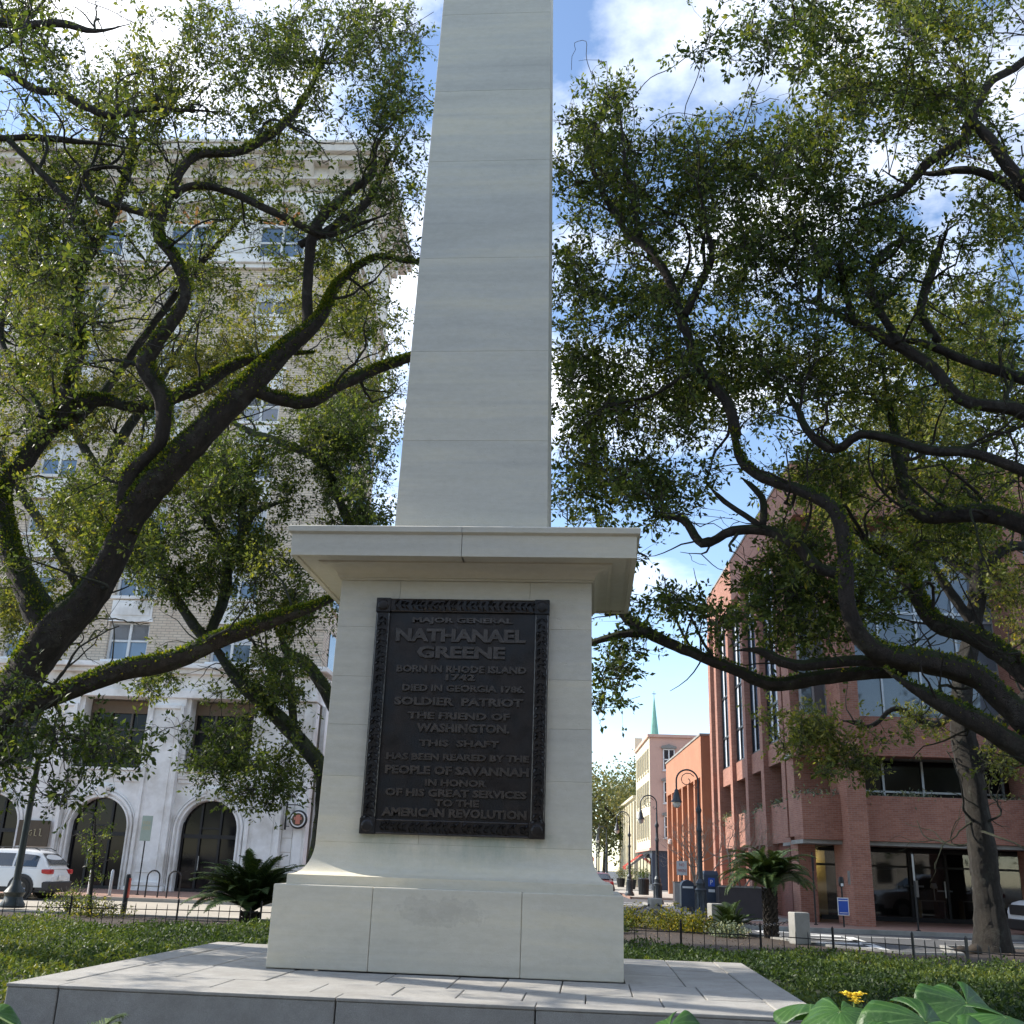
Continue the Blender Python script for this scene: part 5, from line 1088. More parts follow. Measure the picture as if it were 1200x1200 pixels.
wl = MB().lathe([(.12, 0), (.16, .1), (.16, .3), (.05, .36)], 10).build('wall_light', M_SIGNW, ob, loc=(-.15, 15.0, 3.4))
# ================================================================ PINK AND CREAM BUILDINGS
pk = thing('pink_corner_building', 'pale pink three-storey corner building, street side tinted cream as if sunlit, over a navy shopfront', 'building', cty(10.2, 79, .12), TH)
H = 12.8
MB().box(.0, 12, 0, .4, 3.4, H).build('front_wall', M_PINK, pk); MB().box(-.03, .0, .0, 14, 3.4, H).box(0, 12, .4, 14, 3.4, H).build('street_wall', M_CREAM, pk)  # sunlight is put into the colour: cream on the street side, pink front
MB().box(-.2, 12.1, -.2, 14.1, H + .0, H + .25).build('cornice', M_PINK, pk); MB().box(-.25, .5, 12.6, 14.2, H + .25, H + 1.4).build('chimney', M_CREAM, pk)
MB().box(-.15, 12.05, -.15, 14.05, 3.2, 3.42).build('shop_cornice', M_PINK, pk)
MB().box(.1, 12, .1, 14, zz(0), 3.2).build('shopfront', M_NAVY, pk)
for z in (4.3, 7.2, 10.0):
    for x in (1.2, 3.9, 6.6):
        w = MB().box(x, x + .95, -.05, -.002, z, z + 1.75).build('sash_window', M_GLASS, pk)
        f = MB()
        for q in (x, x + .475, x + .95): f.box(q - .05, q + .05, -.1, -.05, z, z + 1.75)
        for q in (z, z + .87, z + 1.75): f.box(x - .05, x + 1.0, -.1, -.05, q - .05, q + .05)
        f.build('sash_frame', M_WHITE, w)
        MB().prism([(x - .2, z + 1.82), (x + 1.15, z + 1.82), (x + 1.15, z + 2.0), (x + .475, z + 2.2), (x - .2, z + 2.0)], -.25, -.002).build('hood_mould', M_CONCG, w); MB().box(x - .12, x + 1.07, -.14, -.002, z - .14, z - .055).build('sill', M_WHITE, w)
    for k in range(6):
        y = .8 + k * 2.15; w = MB().box(-.05, -.032, y, y + .85, z, z + 1.9).build('side_window', M_GLASS, pk); MB().box(-.12, -.05, y - .06, y, z, z + 1.9).box(-.12, -.05, y + .85, y + .91, z, z + 1.9).box(-.16, -.05, y - .1, y + .95, z - .12, z).build('window_frame', M_CREAM, w)
for k in range(4): MB().box(-.0, .098, .8 + 3.3 * k, 3.2 + 3.3 * k, .5, 2.6).build('shop_window', M_GLASSD, pk)
MB().box(1.5, 4, .0, .098, .4, 2.6).build('shop_window', M_GLASSD, pk)
for k, (y, mt, nm) in enumerate(((2.2, M_AWB, 'black'), (8.4, M_AWR, 'red'))):
    o = MB().add([(0, 0, 0), (0, 4.2, 0), (-1.6, 4.2, -1.1), (-1.6, 0, -1.1), (-1.6, 4.2, -1.4), (-1.6, 0, -1.4)], [(0, 3, 2, 1), (0, 1, 2, 3), (3, 5, 4, 2), (2, 4, 5, 3)]).build('awning', mt, pk, loc=(0.1, y, 3.0))
cr_ = thing('cream_building', 'low pale cream building with tall pilasters further down the street', 'building', cty(10.2, 94, .12), TH)
MB().box(0, 10, 0, 22, zz(0), 8.5).build('wall', M_CREAM, cr_)
for k in range(7): MB().box(-.2, 0, k * 3.4, k * 3.4 + .6, zz(0), 8.2).build('pilaster', M_CREAM, cr_)
for k in range(6):
    for z in (1, 4.8): MB().box(-.02, -.002, k * 3.4 + 1.2, k * 3.4 + 2.8, z, z + 2.2).build('window', M_GLASS, cr_)
MB().box(-.3, 10, 0, 22.2, 8.5, 8.75).build('cornice', M_CREAM, cr_)
# church steeple far away
stp = thing('church_steeple', 'thin copper-green church steeple rising over the pink building', 'steeple', cty(19.05, 160, 0), TH)
MB().box(-1.6, 1.6, -1.6, 1.6, 0, 20.5).build('tower', M_CREAM, stp); MB().lathe([(1.1, 20.5), (.75, 22.6), (.08, 29.2), (.02, 29.4)], 8).build('spire', M_TEAL, stp); MB().tube([(0, 0, 29.2), (0, 0, 30.4)], .04, 5).box(-.35, .35, -.03, .03, 29.9, 30.0).build('cross', M_BRONZE, stp)
# ================================================================ FAR TREES
def far_tree(u, v, h, r, seed, label, n=5200, leaf=.42, tb=.6):
    rng = np.random.default_rng(seed); x, y, _ = cty(u, v); t = thing('background_tree', label, 'tree', (x, y, 0))
    P = np.array([[0, 0, 0], [.1, 0, h * .2], [.2, .1, h * .45], [0, .2, h * .75]]); vs, fs = bark_tube(cat_rom(P, 1.), np.linspace(.45, .12, len(cat_rom(P, 1.))), rng, 8); MB().add(vs, fs).build('trunk', M_BARKD, t)
    for k in range(5):
        a = k * 1.26 + seed; q = np.array([[0, 0, h * (.28 + .05 * k)], [r * .35 * math.cos(a), r * .35 * math.sin(a), h * (.45 + .04 * k)], [r * .7 * math.cos(a), r * .7 * math.sin(a), h * (.6 + .04 * k)]]); vs, fs = tube_geo(cat_rom(q, 1.), .12, 6); MB().add(vs, fs).build('limb', M_BARKD, t)
    cl = rng.normal(size=(60, 3)); cl /= np.linalg.norm(cl, axis=1)[:, None]; cl *= rng.uniform(.45, 1, 60)[:, None]; c = cl * [r, r, h * .36] + [0, 0, h * .63]
    i = rng.integers(0, 60, n); p = c[i] + rng.normal(0, 1, (n, 3)) * r * .16; ti = rng.uniform(0, 1, 60)[i] * .5 + tb * .5
    V, F, T = leaves(p, rng, leaf, .6, ti); tag(link('crown', np_mesh('crown', V, F, M_FAR, T), t), kind='stuff'); return t
far_tree(12, 112, 13, 6.5, 1, 'nearest broad tree closing the far street, behind the cream building'); far_tree(4, 118, 14, 7, 2, 'tall pale tree at the far street end, right beside the pedestal edge', tb=.9)
far_tree(9, 128, 15, 7, 3, 'darker far tree at the street end between two paler ones'); far_tree(-4, 112, 14, 7, 4, 'far tree at the street end mostly hidden behind the pedestal'); far_tree(16, 132, 16, 8, 5, 'farthest tree crown showing over the cream building roof', tb=.8); far_tree(-14, 120, 15, 8, 6, 'far tree hidden behind the pedestal left half')

# trees standing around the square behind the photographer (they show in the window glass)
for k_, (u_, v_, h_, r_) in enumerate(((-16, -30, 15, 8), (-4, -36, 16, 8), (9, -32, 15, 8), (22, -28, 16, 8), (34, -18, 15, 8), (-30, -24, 16, 9), (36, 2, 15, 7))):
    far_tree(u_, v_, h_, r_, 40 + k_, ['live oak behind the photographer, left of centre', 'tallest live oak straight behind the photographer', 'live oak behind the photographer, right of centre', 'live oak far behind to the right', 'live oak at the right rear corner of the square', 'live oak at the left rear corner of the square', 'live oak on the right side outside the picture'][k_], 4200, .55, .3)

bk = thing('brick_row_building', 'long brick building across the square behind the photographer', 'building', cty(-40, -62, 0), TH)
MB().box(0, 90, -8, 0, 0, 14).build('wall', M_TBRICK, bk); MB().box(-.3, 90.3, -8, .5, 14, 14.6).build('cornice', M_LIMED, bk)
for k in range(22):
    for z in (1.2, 5.2, 9.2): MB().box(1.5 + k * 4, 3.3 + k * 4, .0, .05, z, z + 2.4).build('window', M_GLASSD, bk)
# ================================================================ STREET FURNITURE
def crook_lamp(label, u, v, z=.12, mat=None, lit=False):
    mat = mat or M_LAMPGREY; t = thing('street_lamp', label, 'street lamp', cty(u, v, z), TH, 'crook street lamps')
    MB().lathe([(.30, 0), (.30, .12), (.27, .14), (.26, .2)], 12).lathe([(.24, .2), (.20, .26), (.195, .85), (.20, .9), (.22, .94), (.15, 1.0), (.15, 1.12), (.17, 1.16), (.10, 1.3)], 12).build('base', mat, t, smooth=True)
    m = MB()
    for k in range(12): a = 2 * math.pi * k / 12; m.tube([(.2 * math.cos(a), .2 * math.sin(a), .28), (.2 * math.cos(a), .2 * math.sin(a), .84)], .018, 5)
    m.build('flutes', mat, t)
    MB().lathe([(.085, 1.3), (.075, 2.9), (.10, 2.95), (.10, 3.02), (.07, 3.1), (.06, 3.55), (.095, 3.62), (.11, 3.7), (.06, 3.8), (.045, 3.9), (.04, 4.3)], 10).build('post', mat, t, smooth=True)
    R1 = .40; P = [(0, 0, 4.3), (0, 0, 4.65)] + [(-R1 + R1 * math.cos(a), 0, 4.72 + R1 * math.sin(a)) for a in np.linspace(0, math.pi, 14)] + [(-2 * R1, 0, 4.55), (-2 * R1, 0, 4.42)]
    MB().tube(P, .032, 7).build('crook_arm', mat, t, smooth=True)
    sp = [(-R1 + (.30 - .021 * k) * math.cos(.5 + k * .62), 0, 4.74 + (.30 - .021 * k) * math.sin(.5 + k * .62)) for k in range(12)]
    MB().tube(sp, .017, 6).tube([(0, 0, 4.55), (-.10, 0, 4.45), (-.18, 0, 4.52), (-.12, 0, 4.6)], .015, 5).build('scroll', mat, t, smooth=True)
    MB().lathe([(.03, 4.42), (.07, 4.38), (.08, 4.3), (.10, 4.25), (.13, 4.08), (.20, 3.98), (.21, 3.95), (.19, 3.95)], 14, (-2 * R1, 0, 0)).build('lamp_shade', mat, t, smooth=True)
    MB().lathe([(.15, 3.96), (.15, 3.88), (.11, 3.78), (.03, 3.74)], 12, (-2 * R1, 0, 0)).build('globe', pm('frosted_globe', (.62, .6, .55), .3, .03), t, smooth=True)
    return t
crook_lamp('nearest crook street lamp with fluted base, in front of the brick and orange buildings', 6.64, 25.3)
crook_lamp('second crook street lamp standing at the corner before the pink building', 6.6, 39.6)
crook_lamp('third crook street lamp down the street, beside the cream building', 6.5, 55.6)
crook_lamp('fourth crook street lamp in line, before the far dark trees', 6.5, 81)
crook_lamp('farthest crook street lamp, close to the pedestal edge', 6.5, 98)
# lantern lamp left
tl = thing('street_lamp', 'dark post lamp with tapering lantern in front of the white car', 'street lamp', cty(-14.3, 17.2, .05), TH)
MB().lathe([(.34, 0), (.34, .1), (.28, .18), (.24, .3), (.30, .42), (.16, .6), (.11, .75)], 14).build('base', M_GREENBLACK, tl, smooth=True)
MB().lathe([(.10, .75), (.095, 2.2), (.075, 4.15), (.11, 4.2), (.11, 4.26), (.05, 4.34)], 12).build('post', M_GREENBLACK, tl, smooth=True)
MB().lathe([(.11, 4.34), (.20, 4.98)], 6).build('lantern_glass', pm('milky_glass', (.34, .34, .32), .3, .03), tl)
m = MB()
for k in range(6): a = 2 * math.pi * k / 6; m.tube([(.115 * math.cos(a), .115 * math.sin(a), 4.32), (.21 * math.cos(a), .21 * math.sin(a), 4.99)], .016, 5)
m.lathe([(.21, 4.98), (.23, 5.02), (.12, 5.18), (.05, 5.28), (.03, 5.36)], 6).lathe([(.13, 4.3), (.13, 4.35)], 6); m.build('lantern_frame', M_GREENBLACK, tl)
# picket fence
def fence(name, label, pts, gates=()):
    f = thing(name, label, 'fence', (*cty(*pts[0])[:2], .05), 0); o = np.array([*cty(*pts[0])[:2], .05]); rail = MB(); pick = None
    P = [np.array(cty(*q)) for q in pts]
    for a, b in zip(P[:-1], P[1:]):
        d = b - a; Lg = np.linalg.norm(d); ang = math.atan2(d[1], d[0]); n = max(1, int(Lg / .24))
        for z in (.33,):
            q = MB().box(0, Lg, -.012, .012, z - .010, z + .010); r = q.build('rail', M_BLACK, f, loc=tuple(a - [o[0], o[1], 0]), rot=(0, 0, ang))
        for k in range(n):
            c = a + d * (k + .5) / n - [o[0], o[1], 0]; post = (k % 10 == 4)
            if post:
                MB().box(-.022, .022, -.022, .022, 0, .56).frustum((-.022, .022, -.022, .022), .56, (-.004, .004, -.004, .004), .6).build('fence_post', M_BLACK, f, loc=tuple(c), rot=(0, 0, ang))
            else:
                if pick is None: pick = MB().box(-.008, .008, -.008, .008, 0, .42).frustum((-.008, .008, -.008, .008), .42, (-.001, .001, -.001, .001), .47).build('picket', M_BLACK, f, loc=tuple(c), rot=(0, 0, ang)); pme = pick.data
                else: link('picket', pme, f, tuple(c), (0, 0, ang))
    return f
fence('picket_fence', 'low black iron picket fence behind the hedge on the left of the monument', [(-14.5, 10.2), (-11.2, 11.3), (-7.0, 12.5), (-4.0, 12.8)])
fence('picket_fence', 'low black iron picket fence curving along the planting on the right side', [(1.6, 10.7), (2.9, 10.6), (4.7, 10.6), (6.1, 10.2), (7.5, 9.5), (8.6, 8.6), (9.6, 6.9), (12.5, 6.0)])
# stone bollards with chain
bp = [(4.72, 22.6), (6.13, 18.8), (7.34, 13.5)]
lab = ['farthest granite bollard with a chain, nearest the pedestal edge', 'middle granite bollard between shrubs, in front of the street lamp base', 'nearest granite bollard, right of the palm trunk']
for i, (u, v) in enumerate(bp):
    b = MB().box(-.2, .2, -.2, .2, 0, .74).build('stone_bollard', M_CONCG, loc=cty(u, v, .05), rot=(0, 0, TH + .2), bevel=.025); tag(b, lab[i], 'bollard', 'granite bollards with chains')
def chain(p, q, label):
    m = MB(); n = 44
    for k in range(n):
        t = (k + .5) / n; x = p[0] + (q[0] - p[0]) * t; y = p[1] + (q[1] - p[1]) * t; z = .66 - .30 * 4 * t * (1 - t)
        dx_, dy_ = (q[0] - p[0]) / n, (q[1] - p[1]) / n; dz_ = -.30 * 4 * (1 - 2 * t) / n
        nrm = Vector((dx_, dy_, dz_)).normalized(); s = Vector((-nrm.y, nrm.x, 0)).normalized() if k % 2 else nrm.cross(Vector((-nrm.y, nrm.x, 0))).normalized()
        c = Vector((x, y, z)); Lk = .062
        m.tube([c - nrm * Lk, c - nrm * Lk * .6 + s * .028, c + nrm * Lk * .6 + s * .028, c + nrm * Lk, c + nrm * Lk * .6 - s * .028, c - nrm * Lk * .6 - s * .028, c - nrm * Lk], .010, 4)
    tag(m.build('chain', M_BLACK), label, 'chain', kind=None)
C3 = [cty(*q) for q in bp]
chain(cty(2.2, 21.4), C3[0], 'chain hanging from the farthest bollard toward the pedestal'); chain(C3[0], C3[1], 'chain sagging between the farthest and the middle bollard'); chain(C3[1], C3[2], 'chain sagging behind the palm to the nearest bollard')
# dark planters by the orange building
def planter(label, u0, u1, v0, v1, h):
    t = thing('planter', label, 'planter', cty((u0 + u1) / 2, (v0 + v1) / 2, .12), TH); a, b = (u1 - u0) / 2, (v1 - v0) / 2
    MB().box(-a, a, -b, -b + .06, 0, h).box(-a, a, b - .06, b, 0, h).box(-a, -a + .06, -b + .06, b - .06, 0, h).box(a - .06, a, -b + .06, b - .06, 0, h).build('box', M_PLANTER, t)
    MB().box(-a - .03, a + .03, -b - .03, -b + .08, h + .001, h + .04).box(-a - .03, a + .03, b - .08, b + .03, h + .001, h + .04).build('rim', M_CONCG, t); MB().box(-a + .06, a - .06, -b + .06, b - .06, 0, h - .12).build('soil', M_SOIL, t); return t
planter('long dark planter box right of the nearest street lamp', 7.4, 9.3, 26.0, 28.6, 1.05); planter('dark planter box with pale rim left of the nearest street lamp', 6.9, 8.2, 31.2, 33.4, 1.0); planter('farthest dark planter box in front of the orange wall', 7.2, 9.0, 35.4, 38.4, 1.05)
# bare crepe myrtles
def myrtle(label, u, v, h, seed):
    rng = np.random.default_rng(seed); x, y, _ = cty(u, v); t = thing('bare_tree', label, 'tree', (x, y, .9)); V = []; F = []; nb = 0
    def br(p, d, L_, r, dep, first):
        nonlocal nb
        q = [p]; k = 5
        for i in range(k): d = d + rng.normal(0, .16, 3) + [0, 0, .05]; d = d / np.linalg.norm(d); q.append(q[-1] + d * L_ / k)
        vs, fs = tube_geo(np.array(q), np.linspace(r, r * .6, k + 1), 5)
        if first: MB().add(vs, fs).build('stem', M_TWIGL, t, smooth=True)
        else:
            V.extend(vs); F.extend([tuple(i + nb for i in f) for f in fs]); nb += len(vs)
        if dep:
            for _ in range(rng.integers(2, 4)): dd = d + rng.normal(0, .5, 3); dd[2] = abs(dd[2]) * .7 + .15; dd /= np.linalg.norm(dd); br(q[-1 - (rng.random() < .3)], dd, L_ * .72, r * .55, dep - 1, False)
    for k in range(4): a = k * 1.57 + rng.random(); d = np.array([.35 * math.cos(a), .35 * math.sin(a), 1.]); br(np.array([.06 * math.cos(a), .06 * math.sin(a), 0]), d / np.linalg.norm(d), h * .38, .042, 4, True)
    tag(MB().add(V, F).build('twigs', M_TWIGL, t), kind='stuff')
myrtle('leafless pale multi-stem crepe myrtle in the long dark planter, right of the lamp', 8.4, 27.4, 3.4, 1); myrtle('leafless pale multi-stem crepe myrtle left of the nearest lamp post', 7.5, 32.2, 3.4, 2); myrtle('leafless crepe myrtle in the farthest planter before the orange wall', 8.1, 36.8, 3.4, 3)
# blue newspaper box and mailbox behind the lamp base
nb_ = thing('newspaper_box', 'blue boxed dispenser with white lettered panel directly behind the nearest lamp base', 'newspaper box', cty(7.25, 27.0, .12), TH)
MB().box(-.28, .28, -.25, .25, .35, 1.45).frustum((-.28, .28, -.25, .25), 1.45, (-.24, .24, -.18, .25), 1.6).build('body', M_NAVY, nb_, bevel=.02); MB().box(-.12, .12, -.27, -.252, 1.05, 1.35).build('panel', M_BLUE, nb_); MB().box(-.12, .12, -.27, -.252, .85, .95).build('white_strip', M_SIGNW, nb_); MB().box(-.22, -.16, -.2, .2, 0, .35).box(.16, .22, -.2, .2, 0, .35).build('legs', M_BLACK, nb_)
place_text('P', 0, .09, 1.12, .16, -.272, M_SIGNW, nb_, ext=.006)
nb2 = thing('mailbox', 'dark blue round-topped mailbox left of the nearest lamp base', 'mailbox', cty(6.45, 27.6, .12), TH)
MB().prism([(-.25, .3), (.25, .3), (.25, 1.0)] + [(.25 * math.cos(a), 1.0 + .25 * math.sin(a)) for a in np.linspace(.2, math.pi - .2, 9)] + [(-.25, 1.0)], -.25, .25).build('body', M_NAVY, nb2, bevel=.01); MB().box(-.2, .2, -.27, -.252, .95, 1.02).build('slot', M_SIGNW, nb2)
for x in (-.2, .2):
    for y in (-.2, .2): MB().box(x - .03, x + .03, y - .03, y + .03, 0, .3).build('leg', M_NAVY, nb2)
# signs
def post_sign(name, label, u, v, h, zs, w, hh, mat, z0=.12, text=None, textmat=None, pm_=None):
    t = thing(name, label, 'sign', cty(u, v, z0), TH); MB().tube([(0, 0, 0), (0, 0, h)], .028, 8).lathe([(.07, 0), (.07, .03)], 8).build('post', pm_ or M_BLACK, t)
    p = MB().box(-w / 2, w / 2, -.045, -.03, zs, zs + hh).build('sign_panel', mat, t, bevel=.004)
    if text:
        for s_, dz, th, tw in text: place_text(s_, 0, tw, zs + dz, th, -.046, textmat, p, ext=.004)
    return t
post_sign('street_sign', 'small white sign on a black pole before the planters, left of the nearest lamp', 6.65, 30.6, 2.05, 1.4, .42, .55, M_SIGNW, text=[('NO', .34, .12, .2), ('PARKING', .12, .12, .34)], textmat=M_RED)
o = post_sign('street_sign', 'tall pale green parking sign on a black pole before the white pilaster', -14.75, 28.0, 2.0, 2.0, .42, .95, M_SIGNG, text=[('PARK', .62, .13, .3), ('HERE', .42, .13, .3)], textmat=M_GOLD)
MB().tube([(0, 0, 1.9), (0, 0, 2.9)], .02, 6).build('post', M_BLACK, o)
post_sign('street_sign', 'thin black pole with edge-on sign panel left of the oak trunk', 12.85, 21.2, 2.35, 1.5, .06, .8, M_STEEL)
post_sign('street_sign', 'slim dark pole standing in front of the corner pier by the palm', 10.1, 23.0, 2.3, 1.7, .08, .5, M_BLACK)
mt_ = thing('parking_meter', 'parking meter with a blue placard standing before the brick column', 'parking meter', cty(10.75, 22.0, .12), TH)
MB().tube([(0, 0, 0), (0, 0, 1.25)], .028, 8).build('post', M_BLACK, mt_); MB().lathe([(.05, 1.22), (.09, 1.28), (.09, 1.42), (.07, 1.52), (.02, 1.55)], 10).build('meter_head', M_BLACK, mt_, smooth=True); MB().box(-.04, .04, -.1, -.085, 1.25, 1.34).build('meter_display', M_SIGNW, mt_)
p = MB().box(-.18, .18, -.06, -.04, .36, .90).build('placard', M_SIGNW, mt_, bevel=.005); MB().box(-.155, .155, -.064, -.0605, .385, .875).build('placard_print', M_BLUE, p); MB().box(-.15, .15, -.068, -.0645, .80, .83).box(-.13, .13, -.068, -.0645, .43, .45).build('printed_line', M_SIGNW, p)
# posts and racks on the left
rbp = thing('bollard_post', 'black post with red reflector band beside the left fence', 'bollard', cty(-10.3, 15.3, .05), TH)
MB().lathe([(.07, 0), (.07, 1.0), (.05, 1.05)], 12).build('post', M_BLACK, rbp, smooth=True); MB().box(.045, .078, -.05, .05, .45, .95).build('reflector', M_RED, rbp)
for i, (u, l) in enumerate(((-13.55, 'left hoop of the pair of black bicycle racks by the white pilaster'), (-12.75, 'right hoop of the pair of black bicycle racks by the white pilaster'), (-9.75, 'black bicycle rack hoop in front of the right arch, beside the sago palm'))):
    P = [(0, -.22, 0), (0, -.22, .72)] + [(0, -.22 * math.cos(a), .72 + .22 * math.sin(a)) for a in np.linspace(0, math.pi, 9)][1:-1] + [(0, .22, .72), (0, .22, 0)]
    o = MB().tube([(q[1], q[0], q[2]) for q in P], .028, 7).build('bicycle_rack', M_BLACK, loc=cty(u, 26.2, .12), rot=(0, 0, TH + .5), smooth=True); tag(o, l, 'bicycle rack', 'bicycle rack hoops')
for u, l in ((-16.0, 'left short white post on the brick pavement by the left arch'), (-15.2, 'right short grey post on the brick pavement near the parking sign')):
    o = MB().lathe([(.06, 0), (.06, .85), (.03, .92)], 10).build('bollard_post', M_WHITE if u < -15.5 else M_STEEL, loc=cty(u, 26.4, .12), smooth=True); tag(o, l, 'bollard')
# ================================================================ CARS
M_CARW = pm('white_car_paint', (.72, .73, .74), .22, .02, 1, spec=.8); M_CLAD = pm('black_plastic', (.025, .025, .027), .55, .1); M_TYRE = pm('tyre_rubber', (.02, .02, .02), .8, .1); M_RIMD = pm('dark_alloy', (.05, .05, .052), .35, .1, metal=.8)
M_CGLASS = glass('car_glass', (.02, .025, .028), .04, 1.); M_TAIL = pm('red_lens', (.4, .02, .02), .2, .1); M_SILV = pm('silver_car_paint', (.5, .52, .55), .25, .02, spec=.8); M_DRED = pm('dark_red_car_paint', (.16, .02, .02), .25, .05, spec=.8)
def car(name, label, cat, loc, rz, paint, kind='suv', group=None):
    """x forward; z up; origin on the road under the middle"""
    t = thing(name, label, cat, loc, rz, group)
    if kind == 'suv': Ln, Wd, top, belt = 2.31, .93, 1.66, 1.08; roof = [(-2.22, 1.08), (-2.0, 1.40), (-1.70, 1.60), (-1.1, 1.66), (-.2, 1.665), (.35, 1.60), (.75, 1.42), (1.28, 1.12), (1.3, 1.05)]; low = [(-2.31, .55), (-2.33, .80), (-2.26, 1.0), (-2.2, 1.08), (-1.6, 1.1), (0, 1.09), (1.2, 1.07), (1.8, 1.0), (2.2, .86), (2.31, .70), (2.30, .45)]
    elif kind == 'sedan': Ln, Wd, top, belt = 2.3, .9, 1.44, .92; roof = [(-1.9, .95), (-1.3, 1.25), (-.8, 1.42), (.2, 1.44), (.7, 1.3), (1.25, .95)]; low = [(-2.3, .5), (-2.33, .75), (-2.2, .95), (-1.6, .98), (0, .95), (1.2, .93), (1.9, .82), (2.25, .68), (2.3, .45)]
    else: Ln, Wd, top, belt = 2.8, 1.0, 1.9, 1.25; roof = [(-.9, 1.25), (-.8, 1.75), (-.5, 1.88), (.6, 1.9), (.9, 1.78), (1.5, 1.28)]; low = [(-2.8, .6), (-2.85, 1.15), (-2.7, 1.25), (-1, 1.25), (0, 1.25), (1.4, 1.24), (2.4, 1.15), (2.75, 1.05), (2.85, .8), (2.8, .5)]
    def half_loft(prof, zb, hw, inset, mat, nm, bot=None):
        # profile top line; cross section rounded towards the sides
        xs = np.linspace(prof[0][0], prof[-1][0], 30); zt = np.interp(xs, [q[0] for q in prof], [q[1] for q in prof]); V = []; n = 9
        for x, z in zip(xs, zt):
            e = min(1, (Ln + .06 - abs(x)) / .35); w = hw * (1 - .22 * (1 - max(0, e)) ** 1.5)
            row = []
            for k in range(n):
                s = k / (n - 1); 
                if s <= .5: a = s / .5; yy = w - inset * a ** 1.6 * .45; z_ = zb + (z - zb) * a * .9
                else: a = (s - .5) / .5; yy = (w - inset * .45) * (1 - a ** 2.2) ; z_ = zb + (z - zb) * (.9 + .1 * math.sin(a * math.pi / 2))
                row.append((x, -yy, z_))
            V += row + [(x, -y, z_) for (x_, y, z_) in row[-2::-1]]
        m_ = 2 * n - 1; F = [(i * m_ + k, (i + 1) * m_ + k, (i + 1) * m_ + k + 1, i * m_ + k + 1) for i in range(len(xs) - 1) for k in range(m_ - 1)]
        F += [tuple(range(m_)), tuple(range((len(xs) - 1) * m_, len(xs) * m_))[::-1]]
        o = MB().add(V, F).build(nm, mat, t, smooth=True); return o
    body = half_loft(low, .42, Wd, .12, paint, 'body')
    MB().box(-Ln + .06, Ln - .06, -Wd + .05, Wd - .05, .24, .46).build('sill_cladding', M_CLAD, t, bevel=.04)
    MB().box(-Ln - .05, -Ln + .5, -Wd + .03, Wd - .03, .3, .62).build('bumper', M_CLAD, t, bevel=.05); MB().box(Ln - .5, Ln + .03, -Wd + .03, Wd - .03, .26, .58).build('bumper', M_CLAD, t, bevel=.05)
    gh = half_loft(roof, belt - .06, Wd - .07, .5, paint, 'cabin')
    # window panels following the cabin side
    xs0, xs1 = roof[0][0], roof[-1][0]; rt = lambda x: float(np.interp(x, [q[0] for q in roof], [q[1] for q in roof]))
    if kind == 'suv': sets = [(-1.78, -.98), (-.90, -.02), (.06, 1.0)]
    elif kind == 'sedan': sets = [(-1.2, -.25), (-.17, .85)]
    else: sets = [(-.72, .2), (.28, 1.1)]
    for a, b in sets:
        for s in (-1, 1):
            P = []; xs = np.linspace(a, b, 7)
            def yz(x, fr_): z = belt - .06 + (rt(x) - belt + .06) * fr_ * .9 / 1.0; e = (fr_); return (x, s * (Wd - .07 - .5 * e ** 1.6 * .45 + .012), z)
            up = [yz(x, .86) for x in xs]; dn = [yz(x, .12) for x in xs]; v = up + dn[::-1]; f = [tuple(range(len(v)))] ; 
            md = [yz(x, .5) for x in xs]; vv = up + md + dn; n = len(xs); ff = [(k, k + 1, n + k + 1, n + k) for k in range(n - 1)] + [(n + k, n + k + 1, 2 * n + k + 1, 2 * n + k) for k in range(n - 1)]
            MB().add(vv, ff).build('side_window', M_CGLASS, t)
    for (p, q) in ((roof[-1], roof[-3] if kind == 'suv' else roof[-2]), (roof[0], roof[2])):
        o_ = .02 if p[0] > 0 else -.02; a, b = (p[0] * .97 + q[0] * .03, p[1] * .85 + q[1] * .15), (q[0] * .85 + p[0] * .15, q[1] * .85 + p[1] * .15); w0, w1 = Wd - .2, Wd - .34
        MB().add([(a[0] + o_, -w0, a[1] + .015), (a[0] + o_, w0, a[1] + .015), (b[0] + o_, w1, b[1] + .02), (b[0] + o_, -w1, b[1] + .02)], [(0, 1, 2, 3), (3, 2, 1, 0)]).build('windscreen' if p[0] > 0 else 'rear_window', M_CGLASS, t)
    wx = 1.36 if kind != 'truck' else 1.75; wr = .37 if kind != 'sedan' else .33
    for x in (-wx, wx):
        for s in (-1, 1):
            MB().lathe([(wr + .09, 0), (wr + .09, .05), (wr + .02, .055)], 24, (x, s * (Wd - .04) - (.0 if s > 0 else .05), wr + .02), axis='y').build('wheel_arch', M_CLAD, t)
            w = MB().lathe([(wr * .62, 0), (wr * .94, .0), (wr, .05), (wr, .2), (wr * .9, .24)], 24, (0, -.12, 0), axis='y').build('wheel', M_TYRE, t, loc=(x, s * (Wd - .06), wr), rot=(0, 0, 0 if s < 0 else math.pi), smooth=True)
            MB().lathe([(wr * .66, -.004), (wr * .66, .05)], 24, (0, -.125, 0), axis='y').build('rim', M_RIMD if kind == 'suv' else M_STEEL, w)
            m = MB()
            for k in range(5): a = k * 2 * math.pi / 5; m.tube([(0, -.14, 0), (wr * .6 * math.cos(a), -.13, wr * .6 * math.sin(a))], .028, 4)
            m.build('spoke', M_STEEL, w)
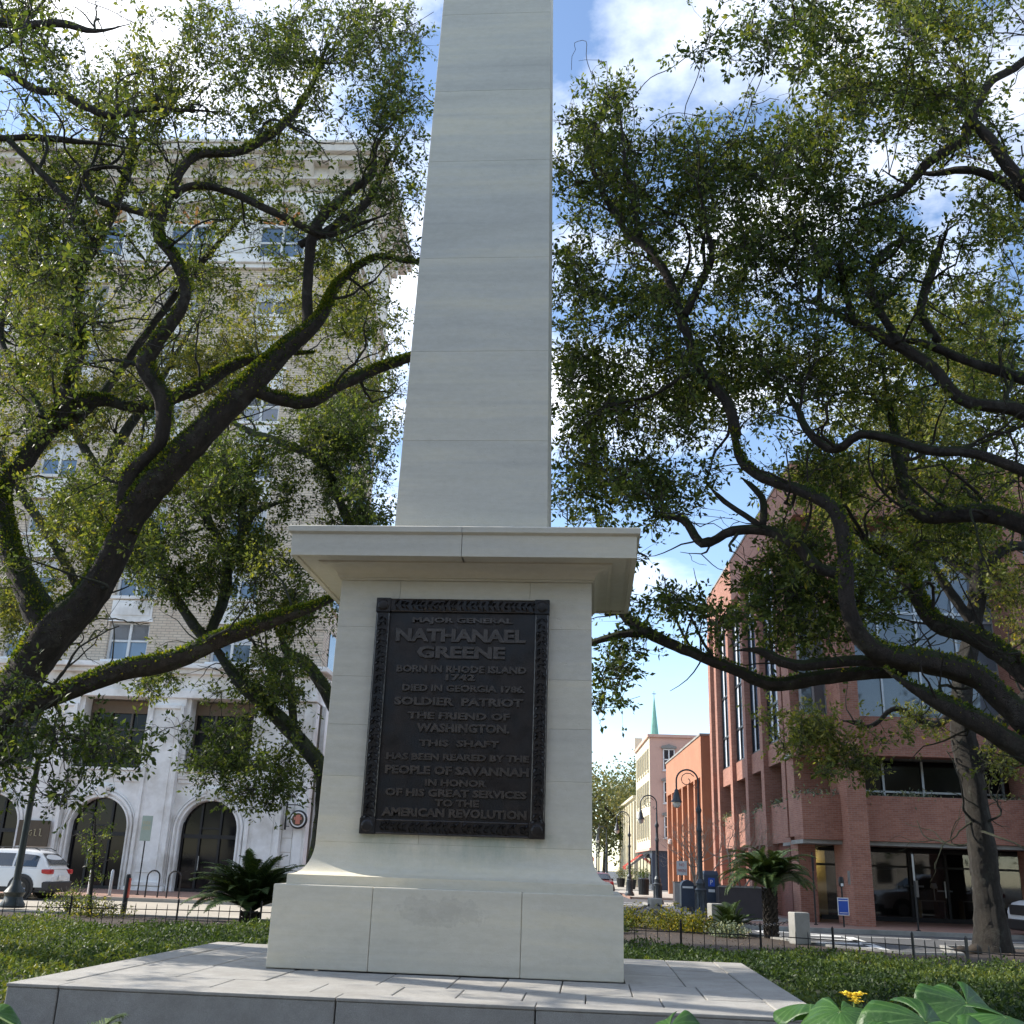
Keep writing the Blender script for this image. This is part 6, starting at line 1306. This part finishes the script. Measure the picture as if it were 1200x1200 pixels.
    for s in (-1, 1):
        MB().box(-Ln - .03, -Ln + .35, s * (Wd - .17) - .13, s * (Wd - .17) + .13, belt - .22, belt - .06).build('tail_light', M_TAIL, t, bevel=.04); MB().box(Ln - .38, Ln - .03, s * (Wd - .2) - .14, s * (Wd - .2) + .14, .70, .82).build('headlight', M_SIGNW, t, bevel=.03)
        MB().box(.85, 1.0, s * (Wd + .06) - .08, s * (Wd + .06) + .08, belt - .02, belt + .14).build('mirror', M_CLAD, t, bevel=.03)
        MB().box(-.35, -.12, s * (Wd - .0) - .02, s * (Wd) + .02, belt - .16, belt - .12).box(-1.3, -1.1, s * Wd - .02, s * Wd + .02, belt - .16, belt - .12).build('door_handle', paint, t)
        if kind == 'suv': MB().tube([(-1.7, s * .62, 1.63), (-1.5, s * .62, 1.71), (.2, s * .62, 1.72), (.4, s * .62, 1.64)], .018, 6).build('roof_rail', M_CLAD, t)
    MB().box(-Ln - .062, -Ln - .04, -.26, .26, .66, .82).build('number_plate', M_SIGNW, t); 
    if kind == 'truck':
        MB().box(Ln - .02, Ln + .03, -.6, .6, .7, 1.0).build('grille', M_CLAD, t); MB().box(-2.7, -1.0, -.85, .85, 1.2, 1.26).build('bed', M_CLAD, t)
    return t
car('parked_car', 'white sport utility car with black wheel arches parked by the white arcade', 'car', cty(-18.45, 26.6 - 2.45, .0), TH + math.pi, M_CARW, 'suv')
car('parked_car', 'white pickup whose nose enters at the right edge before the brick block', 'car', cty(18.75, 21.0, 0), TH + math.pi, M_CARW, 'truck')
car('parked_car', 'dark red car on the far street next to the third lamp', 'car', cty(4.9, 62, 0), TH + math.pi / 2, M_DRED, 'sedan')
car('parked_car', 'silver car on the far street just behind the dark red one', 'car', cty(4.6, 74, 0), TH + math.pi / 2, M_SILV, 'suv')
car('parked_car', 'white car at the far end of the street beside the pedestal', 'car', cty(4.2, 96, 0), TH + math.pi / 2, M_CARW, 'sedan')
# traffic signal
ts = thing('traffic_signal', 'traffic signal glowing green over the far end of the street', 'traffic signal', cty(6.2, 88, .12), TH)
MB().tube([(0, 0, 0), (0, 0, 5.6)], .07, 8).tube([(0, 0, 5.2), (-1.2, 0, 5.3)], .04, 6).build('post', M_BLACK, ts); MB().box(-.45 + -.6, -.15 - .6, -.15, .15, 3.9, 5.0).build('signal_head', M_BLACK, ts, bevel=.03)
MB().lathe([(.17, 0), (.15, .03)], 12, (-.9, -.2, 4.1), axis='y').build('green_light', emis('signal_green', (.05, .9, .45), 3), ts); MB().lathe([(.1, 0), (.1, .03)], 12, (-.9, -.18, 4.45), axis='y').lathe([(.1, 0), (.1, .03)], 12, (-.9, -.18, 4.78), axis='y').build('unlit_lens', M_GLASSD, ts)
# far sign, pots and awning posts in front of the navy shop
for (u, v, l) in ((8.6, 80, 'left dark pot with round shrub before the navy shopfront'), (9.4, 77.8, 'right dark pot with round shrub before the navy shopfront'), (8.4, 90, 'pale leafy pot shrub farther along the navy shopfront')):
    t = thing('potted_shrub', l, 'potted shrub', cty(u, v, .12)); MB().lathe([(.32, 0), (.42, .75), (.45, .8), (.4, .8)], 10).build('pot', M_BLACK, t)
    rng = np.random.default_rng(int(u * 10)); q = rng.normal(0, .26, (420, 3)) + [0, 0, 1.25]; foliage('shrub', t, q, .13, M_FAR if v > 85 else M_HEDGE, 3)
stp2 = thing('stop_sign', 'small red octagonal sign at the far end of the street', 'sign', cty(5.9, 100, .12), TH); MB().tube([(0, 0, 0), (0, 0, 2.6)], .05, 6).build('post', M_STEEL, stp2); MB().lathe([(.42, 0), (.42, .03)], 8, (0, -.08, 2.5), axis='y', a0=math.pi / 8).build('sign_plate', M_RED, stp2)
tb_ = thing('litter_bin', 'dark slatted litter bin beside the third crook street lamp', 'litter bin', cty(7.3, 54.6, .12)); MB().lathe([(.28, .1), (.32, 1.0), (.34, 1.03), (.2, 1.1)], 14).build('body', M_BLACK, tb_)
mm = MB()
for k in range(16): a = k * math.pi / 8; mm.tube([(.30 * math.cos(a), .30 * math.sin(a), .1), (.34 * math.cos(a), .34 * math.sin(a), 1.0)], .015, 4)
tag(mm.build('slats', M_LAMPGREY, tb_), kind='stuff')
# ================================================================ PLANTS
def frond_mesh(L_, n=26, w=.16, curl=1., seed=0):
    rng = np.random.default_rng(seed); V = []; F = []; T = []
    P = []; x = z = 0.; a = 1.05
    for i in range(n + 1): P.append((x, z)); a -= 1.55 * curl / n * (.5 + i / n); x += math.cos(a) * L_ / n; z += math.sin(a) * L_ / n
    P = np.array(P)
    for i in range(2, n + 1):
        c = P[i]; t = i / n; ll = w * 2 * (math.sin(math.pi * min(1, t * .93 + .08)) ** .6) * (1 - .35 * t); d = P[i] - P[i - 1]; d = d / np.linalg.norm(d)
        for s in (-1, 1):
            for h in (0, .5):
                b = P[i - 1] * (1 - h) + c * h if h else c; f = .45 + .25 * rng.random(); up = .16 * rng.random() + .18; k = len(V); hw = .0075 * L_ / 1.0
                tip = (b[0] + d[0] * ll * f, s * ll, b[1] + d[1] * ll * f + ll * up * .5 - .04 * rng.random())
                V += [(b[0] - d[0] * hw, s * .006, b[1] - d[1] * hw), (b[0] + d[0] * hw, s * .006, b[1] + d[1] * hw), (b[0] + d[0] * ll * f * .6 + d[0] * hw, s * ll * .6, b[1] + d[1] * ll * f * .6 + ll * up * .45), tip, (b[0] + d[0] * ll * f * .6 - d[0] * hw, s * ll * .6, b[1] + d[1] * ll * f * .6 + ll * up * .45)]
                F += [(k, k + 1, k + 2), (k, k + 2, k + 4), (k + 2, k + 3, k + 4)]; T += [rng.uniform(.1, .9)] * 3
    vs, fs = tube_geo(np.array([(p[0], 0, p[1]) for p in P]), np.linspace(.012, .004, n + 1), 4, False); k = len(V); V += [tuple(v) for v in vs]
    for f in fs: F += [(f[0] + k, f[1] + k, f[2] + k), (f[0] + k, f[2] + k, f[3] + k)]; T += [.6, .6]
    return np_mesh('frond', np.array(V), np.array(F), M_SAGO, T)
def sago(label, u, v, trunk, L_, n, seed, wcoord=False, trunk_r=.2, z=.05, curl=1.):
    rng = np.random.default_rng(seed); loc = (u, v, z) if wcoord else (*cty(u, v)[:2], z); t = thing('sago_palm', label, 'palm', loc)
    if trunk > .05:
        m = MB(); k_ = int(trunk * 16)
        for i in range(k_):
            for j in range(9):
                a = j * 2 * math.pi / 9 + i * 2.399 + rng.normal(0, .12); r = trunk_r * (.93 + .1 * rng.random()); z0 = trunk * (i + rng.uniform(-.4, .4)) / k_; h_ = rng.uniform(.06, .11); m.frustum((r * math.cos(a) - .045, r * math.cos(a) + .045, r * math.sin(a) - .045, r * math.sin(a) + .045), z0, ((r + .055) * math.cos(a) - .012, (r + .055) * math.cos(a) + .012, (r + .055) * math.sin(a) - .012, (r + .055) * math.sin(a) + .012), z0 + h_)
        m.lathe([(trunk_r * 1.15, 0), (trunk_r, .2), (trunk_r, trunk)], 10); m.build('trunk', pm('palm_trunk', (.035, .027, .02), .9, .4, 12, .6, 40), t)
    ms = [frond_mesh(L_, 38, .15, curl, 1), frond_mesh(L_ * .92, 36, .14, curl * 1.25, 2), frond_mesh(L_ * .8, 32, .12, curl * .7, 3)]
    for k in range(n):
        q = k / n; el = .55 - 1.0 * q + rng.normal(0, .06); a = k * 2.39996 + rng.normal(0, .1); s = rng.uniform(.85, 1.08)
        link('frond', ms[k % 3], t, (math.cos(a) * .05, math.sin(a) * .05, trunk), (rng.normal(0, .15), -el, a), (s, s, s))
    return t
sago('bushy dark sago palm growing left of the pedestal in front of the arch', -6.5, 14.0, .28, 1.85, 120, 1, curl=.8)
sago('upright sago palm on a thick dark trunk in front of the brick planters', 7.1, 15.7, 1.25, 1.65, 72, 2, curl=1.1, trunk_r=.15)
sago('low young sago palm between the bollards left of the upright palm', 6.2, 16.6, .1, .85, 26, 3, trunk_r=.12, curl=.5)
sago('foreground sago palm, only its leaf tips rising before the platform front left', -.95, -7.3, .15, .68, 24, 4, True, .12, .0, .8)
sago('second foreground sago palm with tips just showing left of centre', -1.85, -6.6, .06, .66, 20, 5, True, .12, .0, .8)
# low shrubs on the right bed
def shrub(label, u, v, r, h, n, mat, seed, size=.08):
    x, y, _ = cty(u, v); t = thing('shrub', label, 'shrub', (x, y, .05)); rng = np.random.default_rng(seed)
    m = MB()
    for k in range(14): a = rng.uniform(0, 6.28); q = rng.uniform(.4, .95); m.tube([(0, 0, 0), (r * .4 * q * math.cos(a), r * .4 * q * math.sin(a), h * .5), (r * q * math.cos(a), r * q * math.sin(a), h * rng.uniform(.7, 1))], .008, 4)
    m.build('stems', M_TWIG, t); d = rng.normal(size=(n, 3)); d /= np.linalg.norm(d, axis=1)[:, None]; d[:, 2] = np.abs(d[:, 2]); q = d * (rng.uniform(0, 1, n) ** .4)[:, None] * [r, r, h] * (1 + .25 * np.sin(d[:, :1] * 7 + d[:, 1:2] * 5)); q[:, 2] += .03
    foliage('foliage', t, q, size, mat, seed, .45, -.3); return t
shrub('yellow-green low shrub in front of the farthest bollard', 3.6, 18.6, .75, .55, 1600, M_SHRUB, 1)
shrub('yellow-tipped shrub between the farthest and middle bollards', 4.7, 17.6, .8, .6, 1900, M_SHRUB, 2); shrub('reddish yellow shrub left of the middle bollard', 5.3, 16.8, .6, .5, 1300, M_SHRUB, 3)
shrub('grey-green low shrub at the foot of the middle bollard', 5.9, 15.4, .55, .32, 1100, M_GREY, 4); shrub('small green shrub beside the pedestal edge behind the fence', 2.7, 15.6, .7, .5, 1400, M_HEDGE, 5)
shrub('sparse leafy shrub by the lamp base on the left', -11.8, 15.2, .8, .7, 700, M_OAK, 6, .07); shrub('low red-brown shrub behind the left fence', -10.6, 14.2, .9, .4, 900, M_OAKL, 7, .07)
# thin young tree by the left fence
YT = [[(103, 1085, 1.2 + 12.5, 6), (105, 1050, 13.7, 5), (110, 1000, 13.7, 4), (112, 950, 13.7, 3)]]
make_tree('young_tree', 'thin young tree with sparse leaves behind the left fence', 'tree', YT, [(110, 1000, 35, 50, 12.5, 15, 26, .4), (85, 1060, 40, 20, 12.5, 14.5, 26, .5)], 61, 900, .08, M_OAK, M_BARKD, spread=.2, sides=6)
# hedge / ground cover around the platform
def inside(px, py, poly):
    c = np.zeros(len(px), bool); n = len(poly)
    for i in range(n):
        x1, y1 = poly[i]; x2, y2 = poly[(i + 1) % n]; cnd = ((y1 > py) != (y2 > py)) & (px < (x2 - x1) * (py - y1) / (y2 - y1 + 1e-9) + x1); c ^= cnd
    return c
def hfun(x, y):
    return .32 + .05 * np.sin(x * 1.1 + .5) * np.cos(y * .9) + .045 * np.sin(x * 2.7 + y * 1.9) + .04 * np.sin(x * 5.1 - y * 4.3) + .025 * np.sin(x * 11 + y * 9)
def hedge(label, poly, n, seed, size=.06, tb=.5, mat=None, k=1., edge=.35):
    rng = np.random.default_rng(seed); P = np.array(poly); lo, hi = P.min(0), P.max(0); ctr = P.mean(0)
    q = rng.uniform(lo, hi, (n * 3, 2)); 
    # denser close to the camera
    q = q[inside(q[:, 0], q[:, 1], poly)][:n]; x, y = q[:, 0], q[:, 1]; h = hfun(x, y) * k
    cl = np.sin(x * 3.3 + np.sin(y * 2.1) * 2) * np.sin(y * 3.7 + np.sin(x * 1.7) * 2); z = h * (1 - rng.uniform(0, 1, len(x)) ** 2.2 * .45) + rng.normal(0, .02, len(x)) + .03 * cl
    t = np.clip(tb + .28 * cl + .22 * np.sin(x * .8 + y * .5) + rng.normal(0, .12, len(x)), 0, 1)
    V, F, T = leaves(np.stack([x, y, z], 1), rng, size, .5, t, None, -.25); t_ = thing('ground_cover', label, 'hedge', (0, 0, 0))
    tag(link('leaves', np_mesh('leaves', V, F, mat or M_HEDGE, T), t_), kind='stuff')
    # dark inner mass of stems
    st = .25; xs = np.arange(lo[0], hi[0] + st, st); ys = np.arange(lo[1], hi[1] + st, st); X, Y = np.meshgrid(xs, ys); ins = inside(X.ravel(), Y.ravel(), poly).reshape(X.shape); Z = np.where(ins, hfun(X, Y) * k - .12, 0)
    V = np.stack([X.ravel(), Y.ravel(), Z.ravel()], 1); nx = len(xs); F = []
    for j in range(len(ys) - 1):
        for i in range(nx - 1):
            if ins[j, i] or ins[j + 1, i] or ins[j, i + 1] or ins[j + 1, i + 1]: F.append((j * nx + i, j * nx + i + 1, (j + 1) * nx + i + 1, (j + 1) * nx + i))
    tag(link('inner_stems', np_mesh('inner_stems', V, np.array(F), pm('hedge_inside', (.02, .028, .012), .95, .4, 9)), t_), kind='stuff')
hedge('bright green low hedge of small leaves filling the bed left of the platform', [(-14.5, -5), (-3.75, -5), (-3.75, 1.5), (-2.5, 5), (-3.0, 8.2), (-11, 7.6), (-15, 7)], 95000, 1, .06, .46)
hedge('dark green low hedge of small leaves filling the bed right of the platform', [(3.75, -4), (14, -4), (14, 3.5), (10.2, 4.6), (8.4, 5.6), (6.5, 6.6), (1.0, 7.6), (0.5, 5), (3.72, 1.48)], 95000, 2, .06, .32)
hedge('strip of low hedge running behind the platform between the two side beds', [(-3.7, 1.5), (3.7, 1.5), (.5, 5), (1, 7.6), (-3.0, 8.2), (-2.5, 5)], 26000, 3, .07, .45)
# big round leaves in the right foreground
M_BIG = None
def big_leaf_mat():
    m, t, b, o = newmat('leopard_plant_leaf'); uv = t.nodes.new('ShaderNodeUVMap'); uv.uv_map = 'UVMap'; sp = t.nodes.new('ShaderNodeSeparateXYZ'); t.links.new(uv.outputs[0], sp.inputs[0])
    w = t.nodes.new('ShaderNodeTexWave'); w.inputs['Scale'].default_value = 2.9; w.inputs['Distortion'].default_value = .7; w.inputs['Detail'].default_value = 1.5; cb = t.nodes.new('ShaderNodeCombineXYZ'); t.links.new(sp.outputs[0], cb.inputs[0]); t.links.new(cb.outputs[0], w.inputs['Vector'])
    v = ramp(t, w.outputs[1], [(.86, (0, 0, 0)), (.99, (1, 1, 1))]); n = noise(t, objvec(t), 9, 5)
    c = ramp(t, n, [(.3, (.018, .070, .012)), (.7, (.050, .135, .020))]); c = mixc(t, v, c, (.09, .19, .045, 1)); t.links.new(c, b.inputs['Base Color']); setp(b, Roughness=.42)
    bump(t, b, noise(t, objvec(t), 40, 6), .5, .008); tr = t.nodes.new('ShaderNodeBsdfTranslucent'); tr.inputs[0].default_value = (.12, .34, .03, 1); x = t.nodes.new('ShaderNodeMixShader'); x.inputs[0].default_value = .3
    t.links.new(b.outputs[0], x.inputs[1]); t.links.new(tr.outputs[0], x.inputs[2]); t.links.new(x.outputs[0], o.inputs[0]); return m
M_BIG = big_leaf_mat(); M_PET = pm('leaf_stalk', (.14, .22, .05), .5, .15, 10)
lp = thing('leopard_plant', 'clump of large glossy round green leaves with a yellow flower in the right foreground', 'plant', (2.4, -9.9, 0))
LO = np.array([2.4, -9.9, 0])
def round_leaf(cen, r, nrm, yaw, wave, seed, parent=None):
    """kidney-shaped blade, stalk notch at the back"""
    rng = np.random.default_rng(seed); nr, na = 9, 48; V = []; UV = []; ph = rng.uniform(0, 6, 4)
    for i in range(nr + 1):
        q = i / nr
        for j in range(na + 1):
            a = -math.pi + .16 + (2 * math.pi - .32) * j / na; rr = r * q * (1 + .035 * math.sin(3 * a + ph[0]) + .015 * math.sin(9 * a + ph[1])) * (.86 + .14 * math.cos(a))
            x, y = rr * math.cos(a), rr * math.sin(a); z = -.24 * r * q * q + wave * r * .10 * q * q * math.sin(4 * a + ph[2]) + .012 * r * q * math.cos(11 * a) - .30 * (y * y) / r * (1 if wave > 0 else -.4) 
            V.append((x, y, z)); UV.append((j / na * 2.2, q))
    F = [(i * (na + 1) + j, (i + 1) * (na + 1) + j, (i + 1) * (na + 1) + j + 1, i * (na + 1) + j + 1) for i in range(nr) for j in range(na)]
    me = bpy.data.meshes.new('leaf'); me.from_pydata(V, [], F); me.materials.append(M_BIG); u = me.uv_layers.new(name='UVMap')
    for l in me.loops: u.data[l.index].uv = UV[l.vertex_index]
    me.shade_smooth(); o = link('leaf', me, lp); q = Vector(nrm).normalized().to_track_quat('Z', 'Y') @ Matrix.Rotation(yaw, 4, 'Z').to_quaternion(); o.rotation_mode = 'QUATERNION'; o.rotation_quaternion = q; o.location = tuple(np.array(cen) - LO)
    sd_ = o.modifiers.new('s', 'SOLIDIFY'); sd_.thickness = .002
    b = np.array([2.4 + (cen[0] - 2.4) * .35, -9.9 + (cen[1] + 9.9) * .4, .02]) - LO; e = np.array(cen) - LO; mid = (b + e) / 2 + np.array([rng.normal(0, .03), 0, .08])
    P = cat_rom(np.array([b, mid, e]), .08); vs, fs = tube_geo(P, np.linspace(.008, .005, len(P)), 6); MB().add(vs, fs).build('stalk', M_PET, lp, smooth=True)
def pl_(x, y, Y): return at(x, y + 9, Y)
round_leaf(pl_(985, 1176, -10.1), .22, (-.15, -.35, .92), -1.3, 1, 1); round_leaf(pl_(950, 1168, -9.8), .16, (.1, .2, .97), 2.6, 1, 2)
round_leaf(pl_(1085, 1188, -10.2), .24, (.25, -.55, .8), -1.5, 1, 3); round_leaf(pl_(1133, 1166, -9.7), .21, (.25, -.6, .85), -1.9, -1, 4); round_leaf(pl_(1180, 1184, -10.1), .19, (.2, -.3, .9), -1.2, 1, 5)
round_leaf(pl_(785, 1194, -10.0), .15, (-.3, -.5, .8), -1.5, 1, 6); round_leaf(pl_(835, 1196, -9.8), .12, (.15, -.1, .97), 2.2, 1, 7); round_leaf(pl_(900, 1206, -10.3), .16, (.0, -.1, 1), -.6, 1, 8); round_leaf(pl_(1130, 1206, -10.5), .2, (0, -.5, .8), -1.6, 1, 9); round_leaf(pl_(1010, 1206, -10.5), .15, (-.3, -.5, .8), -1.2, 1, 10); round_leaf(pl_(1040, 1185, -9.4), .14, (.2, .2, 1), 1.2, 1, 11)
fl = pl_(1001, 1163, -9.6) - LO; mf = MB(); rr_ = random.Random(5)
for k in range(7):
    c = (fl[0] + rr_.uniform(-.03, .03), fl[1] + rr_.uniform(-.02, .02), fl[2] + rr_.uniform(-.012, .022))
    for j in range(9): a = j * .698; mf.add([c, (c[0] + .022 * math.cos(a - .15), c[1] + .022 * math.sin(a - .15), c[2] + .006), (c[0] + .03 * math.cos(a), c[1] + .03 * math.sin(a), c[2] + .004), (c[0] + .022 * math.cos(a + .15), c[1] + .022 * math.sin(a + .15), c[2] + .006)], [(0, 1, 2, 3)])
    mf.lathe([(.009, -.004), (.008, .008), (.002, .012)], 7, c)
mf.build('yellow_flower', pm('yellow_petal', (.80, .58, .03), .6, .1, 20), lp); MB().tube([(fl[0], fl[1], 0.02), (fl[0], fl[1], fl[2])], .005, 6).build('flower_stem', M_PET, lp)
# one broad leaf at the lower left edge
lp2 = thing('broadleaf_plant', 'broad green leaf plant cut by the lower left corner beside the platform', 'plant', (-1.3, -8.6, 0)); keep = lp, LO; lp = lp2; LO = np.array([-1.3, -8.6, 0])
def rl2(c, r, n_, y, s): round_leaf(c, r, n_, y, 1, s)
rl2(at(-5, 1190, -8.8), .15, (.3, -.5, .8), -1.4, 21); rl2(at(-30, 1215, -8.9), .16, (.1, -.4, .9), -1.2, 22)
lp, LO = keep
for i, (x, y, r) in enumerate(((10.75, 12.2, .15), (11.15, 12.4, .17))):
    X, Y_, _ = cty(x, y); rngs = np.random.default_rng(i + 90); bm = bmesh.new(); bmesh.ops.create_icosphere(bm, subdivisions=3, radius=r)
    for vv in bm.verts: vv.co *= 1 + .08 * math.sin(vv.co.x * 14 + i) + .05 * math.sin(vv.co.y * 19); vv.co.z *= .8
    me = bpy.data.meshes.new('clipped_shrub'); bm.to_mesh(me); bm.free(); me.materials.append(pm('brown_clump', (.035, .026, .018), .95, .4, 18, .8, 60)); me.shade_smooth(); o = link('brown_clump', me, None, (X, Y_, r * .7)); tag(o, ['left round brown clump at the foot of the thick oak trunk', 'right round brown clump touching the foot of the thick oak trunk'][i], 'clump')
# fallen leaves on soil
rng = np.random.default_rng(9); u = rng.uniform(-15, 12, 5000); v = rng.uniform(9, 22, 5000); ok = inside(u, v, SQ); u, v = u[ok], v[ok]; X = u * cT - v * sT; Y = u * sT + v * cT
V, F, T = leaves(np.stack([X, Y, np.full(len(X), .065)], 1), rng, .07, .5, rng.uniform(.3, 1, len(X)), None, 0); V[:, 2] = .06 + np.abs(V[:, 2] - .06) * .3
tag(link('fallen_leaves', np_mesh('fallen_leaves', V, F, pm('dry_leaf', (.16, .10, .05), .8, .4, 30))), kind='stuff')
